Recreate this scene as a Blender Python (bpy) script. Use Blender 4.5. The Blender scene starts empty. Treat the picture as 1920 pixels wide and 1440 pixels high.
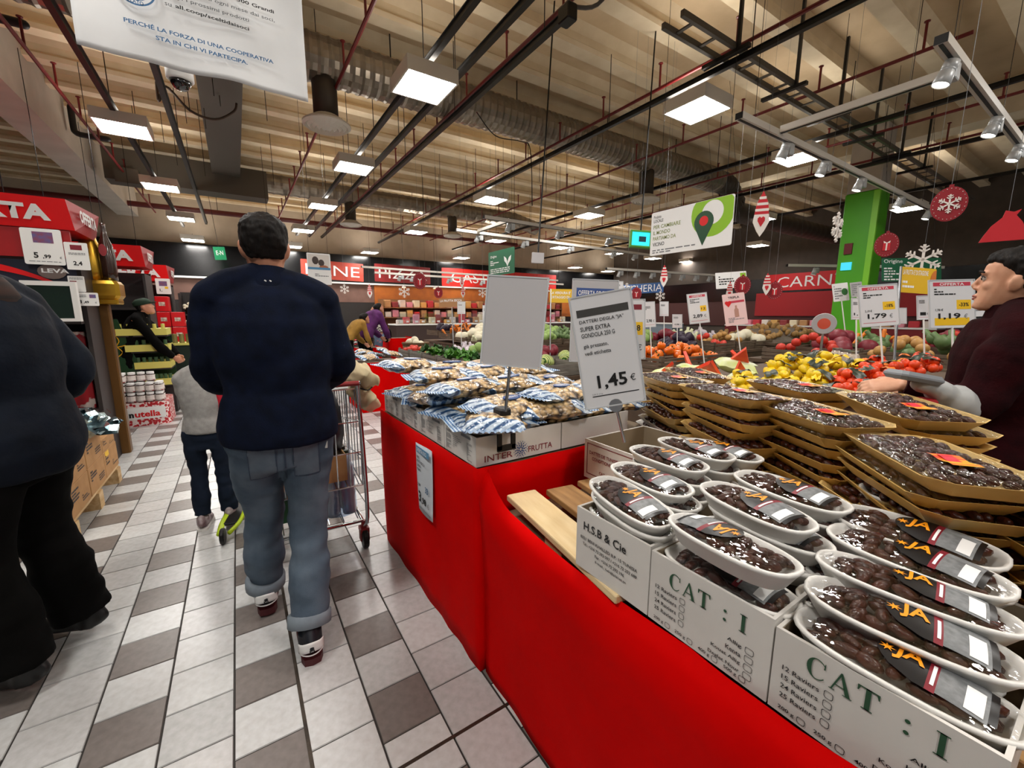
import bpy, math, random
from math import sin, cos, pi, radians, atan2, hypot, sqrt
from mathutils import Vector, Matrix, Euler, noise
R = random.Random(7)
S = bpy.context.scene
COL = S.collection

# ---------------------------------------------------------------- camera, world, exposure
CAM_H = 1.40
cam_d = bpy.data.cameras.new('camera'); cam = bpy.data.objects.new('camera', cam_d); COL.objects.link(cam)
cam_d.sensor_width = 36.0; cam_d.lens = 779.0 / 1920.0 * 36.0; cam_d.clip_start = 0.02; cam_d.clip_end = 100
YAW, PIT = radians(33.2), radians(-9.47)
cam.location = (0, 0, CAM_H); cam.rotation_euler = (pi / 2 + PIT, 0, -YAW)
S.camera = cam
wd = bpy.data.worlds.new('world'); S.world = wd; wd.use_nodes = True
wd.node_tree.nodes['Background'].inputs[0].default_value = (1.0, 0.97, 0.94, 1)
wd.node_tree.nodes['Background'].inputs[1].default_value = 0.12
S.view_settings.view_transform = 'Standard'; S.view_settings.look = 'None'
S.view_settings.exposure = 0.55; S.view_settings.gamma = 1.0; S.view_settings.use_curve_mapping = False
PANEL_EMIT = 40.0
try:
    S.cycles.use_denoising = True; S.cycles.max_bounces = 6; S.cycles.transparent_max_bounces = 12
    S.cycles.sample_clamp_indirect = 6.0; S.cycles.caustics_reflective = False; S.cycles.caustics_refractive = False
except Exception: pass

# pixel of the 1920x1440 photograph -> point in the place, at a known height / depth (survey of the photograph)
FW = Vector((sin(YAW) * cos(PIT), cos(YAW) * cos(PIT), sin(PIT))); RT = Vector((cos(YAW), -sin(YAW), 0)); UP = RT.cross(FW)
CP = Vector((0, 0, CAM_H))
def ray(x, y): return FW + RT * ((x - 960) / 779.0) - UP * ((y - 720) / 779.0)
def atz(x, y, z): d = ray(x, y); return CP + d * ((z - CAM_H) / d.z)
def aty(x, y, Y): d = ray(x, y); return CP + d * (Y / d.y)
def atx(x, y, X): d = ray(x, y); return CP + d * (X / d.x)
def atd(x, y, D): return CP + ray(x, y) * D

# ---------------------------------------------------------------- materials
def lin(c):
    if isinstance(c, str):
        c = [int(c[i:i + 2], 16) / 255 for i in (1, 3, 5)]
        c = [(v / 12.92 if v <= .04045 else ((v + .055) / 1.055) ** 2.4) for v in c]
    return (c[0], c[1], c[2], 1.0)
MATS = {}
def mat(name, c, rough=.55, metal=0.0, c2=None, ns=8.0, bump=0.0, bs=None, emit=0.0, coat=0.0, spec=.5, tex='noise', sx=(1, 1, 1), thr=None):
    if name in MATS: return MATS[name]
    m = bpy.data.materials.new(name); m.use_nodes = True; nt = m.node_tree; b = nt.nodes['Principled BSDF']
    b.inputs['Base Color'].default_value = lin(c); b.inputs['Roughness'].default_value = rough; b.inputs['Metallic'].default_value = metal
    b.inputs['Specular IOR Level'].default_value = spec
    if coat: b.inputs['Coat Weight'].default_value = coat; b.inputs['Coat Roughness'].default_value = .12
    if emit: b.inputs['Emission Color'].default_value = lin(c); b.inputs['Emission Strength'].default_value = emit
    if c2 or bump:
        tc = nt.nodes.new('ShaderNodeTexCoord'); mp = nt.nodes.new('ShaderNodeMapping'); mp.inputs['Scale'].default_value = sx
        nt.links.new(tc.outputs['Object'], mp.inputs['Vector'])
        if tex == 'voronoi':
            n = nt.nodes.new('ShaderNodeTexVoronoi'); out = n.outputs['Distance']
        elif tex == 'wave':
            n = nt.nodes.new('ShaderNodeTexWave'); out = n.outputs['Fac']; n.inputs['Distortion'].default_value = 1.0
        else:
            n = nt.nodes.new('ShaderNodeTexNoise'); n.inputs['Detail'].default_value = 5; out = n.outputs['Fac']
        n.inputs['Scale'].default_value = ns
        nt.links.new(mp.outputs[0], n.inputs['Vector'])
        if c2:
            r = nt.nodes.new('ShaderNodeValToRGB'); e = r.color_ramp.elements
            e[0].color = lin(c); e[1].color = lin(c2)
            e[0].position, e[1].position = thr or (.32, .68)
            nt.links.new(out, r.inputs[0]); nt.links.new(r.outputs[0], b.inputs['Base Color'])
        if bump:
            n2 = n
            if bs:
                n2 = nt.nodes.new('ShaderNodeTexNoise'); n2.inputs['Scale'].default_value = bs; n2.inputs['Detail'].default_value = 4
                nt.links.new(mp.outputs[0], n2.inputs['Vector']); out = n2.outputs[0]
            bp = nt.nodes.new('ShaderNodeBump'); bp.inputs['Strength'].default_value = bump; bp.inputs['Distance'].default_value = .01
            nt.links.new(out, bp.inputs['Height']); nt.links.new(bp.outputs[0], b.inputs['Normal'])
    MATS[name] = m; return m
def film(name, tint=(1, 1, 1), gloss=.16, rough=.12, bs=30.0, bump=.8, sx=(1, .35, 1)):
    """thin clear wrapping: see-through with glossy creases"""
    if name in MATS: return MATS[name]
    m = bpy.data.materials.new(name); m.use_nodes = True; nt = m.node_tree; nt.nodes.clear()
    o = nt.nodes.new('ShaderNodeOutputMaterial'); mx = nt.nodes.new('ShaderNodeMixShader'); t = nt.nodes.new('ShaderNodeBsdfTransparent')
    g = nt.nodes.new('ShaderNodeBsdfGlossy'); g.inputs['Roughness'].default_value = rough
    t.inputs[0].default_value = (*tint, 1)
    tc = nt.nodes.new('ShaderNodeTexCoord'); mp = nt.nodes.new('ShaderNodeMapping'); mp.inputs['Scale'].default_value = sx
    n = nt.nodes.new('ShaderNodeTexNoise'); n.inputs['Scale'].default_value = bs; n.inputs['Detail'].default_value = 3
    bp = nt.nodes.new('ShaderNodeBump'); bp.inputs['Strength'].default_value = bump; bp.inputs['Distance'].default_value = .02
    nt.links.new(tc.outputs['Object'], mp.inputs[0]); nt.links.new(mp.outputs[0], n.inputs['Vector']); nt.links.new(n.outputs[0], bp.inputs['Height'])
    nt.links.new(bp.outputs[0], g.inputs['Normal'])
    mx.inputs[0].default_value = gloss
    nt.links.new(t.outputs[0], mx.inputs[1]); nt.links.new(g.outputs[0], mx.inputs[2]); nt.links.new(mx.outputs[0], o.inputs[0])
    MATS[name] = m; return m
M_white = mat('white_plastic', '#e9e9e6', .45)
M_paper = mat('paper_white', '#efefee', .6)
M_black = mat('black_ink', '#0b0b0c', .5)
M_red = mat('bright_red', '#d90a10', .45)
M_grey = mat('grey_ink', '#77797c', .5)
M_yellow = mat('sticker_yellow', '#f2c21b', .5)
M_steel = mat('steel', '#b9bcc0', .28, 1.0)
M_chrome = mat('chrome_wire', '#c9ccd0', .2, 1.0)
M_dark = mat('dark_metal', '#1c1b1b', .45, .6)
M_skin = mat('skin', '#c98f72', .5, c2='#bd8063', ns=30)
M_kraft = mat('cardboard', '#b98d5c', .8, c2='#ab7f50', ns=14)
M_wood = mat('pallet_wood', '#d8bd90', .65, c2='#b8925f', ns=5, sx=(7, 1, 7), bump=.15)

# ---------------------------------------------------------------- mesh building
class MB:
    def __init__(s): s.v = []; s.f = []; s.m = []
    def add(s, vs, fs, mi=0):
        n = len(s.v); s.v += [tuple(v) for v in vs]; s.f += [tuple(i + n for i in f) for f in fs]; s.m += [mi] * len(fs); return s
    def box(s, x0, x1, y0, y1, z0, z1, mi=0, M=None):
        vs = [Vector((x, y, z)) for z in (z0, z1) for y in (y0, y1) for x in (x0, x1)]
        if M: vs = [M @ v for v in vs]
        return s.add(vs, [(0, 2, 3, 1), (4, 5, 7, 6), (0, 1, 5, 4), (2, 6, 7, 3), (0, 4, 6, 2), (1, 3, 7, 5)], mi)
    def bbox(s, x0, x1, y0, y1, z0, z1, b=.01, mi=0, M=None):
        """box with chamfered vertical and top edges"""
        def ring(z, i): return [(x0 + i, y0, z), (x1 - i, y0, z), (x1, y0 + i, z), (x1, y1 - i, z), (x1 - i, y1, z), (x0 + i, y1, z), (x0, y1 - i, z), (x0, y0 + i, z)]
        def sh(r, d): cx, cy = (x0 + x1) / 2, (y0 + y1) / 2; return [(x + (d if x < cx else -d), y + (d if y < cy else -d), z) for x, y, z in r]
        rings = [sh(ring(z0, b), b * .6), ring(z0 + b, b), ring(z1 - b, b), [(x, y, z1) for x, y, z in sh(ring(z1, b), b * .6)]]
        vs = [Vector(p) for r in rings for p in r]
        if M: vs = [M @ v for v in vs]
        fs = [tuple(range(7, -1, -1)), tuple(range(24, 32))]
        for k in range(3):
            for i in range(8): j = (i + 1) % 8; fs.append((k * 8 + i, k * 8 + j, k * 8 + 8 + j, k * 8 + 8 + i))
        return s.add(vs, fs, mi)
    def tube(s, pts, r, n=8, side=None, mi=0, cap=True, dome=False):
        pts = [Vector(p) for p in pts]; L = len(pts)
        rs = [r] * L if not isinstance(r, list) else r
        rs = [(q, q) if not isinstance(q, tuple) else q for q in rs]
        if dome:
            for end in (0, -1):
                p, q = pts[end], pts[1 if end == 0 else -2]; d = (p - q).normalized(); ra, rb = rs[end]; m = min(ra, rb)
                extra = [(p + d * m * sin(a), (ra * cos(a), rb * cos(a))) for a in (pi * .2, pi * .36, pi * .46)]
                if end == 0: pts = [e[0] for e in extra[::-1]] + pts; rs = [e[1] for e in extra[::-1]] + rs
                else: pts = pts + [e[0] for e in extra]; rs = rs + [e[1] for e in extra]
            L = len(pts)
        vs = []; prev = None
        for i in range(L):
            t = (pts[min(i + 1, L - 1)] - pts[max(i - 1, 0)])
            if t.length < 1e-9: t = Vector((0, 0, 1))
            t.normalize()
            a = Vector(side) if side is not None else (prev if prev else (Vector((1, 0, 0)) if abs(t.x) < .8 else Vector((0, 1, 0))))
            a = a - t * a.dot(t)
            if a.length < 1e-6: a = Vector((0, 1, 0)) - t * t.y
            a.normalize(); b = t.cross(a); prev = a
            for k in range(n):
                an = 2 * pi * k / n; vs.append(pts[i] + a * (cos(an) * rs[i][0]) + b * (sin(an) * rs[i][1]))
        fs = []
        for i in range(L - 1):
            for k in range(n): j = (k + 1) % n; fs.append((i * n + k, i * n + j, i * n + n + j, i * n + n + k))
        if cap: fs += [tuple(range(n - 1, -1, -1)), tuple(range((L - 1) * n, L * n))]
        return s.add(vs, fs, mi)
    def lathe(s, prof, n=16, c=(0, 0, 0), mi=0, M=None, sx=1, sy=1):
        vs = []
        for r, z in prof:
            for k in range(n): a = 2 * pi * k / n; vs.append(Vector((c[0] + r * cos(a) * sx, c[1] + r * sin(a) * sy, c[2] + z)))
        if M: vs = [M @ v for v in vs]
        fs = []
        for i in range(len(prof) - 1):
            for k in range(n): j = (k + 1) % n; fs.append((i * n + k, i * n + j, i * n + n + j, i * n + n + k))
        if prof[0][0] > 1e-6: fs.append(tuple(range(n - 1, -1, -1)))
        if prof[-1][0] > 1e-6: fs.append(tuple(range((len(prof) - 1) * n, len(prof) * n)))
        return s.add(vs, fs, mi)
    def prism(s, poly, z0, z1, mi=0, M=None):
        n = len(poly); vs = [Vector((p[0], p[1], z)) for z in (z0, z1) for p in poly]
        if M: vs = [M @ v for v in vs]
        fs = [tuple(range(n - 1, -1, -1)), tuple(range(n, 2 * n))] + [(i, (i + 1) % n, n + (i + 1) % n, n + i) for i in range(n)]
        return s.add(vs, fs, mi)
    def ell(s, c, r, n=10, m=6, M=None, mi=0):
        vs = []; c = Vector(c)
        for i in range(m + 1):
            ph = pi * i / m
            for k in range(n):
                a = 2 * pi * k / n; q = Vector((r[0] * sin(ph) * cos(a), r[1] * sin(ph) * sin(a), -r[2] * cos(ph)))
                vs.append(c + (M @ q if M else q))
        fs = []
        for i in range(m):
            for k in range(n): j = (k + 1) % n; fs.append((i * n + k, i * n + j, i * n + n + j, i * n + n + k))
        return s.add(vs, fs, mi)
    def grid(s, fn, nu, nv, mi=0):
        vs = [fn(i / nu, j / nv) for j in range(nv + 1) for i in range(nu + 1)]; w = nu + 1
        return s.add(vs, [(j * w + i, j * w + i + 1, j * w + w + i + 1, j * w + w + i) for j in range(nv) for i in range(nu)], mi)
    def mesh(s, name, mats, smooth=False):
        me = bpy.data.meshes.new(name); me.from_pydata(s.v, [], s.f); me.update()
        for m in (mats if isinstance(mats, (list, tuple)) else [mats]): me.materials.append(m)
        if any(s.m): me.polygons.foreach_set('material_index', s.m)
        if smooth: me.polygons.foreach_set('use_smooth', [True] * len(me.polygons))
        return me
    def obj(s, name, mats, parent=None, loc=None, rot=None, smooth=False):
        return put(s.mesh(name, mats, smooth), name, parent, loc, rot)
def put(me, name, parent=None, loc=None, rot=None, scale=None):
    o = bpy.data.objects.new(name, me); COL.objects.link(o)
    if parent is not None: o.parent = parent
    if loc is not None: o.location = loc
    if rot is not None: o.rotation_euler = rot
    if scale is not None: o.scale = scale
    return o
def tag(o, label, cat, group=None):
    o['label'] = label; o['category'] = cat
    if group: o['group'] = group
    return o
def thing(name, label, cat, loc=(0, 0, 0), rot=(0, 0, 0), group=None):
    return tag(put(None, name, None, loc, rot), label, cat, group)
def struct(o): o['kind'] = 'structure'; return o
def stuff(o): o['kind'] = 'stuff'; return o
def copy_tree(o, parent=None):
    c = o.copy(); COL.objects.link(c)
    if parent is not None: c.parent = parent
    for ch in o.children: copy_tree(ch, c)
    return c
def rz(a): return Matrix.Rotation(a, 4, 'Z')
SM = lambda *a: [Vector(p) for p in a]
def catmull(pts, n=4):
    P = [Vector(p) for p in pts]; out = []
    for i in range(len(P) - 1):
        a, b, c, d = P[max(i - 1, 0)], P[i], P[i + 1], P[min(i + 2, len(P) - 1)]
        for k in range(n):
            t = k / n; out.append(.5 * ((2 * b) + (c - a) * t + (2 * a - 5 * b + 4 * c - d) * t * t + (3 * b - a - 3 * c + d) * t ** 3))
    out.append(P[-1]); return out
ORD = ['first', 'second', 'third', 'fourth', 'fifth', 'sixth', 'seventh', 'eighth', 'ninth', 'tenth', 'eleventh', 'twelfth', 'thirteenth', 'fourteenth']

# flat print and lettering. A sign's local frame: X right, Y up, Z out of the face.
FACE = lambda th: (pi / 2, 0, th)         # stands upright; th=0 faces -Y, th=-pi/2 faces -X
_tx = {}
def txt(parent, s, x, y, h, m, w=None, bold=.0, align='L', z=.0012, name='lettering', rot=0):
    """one line of lettering, glyph box h tall with its lower left (or middle) at x, y"""
    k = (s, bold, m.name)
    if k not in _tx:
        c = bpy.data.curves.new('t', 'FONT'); c.body = s; c.size = 1; c.offset = bold; c.resolution_u = 2; c.extrude = 0
        o = bpy.data.objects.new('t', c); me = bpy.data.meshes.new_from_object(o)
        bpy.data.objects.remove(o); bpy.data.curves.remove(c)
        xs = [v.co.x for v in me.vertices] or [0, 1]; ys = [v.co.y for v in me.vertices] or [0, 1]
        x0, y0, W, Hh = min(xs), min(ys), max(xs) - min(xs), max(ys) - min(ys)
        for v in me.vertices: v.co.x -= x0; v.co.y -= y0
        me.materials.clear(); me.materials.append(m); me.name = name; _tx[k] = (me, W, Hh)
    me, W, Hh = _tx[k]; sy = h / Hh; sx = (w / W) if w else sy
    ww = W * sx
    if align == 'C': x -= ww / 2 * cos(rot)
    if align == 'R': x -= ww * cos(rot)
    return put(me, name, parent, (x, y, z), (0, 0, rot), (sx, sy, 1))
def rect(parent, name, x0, x1, y0, y1, m, z=.0006, t=.0005):
    return MB().box(x0, x1, y0, y1, z - t, z).obj(name, m, parent)
def rows(parent, x0, x1, y0, y1, n, m, seed=0, name='printed_lines', z=.0012, fill=.5):
    """block of small unreadable print: n broken lines"""
    r = random.Random(seed); b = MB(); d = (y1 - y0) / n
    for i in range(n):
        x = x0
        yy = y1 - d * (i + .5)
        while x < x1 - .02 * (x1 - x0):
            l = (x1 - x0) * r.uniform(.05, .22); e = min(x + l, x1)
            b.add([(x, yy - d * fill / 2, z), (e, yy - d * fill / 2, z), (e, yy + d * fill / 2, z), (x, yy + d * fill / 2, z)], [(0, 1, 2, 3)])
            x = e + (x1 - x0) * .03
            if r.random() < .12: break
    return b.obj(name, m, parent)
def rrect(x0, x1, y0, y1, r, n=4):
    out = []
    for cx, cy, a0 in ((x1 - r, y1 - r, 0), (x0 + r, y1 - r, pi / 2), (x0 + r, y0 + r, pi), (x1 - r, y0 + r, 1.5 * pi)):
        for k in range(n + 1): a = a0 + pi / 2 * k / n; out.append((cx + r * cos(a), cy + r * sin(a)))
    return out
# ---------------------------------------------------------------- the setting
P_ = .206; TX0 = .072
M_grout = mat('grout', '#2b2724', .8)
M_tl = [mat('tile_light_a', '#d0d2d2', .27, c2='#c2c3c2', ns=35, spec=.45), mat('tile_light_b', '#bfc0c0', .27, c2='#b0b1b0', ns=35, spec=.45),
        mat('tile_light_c', '#c9c9c9', .27, c2='#b9b9b8', ns=35, spec=.45)]
M_td = mat('tile_dark', '#7c7571', .32, c2='#6f6864', ns=35, spec=.45)
floor = struct(MB().box(-9, 22, -3, 20, -.08, -.004).obj('floor', M_grout)); tag(floor, 'grey and white ceramic tile floor of the store aisle', 'floor')
def tile_mesh(m):
    b = MB(); g = .0028; c = .0015; w = P_ / 2 - g
    b.add([(-w, -w, -.004), (w, -w, -.004), (w, w, -.004), (-w, w, -.004), (-w + c, -w + c, 0), (w - c, -w + c, 0), (w - c, w - c, 0), (-w + c, w - c, 0)],
          [(4, 5, 6, 7), (0, 1, 5, 4), (1, 2, 6, 5), (2, 3, 7, 6), (3, 0, 4, 7)])
    return b.mesh('tile', m)
TM = [tile_mesh(m) for m in M_tl] + [tile_mesh(M_td)]
cand = []
for i in range(-44, 90):
    chk = (i % 2 == 1)
    for j in range(-20, 84):
        x = TX0 + (i + .5) * P_; y = 1.203 + j * P_ + (.5 * P_ if not chk else 0) + P_ / 2
        k = (3 if j % 2 == 0 else (0 if (i * 7 + j * 3) % 5 else 1)) if chk else (i * 5 + j * 11 + (j // 3)) % 3
        v = Vector((x, y, 0)) - CP; dep = v.dot(FW)
        vis = dep > .35 and abs(v.dot(RT) / dep) < 1.35 and -v.dot(UP) / dep < 1.05 and not (x > .72 and y < 2.3) and x > -1.9
        cand.append((dep ** 3 if vis else 1e9, x, y, k))
cand.sort(key=lambda t: t[0])
far_b = MB()
for q, (d, x, y, k) in enumerate(cand):
    if q < 300: put(TM[k], 'tile', floor, (x, y, 0))
    elif -6 < x < 16 and y > 0:
        w = P_ / 2 - .0028; far_b.add([(x - w, y - w, 0), (x + w, y - w, 0), (x + w, y + w, 0), (x - w, y + w, 0)], [(0, 1, 2, 3)], k)
stuff(far_b.obj('tile', M_tl + [M_td], floor))
M_strip = mat('joint_strip', '#5b5147', .4, .7, c2='#38322c', ns=20)
MB().box(TX0 - .006, TX0 + .006, .6, 9, -.004, .0012).box(TX0 - .0015, TX0 + .0015, .6, 9, .001, .0022).obj('expansion_strip', M_strip, floor)
MB().box(-3, 3, 1.092, 1.104, -.004, .0012).obj('expansion_strip', M_strip, floor)

YB, XR, ZC = 18.0, 19.0, 5.5
M_beige = mat('wall_beige', '#b9ab99', .8, c2='#afa18f', ns=3)
M_band = mat('black_band', '#08080a', .18, spec=.5)
M_brown = mat('wall_brown', '#7a5a4e', .7, c2='#6d4f45', ns=3)
wb = struct(MB().box(-9, XR + .3, YB + .05, YB + .3, 0, 6).obj('wall_back', M_beige))
MB().box(-9, XR, YB - .02, YB + .05, 2.68, 3.75).obj('black_band', M_band, wb)
MB().box(-9, XR, YB - .12, YB + .05, 2.62, 2.68).obj('white_ledge', M_white, wb)
MB().box(-9, XR, YB, YB + .05, 1.9, 2.62).obj('brown_panel', M_brown, wb)
MB().box(-9, XR, YB + .01, YB + .05, 0, 1.9).obj('lower_panel', mat('wall_dark', '#241f1d', .6), wb)
wr = struct(MB().box(XR + .05, XR + .3, -3, YB + .05, 0, 6).obj('wall_right', mat('wall_umber', '#544a42', .8, c2='#4a413a', ns=3)))
MB().box(XR - .02, XR + .05, -3, YB - .12, 2.0, 2.9).obj('black_band', M_band, wr)
MB().box(XR, XR + .05, -3, YB - .12, .9, 2.0).obj('lower_panel', mat('wall_maroon', '#4a2320', .6), wr)
wl = struct(MB().box(-9.2, -9, -3, YB + .3, 0, 6).obj('wall_left', mat('wall_shade', '#4a433d', .8)))

# roof of precast concrete: panels, bulb ribs along X, big beams along Y
M_conc = mat('roof_concrete', '#dcc6a4', .85, c2='#ceb794', ns=2.5)
M_rib = mat('rib_concrete', '#e6d6b8', .8, c2='#d8c6a6', ns=3)
ceil_ = struct(MB().box(-9.2, 22, -3, YB + .3, ZC, ZC + .25).obj('ceiling', M_conc))
def rib():
    b = MB(); pr = [(-.16, 0), (-.05, -.10), (-.05, -.20), (-.11, -.25), (-.11, -.32), (.11, -.32), (.11, -.25), (.05, -.20), (.05, -.10), (.16, 0)]
    M = Matrix(((0, 0, 1, 0), (1, 0, 0, 0), (0, 1, 0, 0), (0, 0, 0, 1)))
    return b.prism(pr, -9.1, 21.9, M=M).mesh('roof_rib', M_rib)
rm = rib()
for k in range(23): put(rm, 'roof_rib', ceil_, (0, -2.2 + .92 * k, ZC))
M_beam = mat('beam_grey', '#c3bbb0', .8, c2='#b3aba0', ns=2)
MB().box(-2.8, -2.3, -3, YB, 4.45, ZC).obj('main_beam', M_beam, ceil_)
MB().box(11.7, 12.2, -3, YB, 4.9, ZC).obj('main_beam', M_rib, ceil_)
gp = thing('pillar', 'bright green square pillar with small notice plates', 'pillar', (11.05, 3.65, 0))
MB().bbox(-.04, .48, -.28, .28, 3.9, 5.15, .02).obj('upper_shaft', M_beam, gp)
MB().bbox(-.02, .5, -.3, .3, 0, 3.9, .02).obj('shaft', mat('green_paint', '#4fae12', .45), gp)
MB().box(-.06, .0, -.3, -.2, 0, 3.88).obj('corner_guard', mat('green_pale', '#86d62f', .4), gp)
s_ = put(None, 'notice_plate', gp, (-.035, .02, 2.7), FACE(-pi / 2)); 
# ---------------------------------------------------------------- ceiling installations
M_glow = mat('panel_glow', '#fffbf6', emit=PANEL_EMIT)
M_house = mat('lamp_housing', '#dcd6cb', .5)
def lamp_proto():
    h = MB(); w = .30
    h.box(-w, w, -w, w, .02, .14).box(-w, w, -w, -w + .02, -.005, .02).box(-w, w, w - .02, w, -.005, .02).box(-w, -w + .02, -w + .02, w - .02, -.005, .02).box(w - .02, w, -w + .02, w - .02, -.005, .02)
    hm = h.mesh('housing', M_house)
    d = MB(); d.add([(-.28, -.28, .008), (-.28, .28, .008), (.28, .28, .008), (.28, -.28, .008)], [(0, 1, 2, 3)])
    dm = d.mesh('diffuser', M_glow)
    k = MB()
    k.box(-.22, .22, -.012, .012, .135, .15).box(-.012, .012, -.012, .012, .15, .2)
    km = k.mesh('hook', M_dark)
    u = MB(); u.add([(-.27, -.27, .142), (.27, -.27, .142), (.27, .27, .142), (-.27, .27, .142)], [(0, 1, 2, 3)])  # upward emitter added to brighten the roof, no known part of these lights
    return hm, dm, km, u.mesh('added_uplight', mat('added_uplight_glow', '#fff6ea', emit=PANEL_EMIT * .26))
LH, LD, LK, LU = lamp_proto()
LAMPS = [('left of the hanging poster', [(232, 243), (302, 352), (340, 411), (362, 451)]),
         ('right of the hanging poster', [(795, 165), (663, 316), (605, 388), (568, 433), (548, 463)]),
         ('over the fruit stands', [(1307, 208), (920, 376), (780, 436), (693, 474)]),
         ('over the citrus stand', [(1497, 298), (1104, 405), (930, 452), (865, 484)]),
         ('towards the blue sign', [(1425, 412), (1151, 476), (1050, 465), (1078, 502)]),
         ('left of the green pillar', [(1421, 461), (1289, 491), (1224, 485), (1140, 509)]),
         ('beside the green pillar', [(1803, 440), (1703, 392), (1488, 473), (1536, 482)])]
for nm, ps in LAMPS:
    for k, (px, py) in enumerate(ps):
        p = atz(px, py, 4.0)
        if p.y > 17.3: p = aty(px, py, 17.2); 
        t = thing('ceiling_light', f'square white ceiling panel light, {ORD[k]} in the row {nm}', 'ceiling light', p, group='square ceiling panel lights')
        put(LH, 'housing', t); put(LD, 'diffuser', t); put(LK, 'hook', t); put(LU, 'added_uplight', t)
# lamps of the same grid behind and beside the photographer
for k, (x, y) in enumerate([(2.0, 1.7), (2.0, -1.6), (5.2, -.6), (-1.1, 4.6), (-1.1, 1.2), (-1.1, -1.8), (8.2, -.2)]):
    t = thing('ceiling_light', 'square white ceiling panel light out of view above the camera side', 'ceiling light', (x, y, 4.0), group='panel lights out of view')
    put(LH, 'housing', t); put(LD, 'diffuser', t); put(LK, 'hook', t); put(LU, 'added_uplight', t)

# black lighting busbars along the aisle, hung on rods
M_bar = mat('busbar_black', '#191817', .4, .3)
def rod_mesh(l, r): return MB().tube([(0, 0, 0), (0, 0, l)], r, 5).mesh('rod', mat('rod_steel', '#3c3631', .5, .6))
RM = rod_mesh(1, 1)
BARS = [(-1.15, 4.15, 3.5, 'over the left aisle edge'), (-.55, 4.3, 3, 'beside the dome camera'), (2.06, 4.2, .5, 'carrying the brightest panel light'), (2.46, 4.2, .5, 'second right of the hanging poster'),
        (2.88, 4.2, 3.5, 'starting at the black feed box'), (4.95, 4.2, .4, 'through the middle of the ceiling'), (8.15, 4.2, .6, 'over the citrus stand'), (10.3, 4.2, .8, 'right of the duct elbow'), (13.2, 4.2, 1, 'farthest right')]
for x, z, y0, w in BARS:
    t = thing('busbar', f'long black lighting busbar {w}', 'busbar', (x, y0, z))
    L = 17.2 - y0
    MB().box(-.03, .03, 0, L, -.025, .025).box(-.045, .045, 0, L, .025, .032).obj('rail', M_bar, t)
    for k in range(int(L / 2.1)):
        put(RM, 'hanger_rod', t, (0, .3 + 2.1 * k, .03), None, (.006, .006, ZC - z - .36))
bx = thing('feed_box', 'black feed box and looped cable at the busbar start', 'electrical box', (2.88, 3.5, 4.2))
MB().bbox(-.06, .06, -.14, .02, -.07, .07, .012).obj('box', M_bar, bx)
MB().tube(catmull([(0, -.1, .05), (.25, -.2, .1), (.42, -.35, .4), (.45, -.6, .75)], 5), .018, 6).obj('cable', mat('cable_grey', '#55514c', .5), bx)
MB().bbox(.34, .56, -.75, -.5, .72, .95, .02).obj('junction_box', M_bar, bx)
# red sprinkler pipes with upright nipples
M_pipe = mat('sprinkler_red', '#6d1414', .45)
SN = MB().tube([(0, 0, 0), (0, 0, .3)], .014, 6).lathe([(0, .29), (.03, .3), (.03, .31), (0, .32)], 8).mesh('sprinkler_head', M_pipe)
for x, y0, w in [(-1.75, 5.0, 'left of the dome camera'), (1.4, 4.5, 'beside the round diffuser'), (3.0, 2.2, 'beside the black feed box'), (5.07, 1.6, 'between the two near fruit lights'), (6.95, 1.5, 'crossing below the big duct end'), (9.3, 1.2, 'near the duct elbow'), (10.8, 1.0, 'over the green pillar')]:
    t = thing('sprinkler_pipe', f'thin red sprinkler pipe {w}', 'pipe', (x, y0, 4.42)); L = 16.8 - y0
    MB().tube([(0, 0, 0), (0, L, 0)], .022, 8).obj('pipe', M_pipe, t)
    for k in range(int(L / 1.05)): put(SN, 'sprinkler_head', t, (0, .4 + 1.05 * k, 0))
t = thing('fire_main', 'thick red water main along the far wall', 'pipe', (-6, 16.4, 4.52))
MB().tube([(0, 0, 0), (17, 0, .02)], .075, 10).obj('pipe', M_red if 0 else mat('main_red', '#5d1512', .45), t)
for k in range(7): put(RM, 'hanger_rod', t, (1 + 2.4 * k, 0, .07), None, (.008, .008, .65))
# free hanging rods
for k in range(46):
    x = R.uniform(-1.5, 9); y = R.uniform(6.8, 15.5); l = R.uniform(.7, 1.7)
    o = put(RM, 'suspension_rod', None, (x, y, ZC - l), None, (.0055, .0055, l)); tag(o, 'thin steel rod hanging from the roof between the ducts', 'rod', 'loose roof rods')
# spiral ducts
M_duct = mat('duct_metal', '#9a9083', .33, .75, c2='#857b6e', ns=6)
M_ddk = mat('duct_branch', '#4d463f', .5, .5)
def duct_run(pts, r, pitch=.13):
    P = [Vector(p) for p in pts]; b = MB(); out = []; rr = []
    for i in range(len(P) - 1):
        n = max(1, int((P[i + 1] - P[i]).length / pitch))
        for k in range(n):
            a = P[i].lerp(P[i + 1], k / n); c = P[i].lerp(P[i + 1], (k + .28) / n); e = P[i].lerp(P[i + 1], (k + .72) / n)
            out += [a, c, e]; rr += [r * 1.05, r, r]
    out.append(P[-1]); rr.append(r)
    return b.tube(out, rr, 20)
def diffuser(parent, x, y, z, r):
    pr = []
    for k in range(5):
        q = r * (1 - k * .2); pr += [(q, -.01 * k), (q - .035, -.025 - .01 * k), (q - .05, .01 - .01 * k)]
    MB().lathe([(r * .5, .12), (r, .02), (r, 0)] + pr[1:], 24).obj('diffuser', M_house, parent, (x, y, z), smooth=False)
d1 = thing('air_duct', 'big spiral metal air duct running over the aisle', 'duct', (0, 0, 0))
zc, yc = 4.75, 6.57
duct_run([(-2.2, yc, zc), (10.5, yc, zc)], .277).obj('duct', M_duct, d1, smooth=False)
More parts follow.
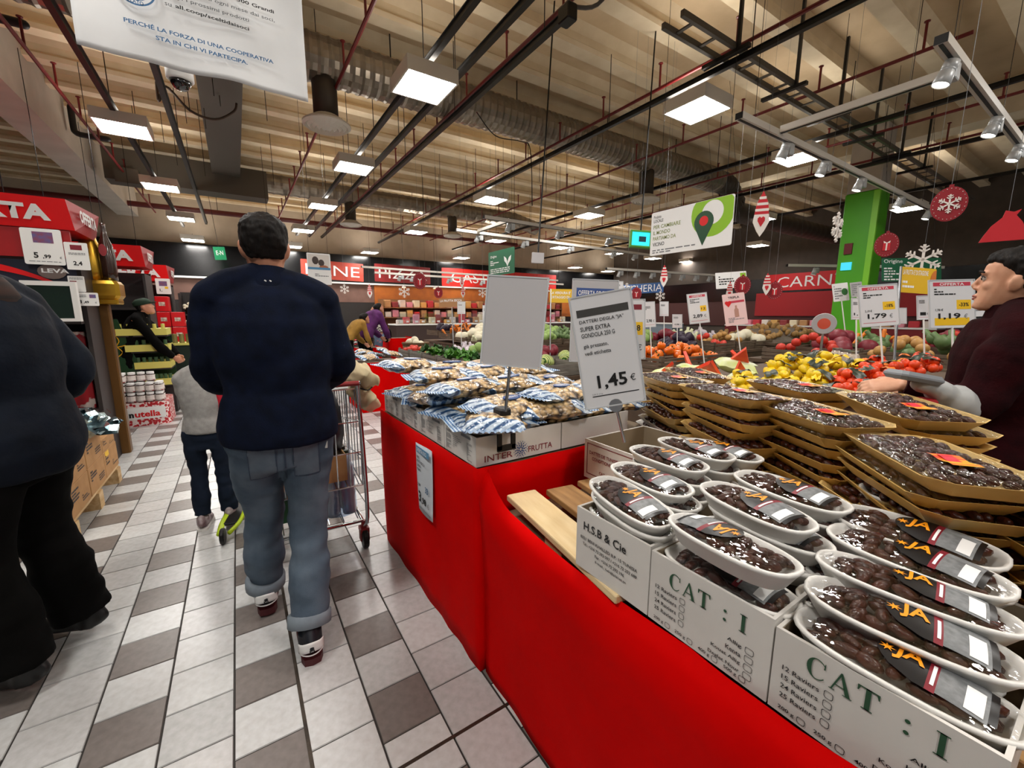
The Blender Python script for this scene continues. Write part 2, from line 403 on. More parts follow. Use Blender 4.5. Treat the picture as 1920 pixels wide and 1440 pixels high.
duct_run(catmull([(10.4, yc, zc), (11.0, yc, zc - .05), (11.4, yc, zc - .4), (11.9, yc, zc - .62), (18.5, yc, zc - .62)], 5), .25, .3).obj('duct_elbow', M_ddk, d1, smooth=True)
for x, z in ((1.27, 3.95), (7.85, 3.9)):
    MB().tube([(x, yc, z + .08), (x, yc, zc - .1)], .16, 16).obj('branch', M_ddk, d1, smooth=True); diffuser(d1, x, yc, z, .31)
for x in (0, 2.2, 4.4, 6.6, 8.8): put(RM, 'hanger_rod', d1, (x, yc, zc + .27), None, (.01, .01, .35))
d2 = thing('air_duct', 'second spiral metal duct farther back', 'duct', (0, 0, 0))
duct_run([(.9, 13.05, zc), (8.6, 13.05, zc), (9.6, 13.05, zc - .2)], .236, .2).obj('duct', M_duct, d2)
for x in (3.0, 6.2):
    MB().tube([(x, 13.05, 4.05), (x, 13.05, zc - .1)], .15, 12).obj('branch', M_ddk, d2, smooth=True); diffuser(d2, x, 13.05, 3.95, .3)
d3 = thing('air_duct', 'flat rectangular grey duct above the man', 'duct', (0, 0, 0))
MB().box(-.18, .38, 5.2, 13.2, 4.72, 5.1).obj('duct', mat('duct_flat', '#5c574f', .5, .5), d3)
MB().box(-2.1, .95, 12.75, 13.3, 4.3, 4.95).box(-1.9, -1.5, 12.5, 12.75, 4.2, 4.5).obj('plenum', MATS['duct_flat'], d3)
# cable ladder
t = thing('cable_tray', 'double grey cable tray on black arms over the stands', 'cable tray', (3.9, 2.93, 4.3))
MB().box(0, 12, -.02, .02, -.03, .03).box(0, 12, .2, .24, -.03, .03).obj('side_rail', mat('tray_grey', '#5b5852', .45, .5), t)
rg = MB().box(-.02, .02, .02, .2, -.02, -.005).mesh('rung', MATS['tray_grey'])
for k in range(30): put(rg, 'rung', t, (.2 + .4 * k, 0, 0))
am = MB().box(-.03, .03, -.16, .38, -.07, -.03).box(-.02, .02, -.05, -.02, -.05, .95).mesh('arm', M_bar)
for k in range(6): put(am, 'arm', t, (.95 + 1.35 * k, 0, 0))
# white light tracks with spots
M_track = mat('track_white', '#d8d2c8', .4); M_spot = mat('spot_grey', '#b4b6b6', .4, .2)
M_sglow = mat('spot_glow', '#fff6e8', emit=22.0)
TRM = {}
def track(a, b, label):
    a, b = Vector(a), Vector(b); d = b - a
    t = thing('light_track', label, 'light track', a, (0, 0, atan2(d.y, d.x))); L = d.length
    MB().box(0, L, -.04, .04, -.02, .045).obj('profile', M_track, t)
    MB().box(0, L, -.012, .012, -.026, -.02).obj('groove', M_dark, t)
    MB().box(-.006, 0, -.038, .038, -.018, .043).obj('end_cap', M_dark, t)
    for k in range(int(L / 2) + 1): put(RM, 'suspension_wire', t, (.3 + 2 * k, 0, .04), None, (.003, .003, ZC - a.z - .40))
    return t
ZT = 3.4
track((4.5, 2.62, ZT), (12.5, 2.66, ZT), 'white light track above the citrus stand, left one of the pair')
track((4.55, 1.15, ZT), (11, 1.17, ZT), 'white light track at the upper right corner')
track((5.3, 1.2, ZT + .03), (5.3, 2.58, ZT + .03), 'short white crossbar joining two light tracks')
track((4.5, 7.95, ZT), (9.6, 8.1, ZT), 'white light track nearer over the vegetable stands')
track((4.6, 9.5, ZT), (12.4, 9.78, ZT), 'white light track farther over the vegetable stands')
track((5.2, 8.0, ZT + .03), (5.2, 9.45, ZT + .03), 'slanted white crossbar over the vegetable stands')
track((3.6, 14.6, 2.95), (12.6, 15.4, 2.95), 'long thin white track before the bakery signs, upper')
track((3.9, 14.2, 2.75), (12.6, 15.0, 2.75), 'long thin white track before the bakery signs, lower')
track((9.4, 9.2, 2.75), (14.5, 8.6, 2.75), 'white light track before the blue fish sign')
track((11.6, 5.2, 2.6), (15.5, 3.2, 2.6), 'white light track beside the green pillar')
sb = MB().bbox(-.05, .05, -.035, .035, -.16, -.03, .008).mesh('gear_box', M_spot)
sh = MB().lathe([(0, .0), (.05, 0), (.05, -.05), (.044, -.055), (.05, -.06), (.05, -.065), (.044, -.07), (.052, -.08), (.06, -.17), (.055, -.172), (.053, -.16)], 14).mesh('head', M_spot, True)
sg = MB().lathe([(0, -.162), (.052, -.162)], 14); sg.f = [f[::-1] for f in sg.f]; sg = sg.mesh('lens', M_sglow)
SPOTS = [((1480, 285), 2.62, 'left end of the near fruit track'), ((1550, 325), 2.62, 'second on the near fruit track'), ((1617, 352), 2.62, 'third on the near fruit track'), ((1690, 388), 2.62, 'fourth on the near fruit track'), ((1742, 412), 2.62, 'fifth on the near fruit track'),
         ((1777, 195), 1.15, 'first on the upper right track'), ((1868, 248), 1.15, 'second on the upper right track'), ((1905, 318), 1.15, 'third on the upper right track'),
         ((961, 432), 8.0, 'left on the nearer vegetable track'), ((1053, 442), 8.05, 'middle of the nearer vegetable track'), ((1145, 455), 8.1, 'right on the nearer vegetable track'),
         ((902, 450), 9.55, 'first on the farther vegetable track'), ((988, 460), 9.6, 'second on the farther vegetable track'), ((1073, 470), 9.65, 'third on the farther vegetable track'), ((1153, 478), 9.7, 'fourth on the farther vegetable track'), ((1193, 483), 9.7, 'fifth on the farther vegetable track'),
         ((748, 497), 14.6, 'left before the pizza sign'), ((772, 499), 14.6, 'middle before the pizza sign'), ((838, 508), 14.8, 'first before the red deli sign'), ((900, 512), 14.9, 'second before the red deli sign')]
for (px, py), Y, w in SPOTS:
    p = aty(px, py, Y); zt = ZT if Y < 12 else 2.75
    if Y > 12: Y = 14.2 + (p.x - 3.9) * .8 / 8.7
    t = thing('spotlight', f'grey track spotlight {w}', 'spotlight', (p.x, Y, zt))
    put(sb, 'gear_box', t, (.0, 0, 0)); h = put(sh, 'head', t, (-.09, -.01, -.05), (.25, .2, 0)); put(sg, 'lens', h)
    MB().tube([(-.09, 0, -.055), (-.04, 0, -.055)], .012, 6).obj('bracket', M_spot, t)
for k in range(6):
    p = Vector((12.3 + .6 * k, 4.84 - .31 * k, 2.6))
    t = thing('spotlight', f'grey track spotlight {ORD[k]} on the track beside the green pillar', 'spotlight', p); h = put(sh, 'head', t, (0, 0, -.04), (.2, .1, 0)); put(sg, 'lens', h); put(sb, 'gear_box', t, (.09, 0, 0))
for k in range(7):
    f = .1 + .13 * k; p = Vector((9.4, 9.2, 2.75)).lerp(Vector((14.5, 8.6, 2.75)), f)
    t = thing('spotlight', f'grey track spotlight {ORD[k]} before the blue fish sign', 'spotlight', p); h = put(sh, 'head', t, (0, 0, -.04), (.2, .1, 0)); put(sg, 'lens', h); put(sb, 'gear_box', t, (.09, 0, 0))
# dome camera
p = atd(338, 150, 2.9)
t = thing('security_camera', 'white dome security camera below the hanging poster', 'camera', p)
MB().lathe([(0, .09), (.07, .085), (.08, .06), (.08, 0), (.068, -.012), (.062, 0)], 20).obj('housing', M_white, t, smooth=True)
MB().lathe([(.062, -.005), (.058, -.03), (.042, -.055), (.02, -.066), (0, -.068)], 18).obj('dome', mat('dome_black', '#0a0a0b', .05, coat=1), t, smooth=True)
MB().tube([(0, 0, .08), (0, 0, 2.2)], .02, 8).obj('pole', M_bar, t)

t = thing('drain_pipe', 'black elbow drain pipe on the left roof beam, nearer', 'pipe', (-2.2, 7.6, 4.75)); MB().tube(catmull([(0, 0, .4), (0, 0, .05), (.02, 0, -.02), (.1, 0, -.05), (.45, 0, -.05)], 4), .05, 10, dome=True).obj('pipe', M_black, t, smooth=True)
t = thing('drain_pipe', 'black elbow drain pipe on the left roof beam, farther', 'pipe', (-2.2, 11.4, 4.75)); MB().tube(catmull([(0, 0, .4), (0, 0, .05), (.02, 0, -.02), (.1, 0, -.05), (.45, 0, -.05)], 4), .05, 10, dome=True).obj('pipe', M_black, t, smooth=True)
t = thing('loose_cable', 'brown loose cable looping beside the dome camera', 'cable', (-.5, 8.2, 4.3)); MB().tube(catmull([(-.15, 0, .35), (-.15, 0, .1), (-.05, 0, .32), (.2, .1, .1), (.5, .1, .05), (.75, .1, .22), (.8, .1, .35)], 6), .018, 6).obj('cable', mat('cable_brown', '#4a3a2e', .6), t, smooth=True)
t = thing('loose_cable', 'thin dark cable hanging below the big duct', 'cable', (3.4, 6.2, 4.4)); MB().tube(catmull([(0, 0, .1), (.4, .1, -.12), (.9, .1, -.1), (1.1, .1, -.2), (1.15, .1, -1.1)], 6), .008, 5).obj('cable', M_dark, t, smooth=True)
# ---------------------------------------------------------------- people
from mathutils.bvhtree import BVHTree
TMP = bpy.data.scenes.new('tmp')
def remesh(mb, name, m, vox=.008, smooth=4, fold=None):
    me = mb.mesh('tmp', m); ob = bpy.data.objects.new('tmp', me); TMP.collection.objects.link(ob)
    r = ob.modifiers.new('r', 'REMESH'); r.mode = 'VOXEL'; r.voxel_size = vox; r.use_smooth_shade = True
    if smooth: s = ob.modifiers.new('s', 'SMOOTH'); s.factor = .5; s.iterations = smooth
    with bpy.context.temp_override(scene=TMP, view_layer=TMP.view_layers[0]): dg = bpy.context.evaluated_depsgraph_get()
    out = bpy.data.meshes.new_from_object(ob.evaluated_get(dg))
    bpy.data.objects.remove(ob); bpy.data.meshes.remove(me)
    if fold:
        nm = [v.normal.copy() for v in out.vertices]; cs = [v.co.copy() for v in out.vertices]
        cs = [c + n * fold(c) for c, n in zip(cs, nm)]; out.vertices.foreach_set('co', [q for c in cs for q in c]); out.update()
    out.name = name
    if not out.materials: out.materials.append(m)
    return out
def lerp(a, b, t): return a + (b - a) * t
def sup(cx, yf, yb, w, z, n=20, p=2.3):
    cy = (yf + yb) / 2; h = (yf - yb) / 2
    return [Vector((cx + w * math.copysign(abs(cos(t)) ** (2 / p), cos(t)), cy + h * math.copysign(abs(sin(t)) ** (2 / p), sin(t)), z)) for t in [2 * pi * k / n for k in range(n)]]
HEAD = [(-.118, .066, .03, .026), (-.108, .082, .005, .042), (-.088, .087, -.03, .054), (-.06, .085, -.055, .063), (-.03, .086, -.075, .069), (0, .084, -.09, .073), (.03, .088, -.098, .076), (.06, .085, -.10, .076), (.088, .066, -.09, .067), (.108, .034, -.064, .047), (.118, .0, -.03, .02)]
def head_lofts(mb, c, yaw=0, tilt=0, grow=0, rows_=None, face=True):
    M = Matrix.Translation(Vector(c)) @ Matrix.Rotation(-yaw, 4, 'Z') @ Matrix.Rotation(-tilt, 4, 'X')
    rg = [[M @ v for v in sup(0, f + grow, b - grow, w + grow, z + (grow if z > .05 else 0))] for z, f, b, w in (rows_ or HEAD)]
    n = len(rg[0]); mb.add([v for r in rg for v in r], [(i * n + k, i * n + (k + 1) % n, i * n + n + (k + 1) % n, i * n + n + k) for i in range(len(rg) - 1) for k in range(n)] + [tuple(range(n - 1, -1, -1)), tuple(range((len(rg) - 1) * n, len(rg) * n))])
    if face:
        mb.tube([M @ Vector(p) for p in ((0, .082, .024), (0, .094, .0), (0, .102, -.020), (0, .095, -.031))], [.007, .008, .0105, .008], 8, dome=True)
        for s in (-1, 1):
            mb.ell(M @ Vector((s * .011, .093, -.03)), (.008, .009, .007), 8, 5)
            mb.ell(M @ Vector((s * .032, .080, .028)), (.024, .012, .007), 8, 5)
            mb.ell(M @ Vector((s * .077, -.012, -.008)), (.011, .022, .033), 8, 6, Euler((0.15, s * .2, 0)).to_matrix())
            mb.ell(M @ Vector((s * .036, .058, -.02)), (.026, .022, .024), 8, 5)
        mb.ell(M @ Vector((0, .086, -.060)), (.025, .010, .006), 8, 5); mb.ell(M @ Vector((0, .084, -.070)), (.022, .010, .007), 8, 5); mb.ell(M @ Vector((0, .078, -.10)), (.022, .014, .014), 8, 5)
    return M
def hand_lofts(mb, w, d, n, s=1.0, curl=.6, thumb=1):
    """w wrist, d finger direction, n back-of-hand direction; thumb side = d x n * thumb"""
    w, d, n = Vector(w), Vector(d).normalized(), Vector(n); n = (n - d * n.dot(d)).normalized(); l = d.cross(n) * thumb
    mb.tube([w - d * .03 * s, w + d * .02 * s, w + d * .06 * s, w + d * .09 * s], [(.026 * s, .02 * s), (.033 * s, .017 * s), (.041 * s, .016 * s), (.038 * s, .013 * s)], 12, side=l, dome=True)
    for k, (o, L) in enumerate(((.0315, .074), (.0105, .082), (-.0105, .076), (-.031, .06))):
        p = w + d * .085 * s + l * o * s; pts = [p - d * .02 * s]; a = curl * .35; q = p
        for f in (.45, .32, .25):
            v = d * cos(a) - n * sin(a); pts.append(q); q = q + v * (L * f * s); a += curl * .9
        pts.append(q); mb.tube(pts, [.0088 * s, .0088 * s, .0082 * s, .0076 * s, .0066 * s], 8, dome=True)
    p = w + d * .03 * s + l * .03 * s
    mb.tube([w + d * .015 * s + l * .012 * s, p + l * .008 * s, p + (d * .6 + l * .6 - n * .3).normalized() * .035 * s, p + (d * .85 + l * .3 - n * .5 * curl).normalized() * .065 * s], [.014 * s, .013 * s, .0105 * s, .0085 * s], 8, dome=True)
BASE = dict(hip=(.092, 0, .92), knee=(.10, .02, .50), ankle=(.10, -.01, .085), sho=(.185, 0, 1.43), elb=(.235, -.03, 1.15), wri=(.24, .06, .90))
TORSO = [(.80, .135, .10), (.88, .172, .125), (.96, .172, .122), (1.08, .152, .108), (1.22, .168, .122), (1.34, .182, .122), (1.42, .165, .10), (1.475, .09, .075), (1.50, .06, .062)]
class Fig:
    def __init__(s, H, lean=(0, 0), pose=None, girth=1.0, waist=.95):
        s.k = H / 1.75; s.g = girth; s.lean = lean; s.waist = waist; s.J = {}
        for j, (x, y, z) in BASE.items():
            for sd, sg in (('L', -1), ('R', 1)): s.J[j + sd] = Vector((x * sg, y, z))
        for j in s.J:
            if j[:3] in ('sho', 'elb', 'wri'): s.J[j] = s.J[j] + s.off(s.J[j].z)
        for j, p in (pose or {}).items(): s.J[j] = Vector(p)
        s.hc = Vector((0, .015, 1.632)) + s.off(1.63)
    def off(s, z):
        t = max(0, z - s.waist) / (1.5 - s.waist); return Vector((s.lean[0] * t, s.lean[1] * t, -(s.lean[1] ** 2) * .9 * t * t))
    def torso(s, mb, z0, z1, d=0, widen=1.0, dome=False):
        rows_ = [(z, a, b) for z, a, b in TORSO if z0 < z < z1]
        def at(z):
            for (za, aa, ba), (zb_, ab, bb) in zip(TORSO, TORSO[1:]):
                if za <= z <= zb_: t = (z - za) / (zb_ - za); return (z, lerp(aa, ab, t), lerp(ba, bb, t))
            return (z,) + TORSO[0 if z < 1 else -1][1:]
        rows_ = [at(z0)] + rows_ + [at(z1)]
        pts = [s.off(z) + Vector((0, 0, z)) for z, a, b in rows_]; rs = [((a * s.g + d) * widen, (b * s.g + d) * widen) for z, a, b in rows_]
        mb.tube(pts, rs, 24, side=(1, 0, 0), dome=dome)
        if z1 > 1.4:
            for sg in (-1, 1):
                n0 = s.off(1.5) + Vector((sg * .02, -.012, 1.515)); mb.tube([n0, n0.lerp(s.J['sho' + ('R' if sg > 0 else 'L')], .5) + Vector((0, 0, .012)), s.J['sho' + ('R' if sg > 0 else 'L')]], [(.05 + d * .5, .05 + d * .5), (.058 + d * .5, .05 + d * .5), (.06 + d * .5, .055 + d * .5)], 14, dome=True)
    def arm(s, mb, sd, d=0, upto=1.0, cuff=0, sleeve=1.0):
        A, B, C = (s.J[q + sd] for q in ('sho', 'elb', 'wri')); g = s.g
        inn = A + Vector((-.07 if sd == 'R' else .07, 0, -.015))
        E = B.lerp(C, upto)
        pts = catmull([inn, A, A.lerp(B, .5), B, B.lerp(E, .5), E], 3); n = len(pts)
        ks = [.060, .058, .049, .044, .042, .030]; rs = []; g = 1 + (g - 1) * .4
        for i in range(n): f = i / (n - 1) * 5; a = int(min(4, f)); rs.append(lerp(ks[a], ks[a + 1], f - a) * g * (sleeve if i > 4 else 1) + d * (.45 if i < 5 else .8))
        mb.tube(pts, rs, 14, dome=(d == 0))
        if cuff: mb.tube([E - (E - B).normalized() * .03, E + (E - B).normalized() * .004], .031 * g + d + cuff, 14)
    def leg(s, mb, sd, d=0, z_end=None, flare=0):
        A, B, C = (s.J[q + sd] for q in ('hip', 'knee', 'ankle')); g = s.g
        up = A + Vector((0, 0, .05)); E = C if z_end is None else B.lerp(C, max(0.05, min(1.1, (B.z - z_end) / max(.01, B.z - C.z))))
        pts = catmull([up, A + Vector((0, 0, -.04)), A.lerp(B, .55), B, B.lerp(E, .4), E], 3); n = len(pts); ks = [.085, .092, .075, .058, .058, .042]; rs = []
        for i in range(n): f = i / (n - 1) * 5; a = int(min(4, f)); rs.append(lerp(ks[a], ks[a + 1], f - a) * g + d + flare * max(0, f - 2.5) / 2.5)
        mb.tube(pts, rs, 16, dome=(d == 0))
def shoe_lofts(mb, a, ang=0, s=1.0, pitch=0, boot=False):
    M = Matrix.Translation(Vector(a)) @ Matrix.Rotation(-ang, 4, 'Z') @ Matrix.Rotation(pitch, 4, 'X'); h = a[2] if isinstance(a, tuple) else a.z
    st = [(-.055, .022, .05), (-.045, .032, .066), (0, .037, .062), (.06, .042, .05), (.12, .046, .036), (.17, .040, .028), (.195, .02, .02)]
    pts = [M @ Vector((0, y * s, (.012 - .085 + zz) * s)) for y, w, zz in st]
    mb.tube(pts, [(w * s, zz * s) for y, w, zz in st], 14, side=M.to_3x3() @ Vector((1, 0, 0)), dome=True)
    mb.tube([M @ Vector((0, -.012, -.05)) * 1, M @ Vector((0, -.015, .03))], .045 * s, 14)
    return M
def sole(a, ang, s, m, parent, pitch=0):
    M = Matrix.Translation(Vector(a)) @ Matrix.Rotation(-ang, 4, 'Z') @ Matrix.Rotation(pitch, 4, 'X')
    pl = [(.0, -.075), (.028, -.068), (.038, -.04), (.037, .02), (.046, .09), (.048, .13), (.036, .18), (.015, .2), (-.01, .2), (-.034, .18), (-.045, .13), (-.043, .09), (-.036, .02), (-.037, -.04), (-.027, -.068)]
    return MB().prism([(x * s, y * s) for x, y in pl], -.085 * s, -.056 * s, M=M).obj('sole', m, parent)
def folds(amp, fz=9, fx=5, seed=0):
    return lambda c: amp * noise.noise((c.x * fx + seed, c.y * fx, c.z * fz)) + amp * .55 * noise.noise((c.x * fx * 2.6 + seed, c.y * fx * 2.6, c.z * fz * 2.2))
def patch(me, x0, x1, z0, z1, name, m, parent, off=.003, y_from=-1, shape=None, n=8):
    bv = BVHTree.FromPolygons([v.co for v in me.vertices], [tuple(p.vertices) for p in me.polygons]); sg = 1 if y_from < 0 else -1
    def fn(u, v):
        x = lerp(x0, x1, u); z = lerp(z0, z1, v)
        if shape: x, z = shape(u, v)
        h = bv.ray_cast(Vector((x, y_from, z)), Vector((0, sg, 0)))
        y = h[0].y if h[0] else 0
        return (x, y - sg * off, z)
    return MB().grid(fn, n, n).obj(name, m, parent, smooth=True)
def person(label, loc, head, H, pose=None, lean=(0, 0), girth=1.0, top=None, bottom=None, hair=None, shoes=None, skin=None, hem=.90, cuffz=.12, vox=.009, hy=0, ht=0, hands=None, sleeve=1.12, collar=True, hair_style='short', flare=.02, loose=.018, waist=.95, hcoff=(0, 0, 0)):
    F = Fig(H, lean, pose, girth, waist); F.hc = F.hc + Vector(hcoff); t = thing('person', label, 'person', loc, (0, 0, -radians(head))); t.scale = (F.k,) * 3
    b = MB(); F.torso(b, .80, 1.5, -.035 if top and bottom else 0); nb = F.off(1.47) + Vector((0, 0, 1.44))
    b.tube([nb, nb.lerp(F.hc, .5), F.hc + Vector((0, -.015, -.03))], [.066, .056, .058], 14)
    for sd in 'LR': F.arm(b, sd, -.008 if top else 0); F.leg(b, sd, -.014 if bottom else 0)
    head_lofts(b, F.hc, hy, ht)
    hd = hands or {}
    for sd in 'LR':
        W, E = F.J['wri' + sd], F.J['elb' + sd]; d, n, cu = hd.get(sd, ((W - E), Vector((1 if sd == 'R' else -1, 0, .2)), .7))
        hand_lofts(b, W, d, n, 1.0, cu, 1 if sd == 'L' else -1)
        A = F.J['ankle' + sd]; b.tube([A + Vector((0, -.02, -.03)), A + Vector((0, .03, -.035)), A + Vector((0, .1, -.045))], [.022, .02, .014], 10, dome=True)
    put(remesh(b, 'body', skin or M_skin, max(.005, vox * .72), 2), 'body', t)
    if bottom:
        j = MB(); F.torso(j, .775, min(.93, hem + .03), .008)
        for sd in 'LR': F.leg(j, sd, .013, cuffz, flare)
        jm = remesh(j, 'trousers', bottom, vox, 4, folds(.014, 9, 4, 3)); put(jm, 'trousers', t); F.jm = jm
    if top:
        j = MB(); F.torso(j, hem, 1.485, loose)
        F.torso(j, hem + .02, 1.06, loose + .003); F.torso(j, hem - .005, hem + .035, loose)
        for sd in 'LR': F.arm(j, sd, loose * .8, .96, .002, sleeve)
        tm = remesh(j, 'top', top, vox, 5, folds(.015, 5.5, 4, 8)); put(tm, 'top', t); F.tm = tm
        if collar:
            c0 = F.off(1.5) + Vector((0, .0, 1.505)); MB().tube([c0 + Vector((0, 0, -.03)), c0 + Vector((0, .004, .02)), c0 + Vector((0, .008, .045))], [(.095, .09), (.074, .076), (.071, .074)], 24, side=(1, 0, 0), cap=False).obj('collar', top, t, smooth=True)
    if shoes:
        for sd in 'LR': s = MB(); A = F.J['ankle' + sd]; shoe_lofts(s, A, 0 if not pose or 'toe' + sd not in pose else pose['toe' + sd][0]); put(remesh(s, 'shoe', shoes, vox * .8, 2), 'shoe', t)
    if hair:
        hb = MB(); M = Matrix.Translation(F.hc) @ Matrix.Rotation(-hy, 4, 'Z') @ Matrix.Rotation(-ht, 4, 'X')
        if hair_style in ('short', 'cap'):
            rows_ = [(-.045, -.045, -.078, .058), (-.02, -.02, -.092, .070), (.0, .0, -.104, .0775), (.03, .022, -.111, .0805), (.06, .070, -.114, .082), (.085, .082, -.108, .077), (.108, .065, -.088, .062), (.125, .03, -.05, .035), (.13, .0, -.02, .015)]
            head_lofts(hb, F.hc, hy, ht, 0, rows_, False)
        else:
            rows_ = [(-.07, -.05, -.10, .055), (-.04, -.025, -.115, .074), (-.01, .008, -.122, .083), (.02, .028, -.126, .087), (.04, .052, -.128, .088), (.06, .066, -.127, .088), (.08, .09, -.122, .084), (.105, .082, -.105, .07), (.126, .05, -.07, .045), (.134, .01, -.03, .02)]
            head_lofts(hb, F.hc, hy, ht, 0, rows_, False)
            if hair_style == 'bun': hb.ell(M @ Vector((0, -.125, .03)), (.04, .035, .045), 12, 8)
            if hair_style == 'long': hb.tube([M @ Vector(p) for p in ((0, -.09, .02), (0, -.105, -.06), (0, -.1, -.16), (0, -.09, -.24))], [(.07, .03), (.085, .035), (.08, .03), (.05, .02)], 14, side=M.to_3x3() @ Vector((1, 0, 0)), dome=True)
        put(remesh(hb, 'hair', hair, .006, 2, lambda c: .005 * noise.noise((c.x * 45, c.y * 45, c.z * 22)) + .004 * noise.noise((c.x * 110, c.y * 110, c.z * 60))), 'hair', t)
    F.t = t; F.M = Matrix.Translation(F.hc) @ Matrix.Rotation(-hy, 4, 'Z') @ Matrix.Rotation(-ht, 4, 'X')
    return F
M_hair = mat('hair_dark', '#0b0807', .62, c2='#17110d', spec=.2, ns=60, sx=(1, 1, .3), bump=.4)
M_navy = mat('knit_navy', '#0c1428', .9, c2='#080e1c', spec=.12, ns=20, bump=.15, bs=200)
M_jean = mat('denim', '#5b6875', .85, c2='#3b4958', spec=.15, ns=7, bump=.12, bs=240, thr=(.35, .75)); M_jeand = mat('denim_dark', '#1b2536', .85, c2='#131b28', ns=9, spec=.15)
M_jeanl = mat('denim_cuff', '#7c8790', .8, c2='#6b757f', ns=14)
M_blk = mat('cloth_black', '#090808', .9, c2='#050504', spec=.1, ns=9)

# man in the middle, seen from behind, pushing the trolley
mp = dict(ankleR=(.03, -.165, .088), ankleL=(-.125, .235, .10), kneeR=(.07, -.01, .50), kneeL=(-.10, .17, .50), elbR=(.24, .05, 1.16), elbL=(-.215, .08, 1.16), wriR=(.21, .33, 1.06), wriL=(-.15, .33, 1.06))
MAN = person('man seen from behind in navy sweater and blue jeans pushing a trolley', (.115, 1.92, 0), 3, 1.78, mp, (0, .03), 1.05, M_navy, M_jean, M_hair, None, hem=.885, cuffz=.125, vox=.009, flare=.010, loose=.03, sleeve=1.05,
             hands={'R': (Vector((0, 1, -.2)), Vector((.5, 0, .9)), 1.5), 'L': (Vector((0, 1, -.2)), Vector((-.5, 0, .9)), 1.5)})
t = MAN.t
M_seam = mat('denim_seam', '#2c3a4d', .8)
for x0, x1, w in ((.03, .122, 'R'), (-.122, -.03, 'L')):
    pk = patch(MAN.jm, x0, x1, .74, .875, 'back_pocket', mat('denim_pocket', '#5c6975', .75, c2='#434f5d', ns=9), t, .004)
    for a, b_, c_, d_ in ((x0, x1, .738, .742), (x0 - .002, x0 + .002, .74, .875), (x1 - .002, x1 + .002, .74, .875)): patch(MAN.jm, a, b_, c_, d_, 'stitching', M_seam, pk, .0052, n=4)
patch(MAN.jm, -.003, .003, .72, .9, 'seam', M_seam, t, .004)
ph = MB().bbox(.02, .085, -.012, -.002, .835, .905, .002).obj('phone', mat('phone_grey', '#b9c0bc', .35), t, (0, -.158, .012), (radians(-6), radians(5), 0))
MB().tube([(-.012, -.099, 1.50), (-.006, -.099, 1.496)], .0025, 6).obj('logo_mark', M_paper, t); MB().tube([(.004, -.099, 1.50), (.01, -.099, 1.496)], .0025, 6).obj('logo_mark', M_paper, t)
M_shoe = mat('sneaker_navy', '#12161f', .6); M_sole = mat('sole_maroon', '#4a1218', .6)
for sd, pit in (('R', 0), ('L', 0)):
    A = MAN.J['ankle' + sd]; s = MB(); shoe_lofts(s, A, 0, 1.0, pit); so = put(remesh(s, 'shoe', M_shoe, .006, 2), 'shoe', t)
    so2 = sole(A, 0, 1.06, M_sole, so, pit)
    s = MB(); s.grid(lambda u, v: (A.x + .052 * sin((u - .5) * 2.2), A.y - .02 - .062 * cos((u - .5) * 2.2) - .012, A.z - .022 + .04 * v + .006 * cos((u - .5) * 6)), 10, 4); hp = s.obj('heel_tab', mat('heel_white', '#e6e6e4', .5), so, smooth=True)
    md = hp.modifiers.new('thick', 'SOLIDIFY'); md.thickness = .003
    for s_t, dz, hh in (('A E', -.002, .008), ('EI', -.013, .009)):
        lo = txt(so, s_t, 0, 0, hh, M_black, .018, .025); lo.location = (A.x - .009, A.y - .0985, A.z + dz); lo.rotation_euler = FACE(0)
    MB().grid(lambda u, v: (A.x + .05 * sin((u - .5) * 2.4), A.y - .02 - .063 * cos((u - .5) * 2.4) - .012, A.z - .032 + .006 * v), 10, 1).obj('heel_stripe', MATS['heel_white'], so, smooth=True)
    B = MAN.J['knee' + sd]; d = (A - B).normalized(); p = B.lerp(A, (B.z - .125) / (B.z - A.z)); c = MB().tube([p - d * .045, p - d * .04, p + d * .004, p + d * .008], [.074, .0825, .0825, .072], 20); c.obj('trouser_cuff', M_jeanl, t, smooth=True)

# man at the left edge, in a dark quilted jacket
lp_ = dict(ankleL=(-.15, -.05, .09), ankleR=(.14, -.02, .09), kneeL=(-.13, .03, .5), kneeR=(.12, .05, .5), elbL=(-.30, .02, 1.13), wriL=(-.26, .22, 1.02), elbR=(.29, .0, 1.13), wriR=(.26, .2, 1.0))
LM = person('man at the left edge in dark navy jacket and black trousers', (-.765, 2.30, 0), -62, 1.76, lp_, (0, .05), 1.15, mat('jacket_navy', '#0d1522', .75, c2='#080e17', spec=.15, ns=7, bump=.2, bs=40), M_blk, mat('hair_grey', '#4a443e', .6, c2='#2c2823', ns=50, bump=.3), mat('boot_black', '#080808', .45), hem=.80, cuffz=.1, vox=.011, flare=.035, loose=.035, sleeve=1.25)
MB().tube([LM.off(1.47) + Vector((0, -.02, z)) for z in (1.43, 1.46, 1.50, 1.53)], [(.12, .12), (.125, .125), (.105, .11), (.085, .09)], 20, side=(1, 0, 0), cap=False).obj('scarf', mat('scarf_brown', '#1d1816', .9, c2='#38221a', ns=3, sx=(1, 1, 16)), LM.t, smooth=True)

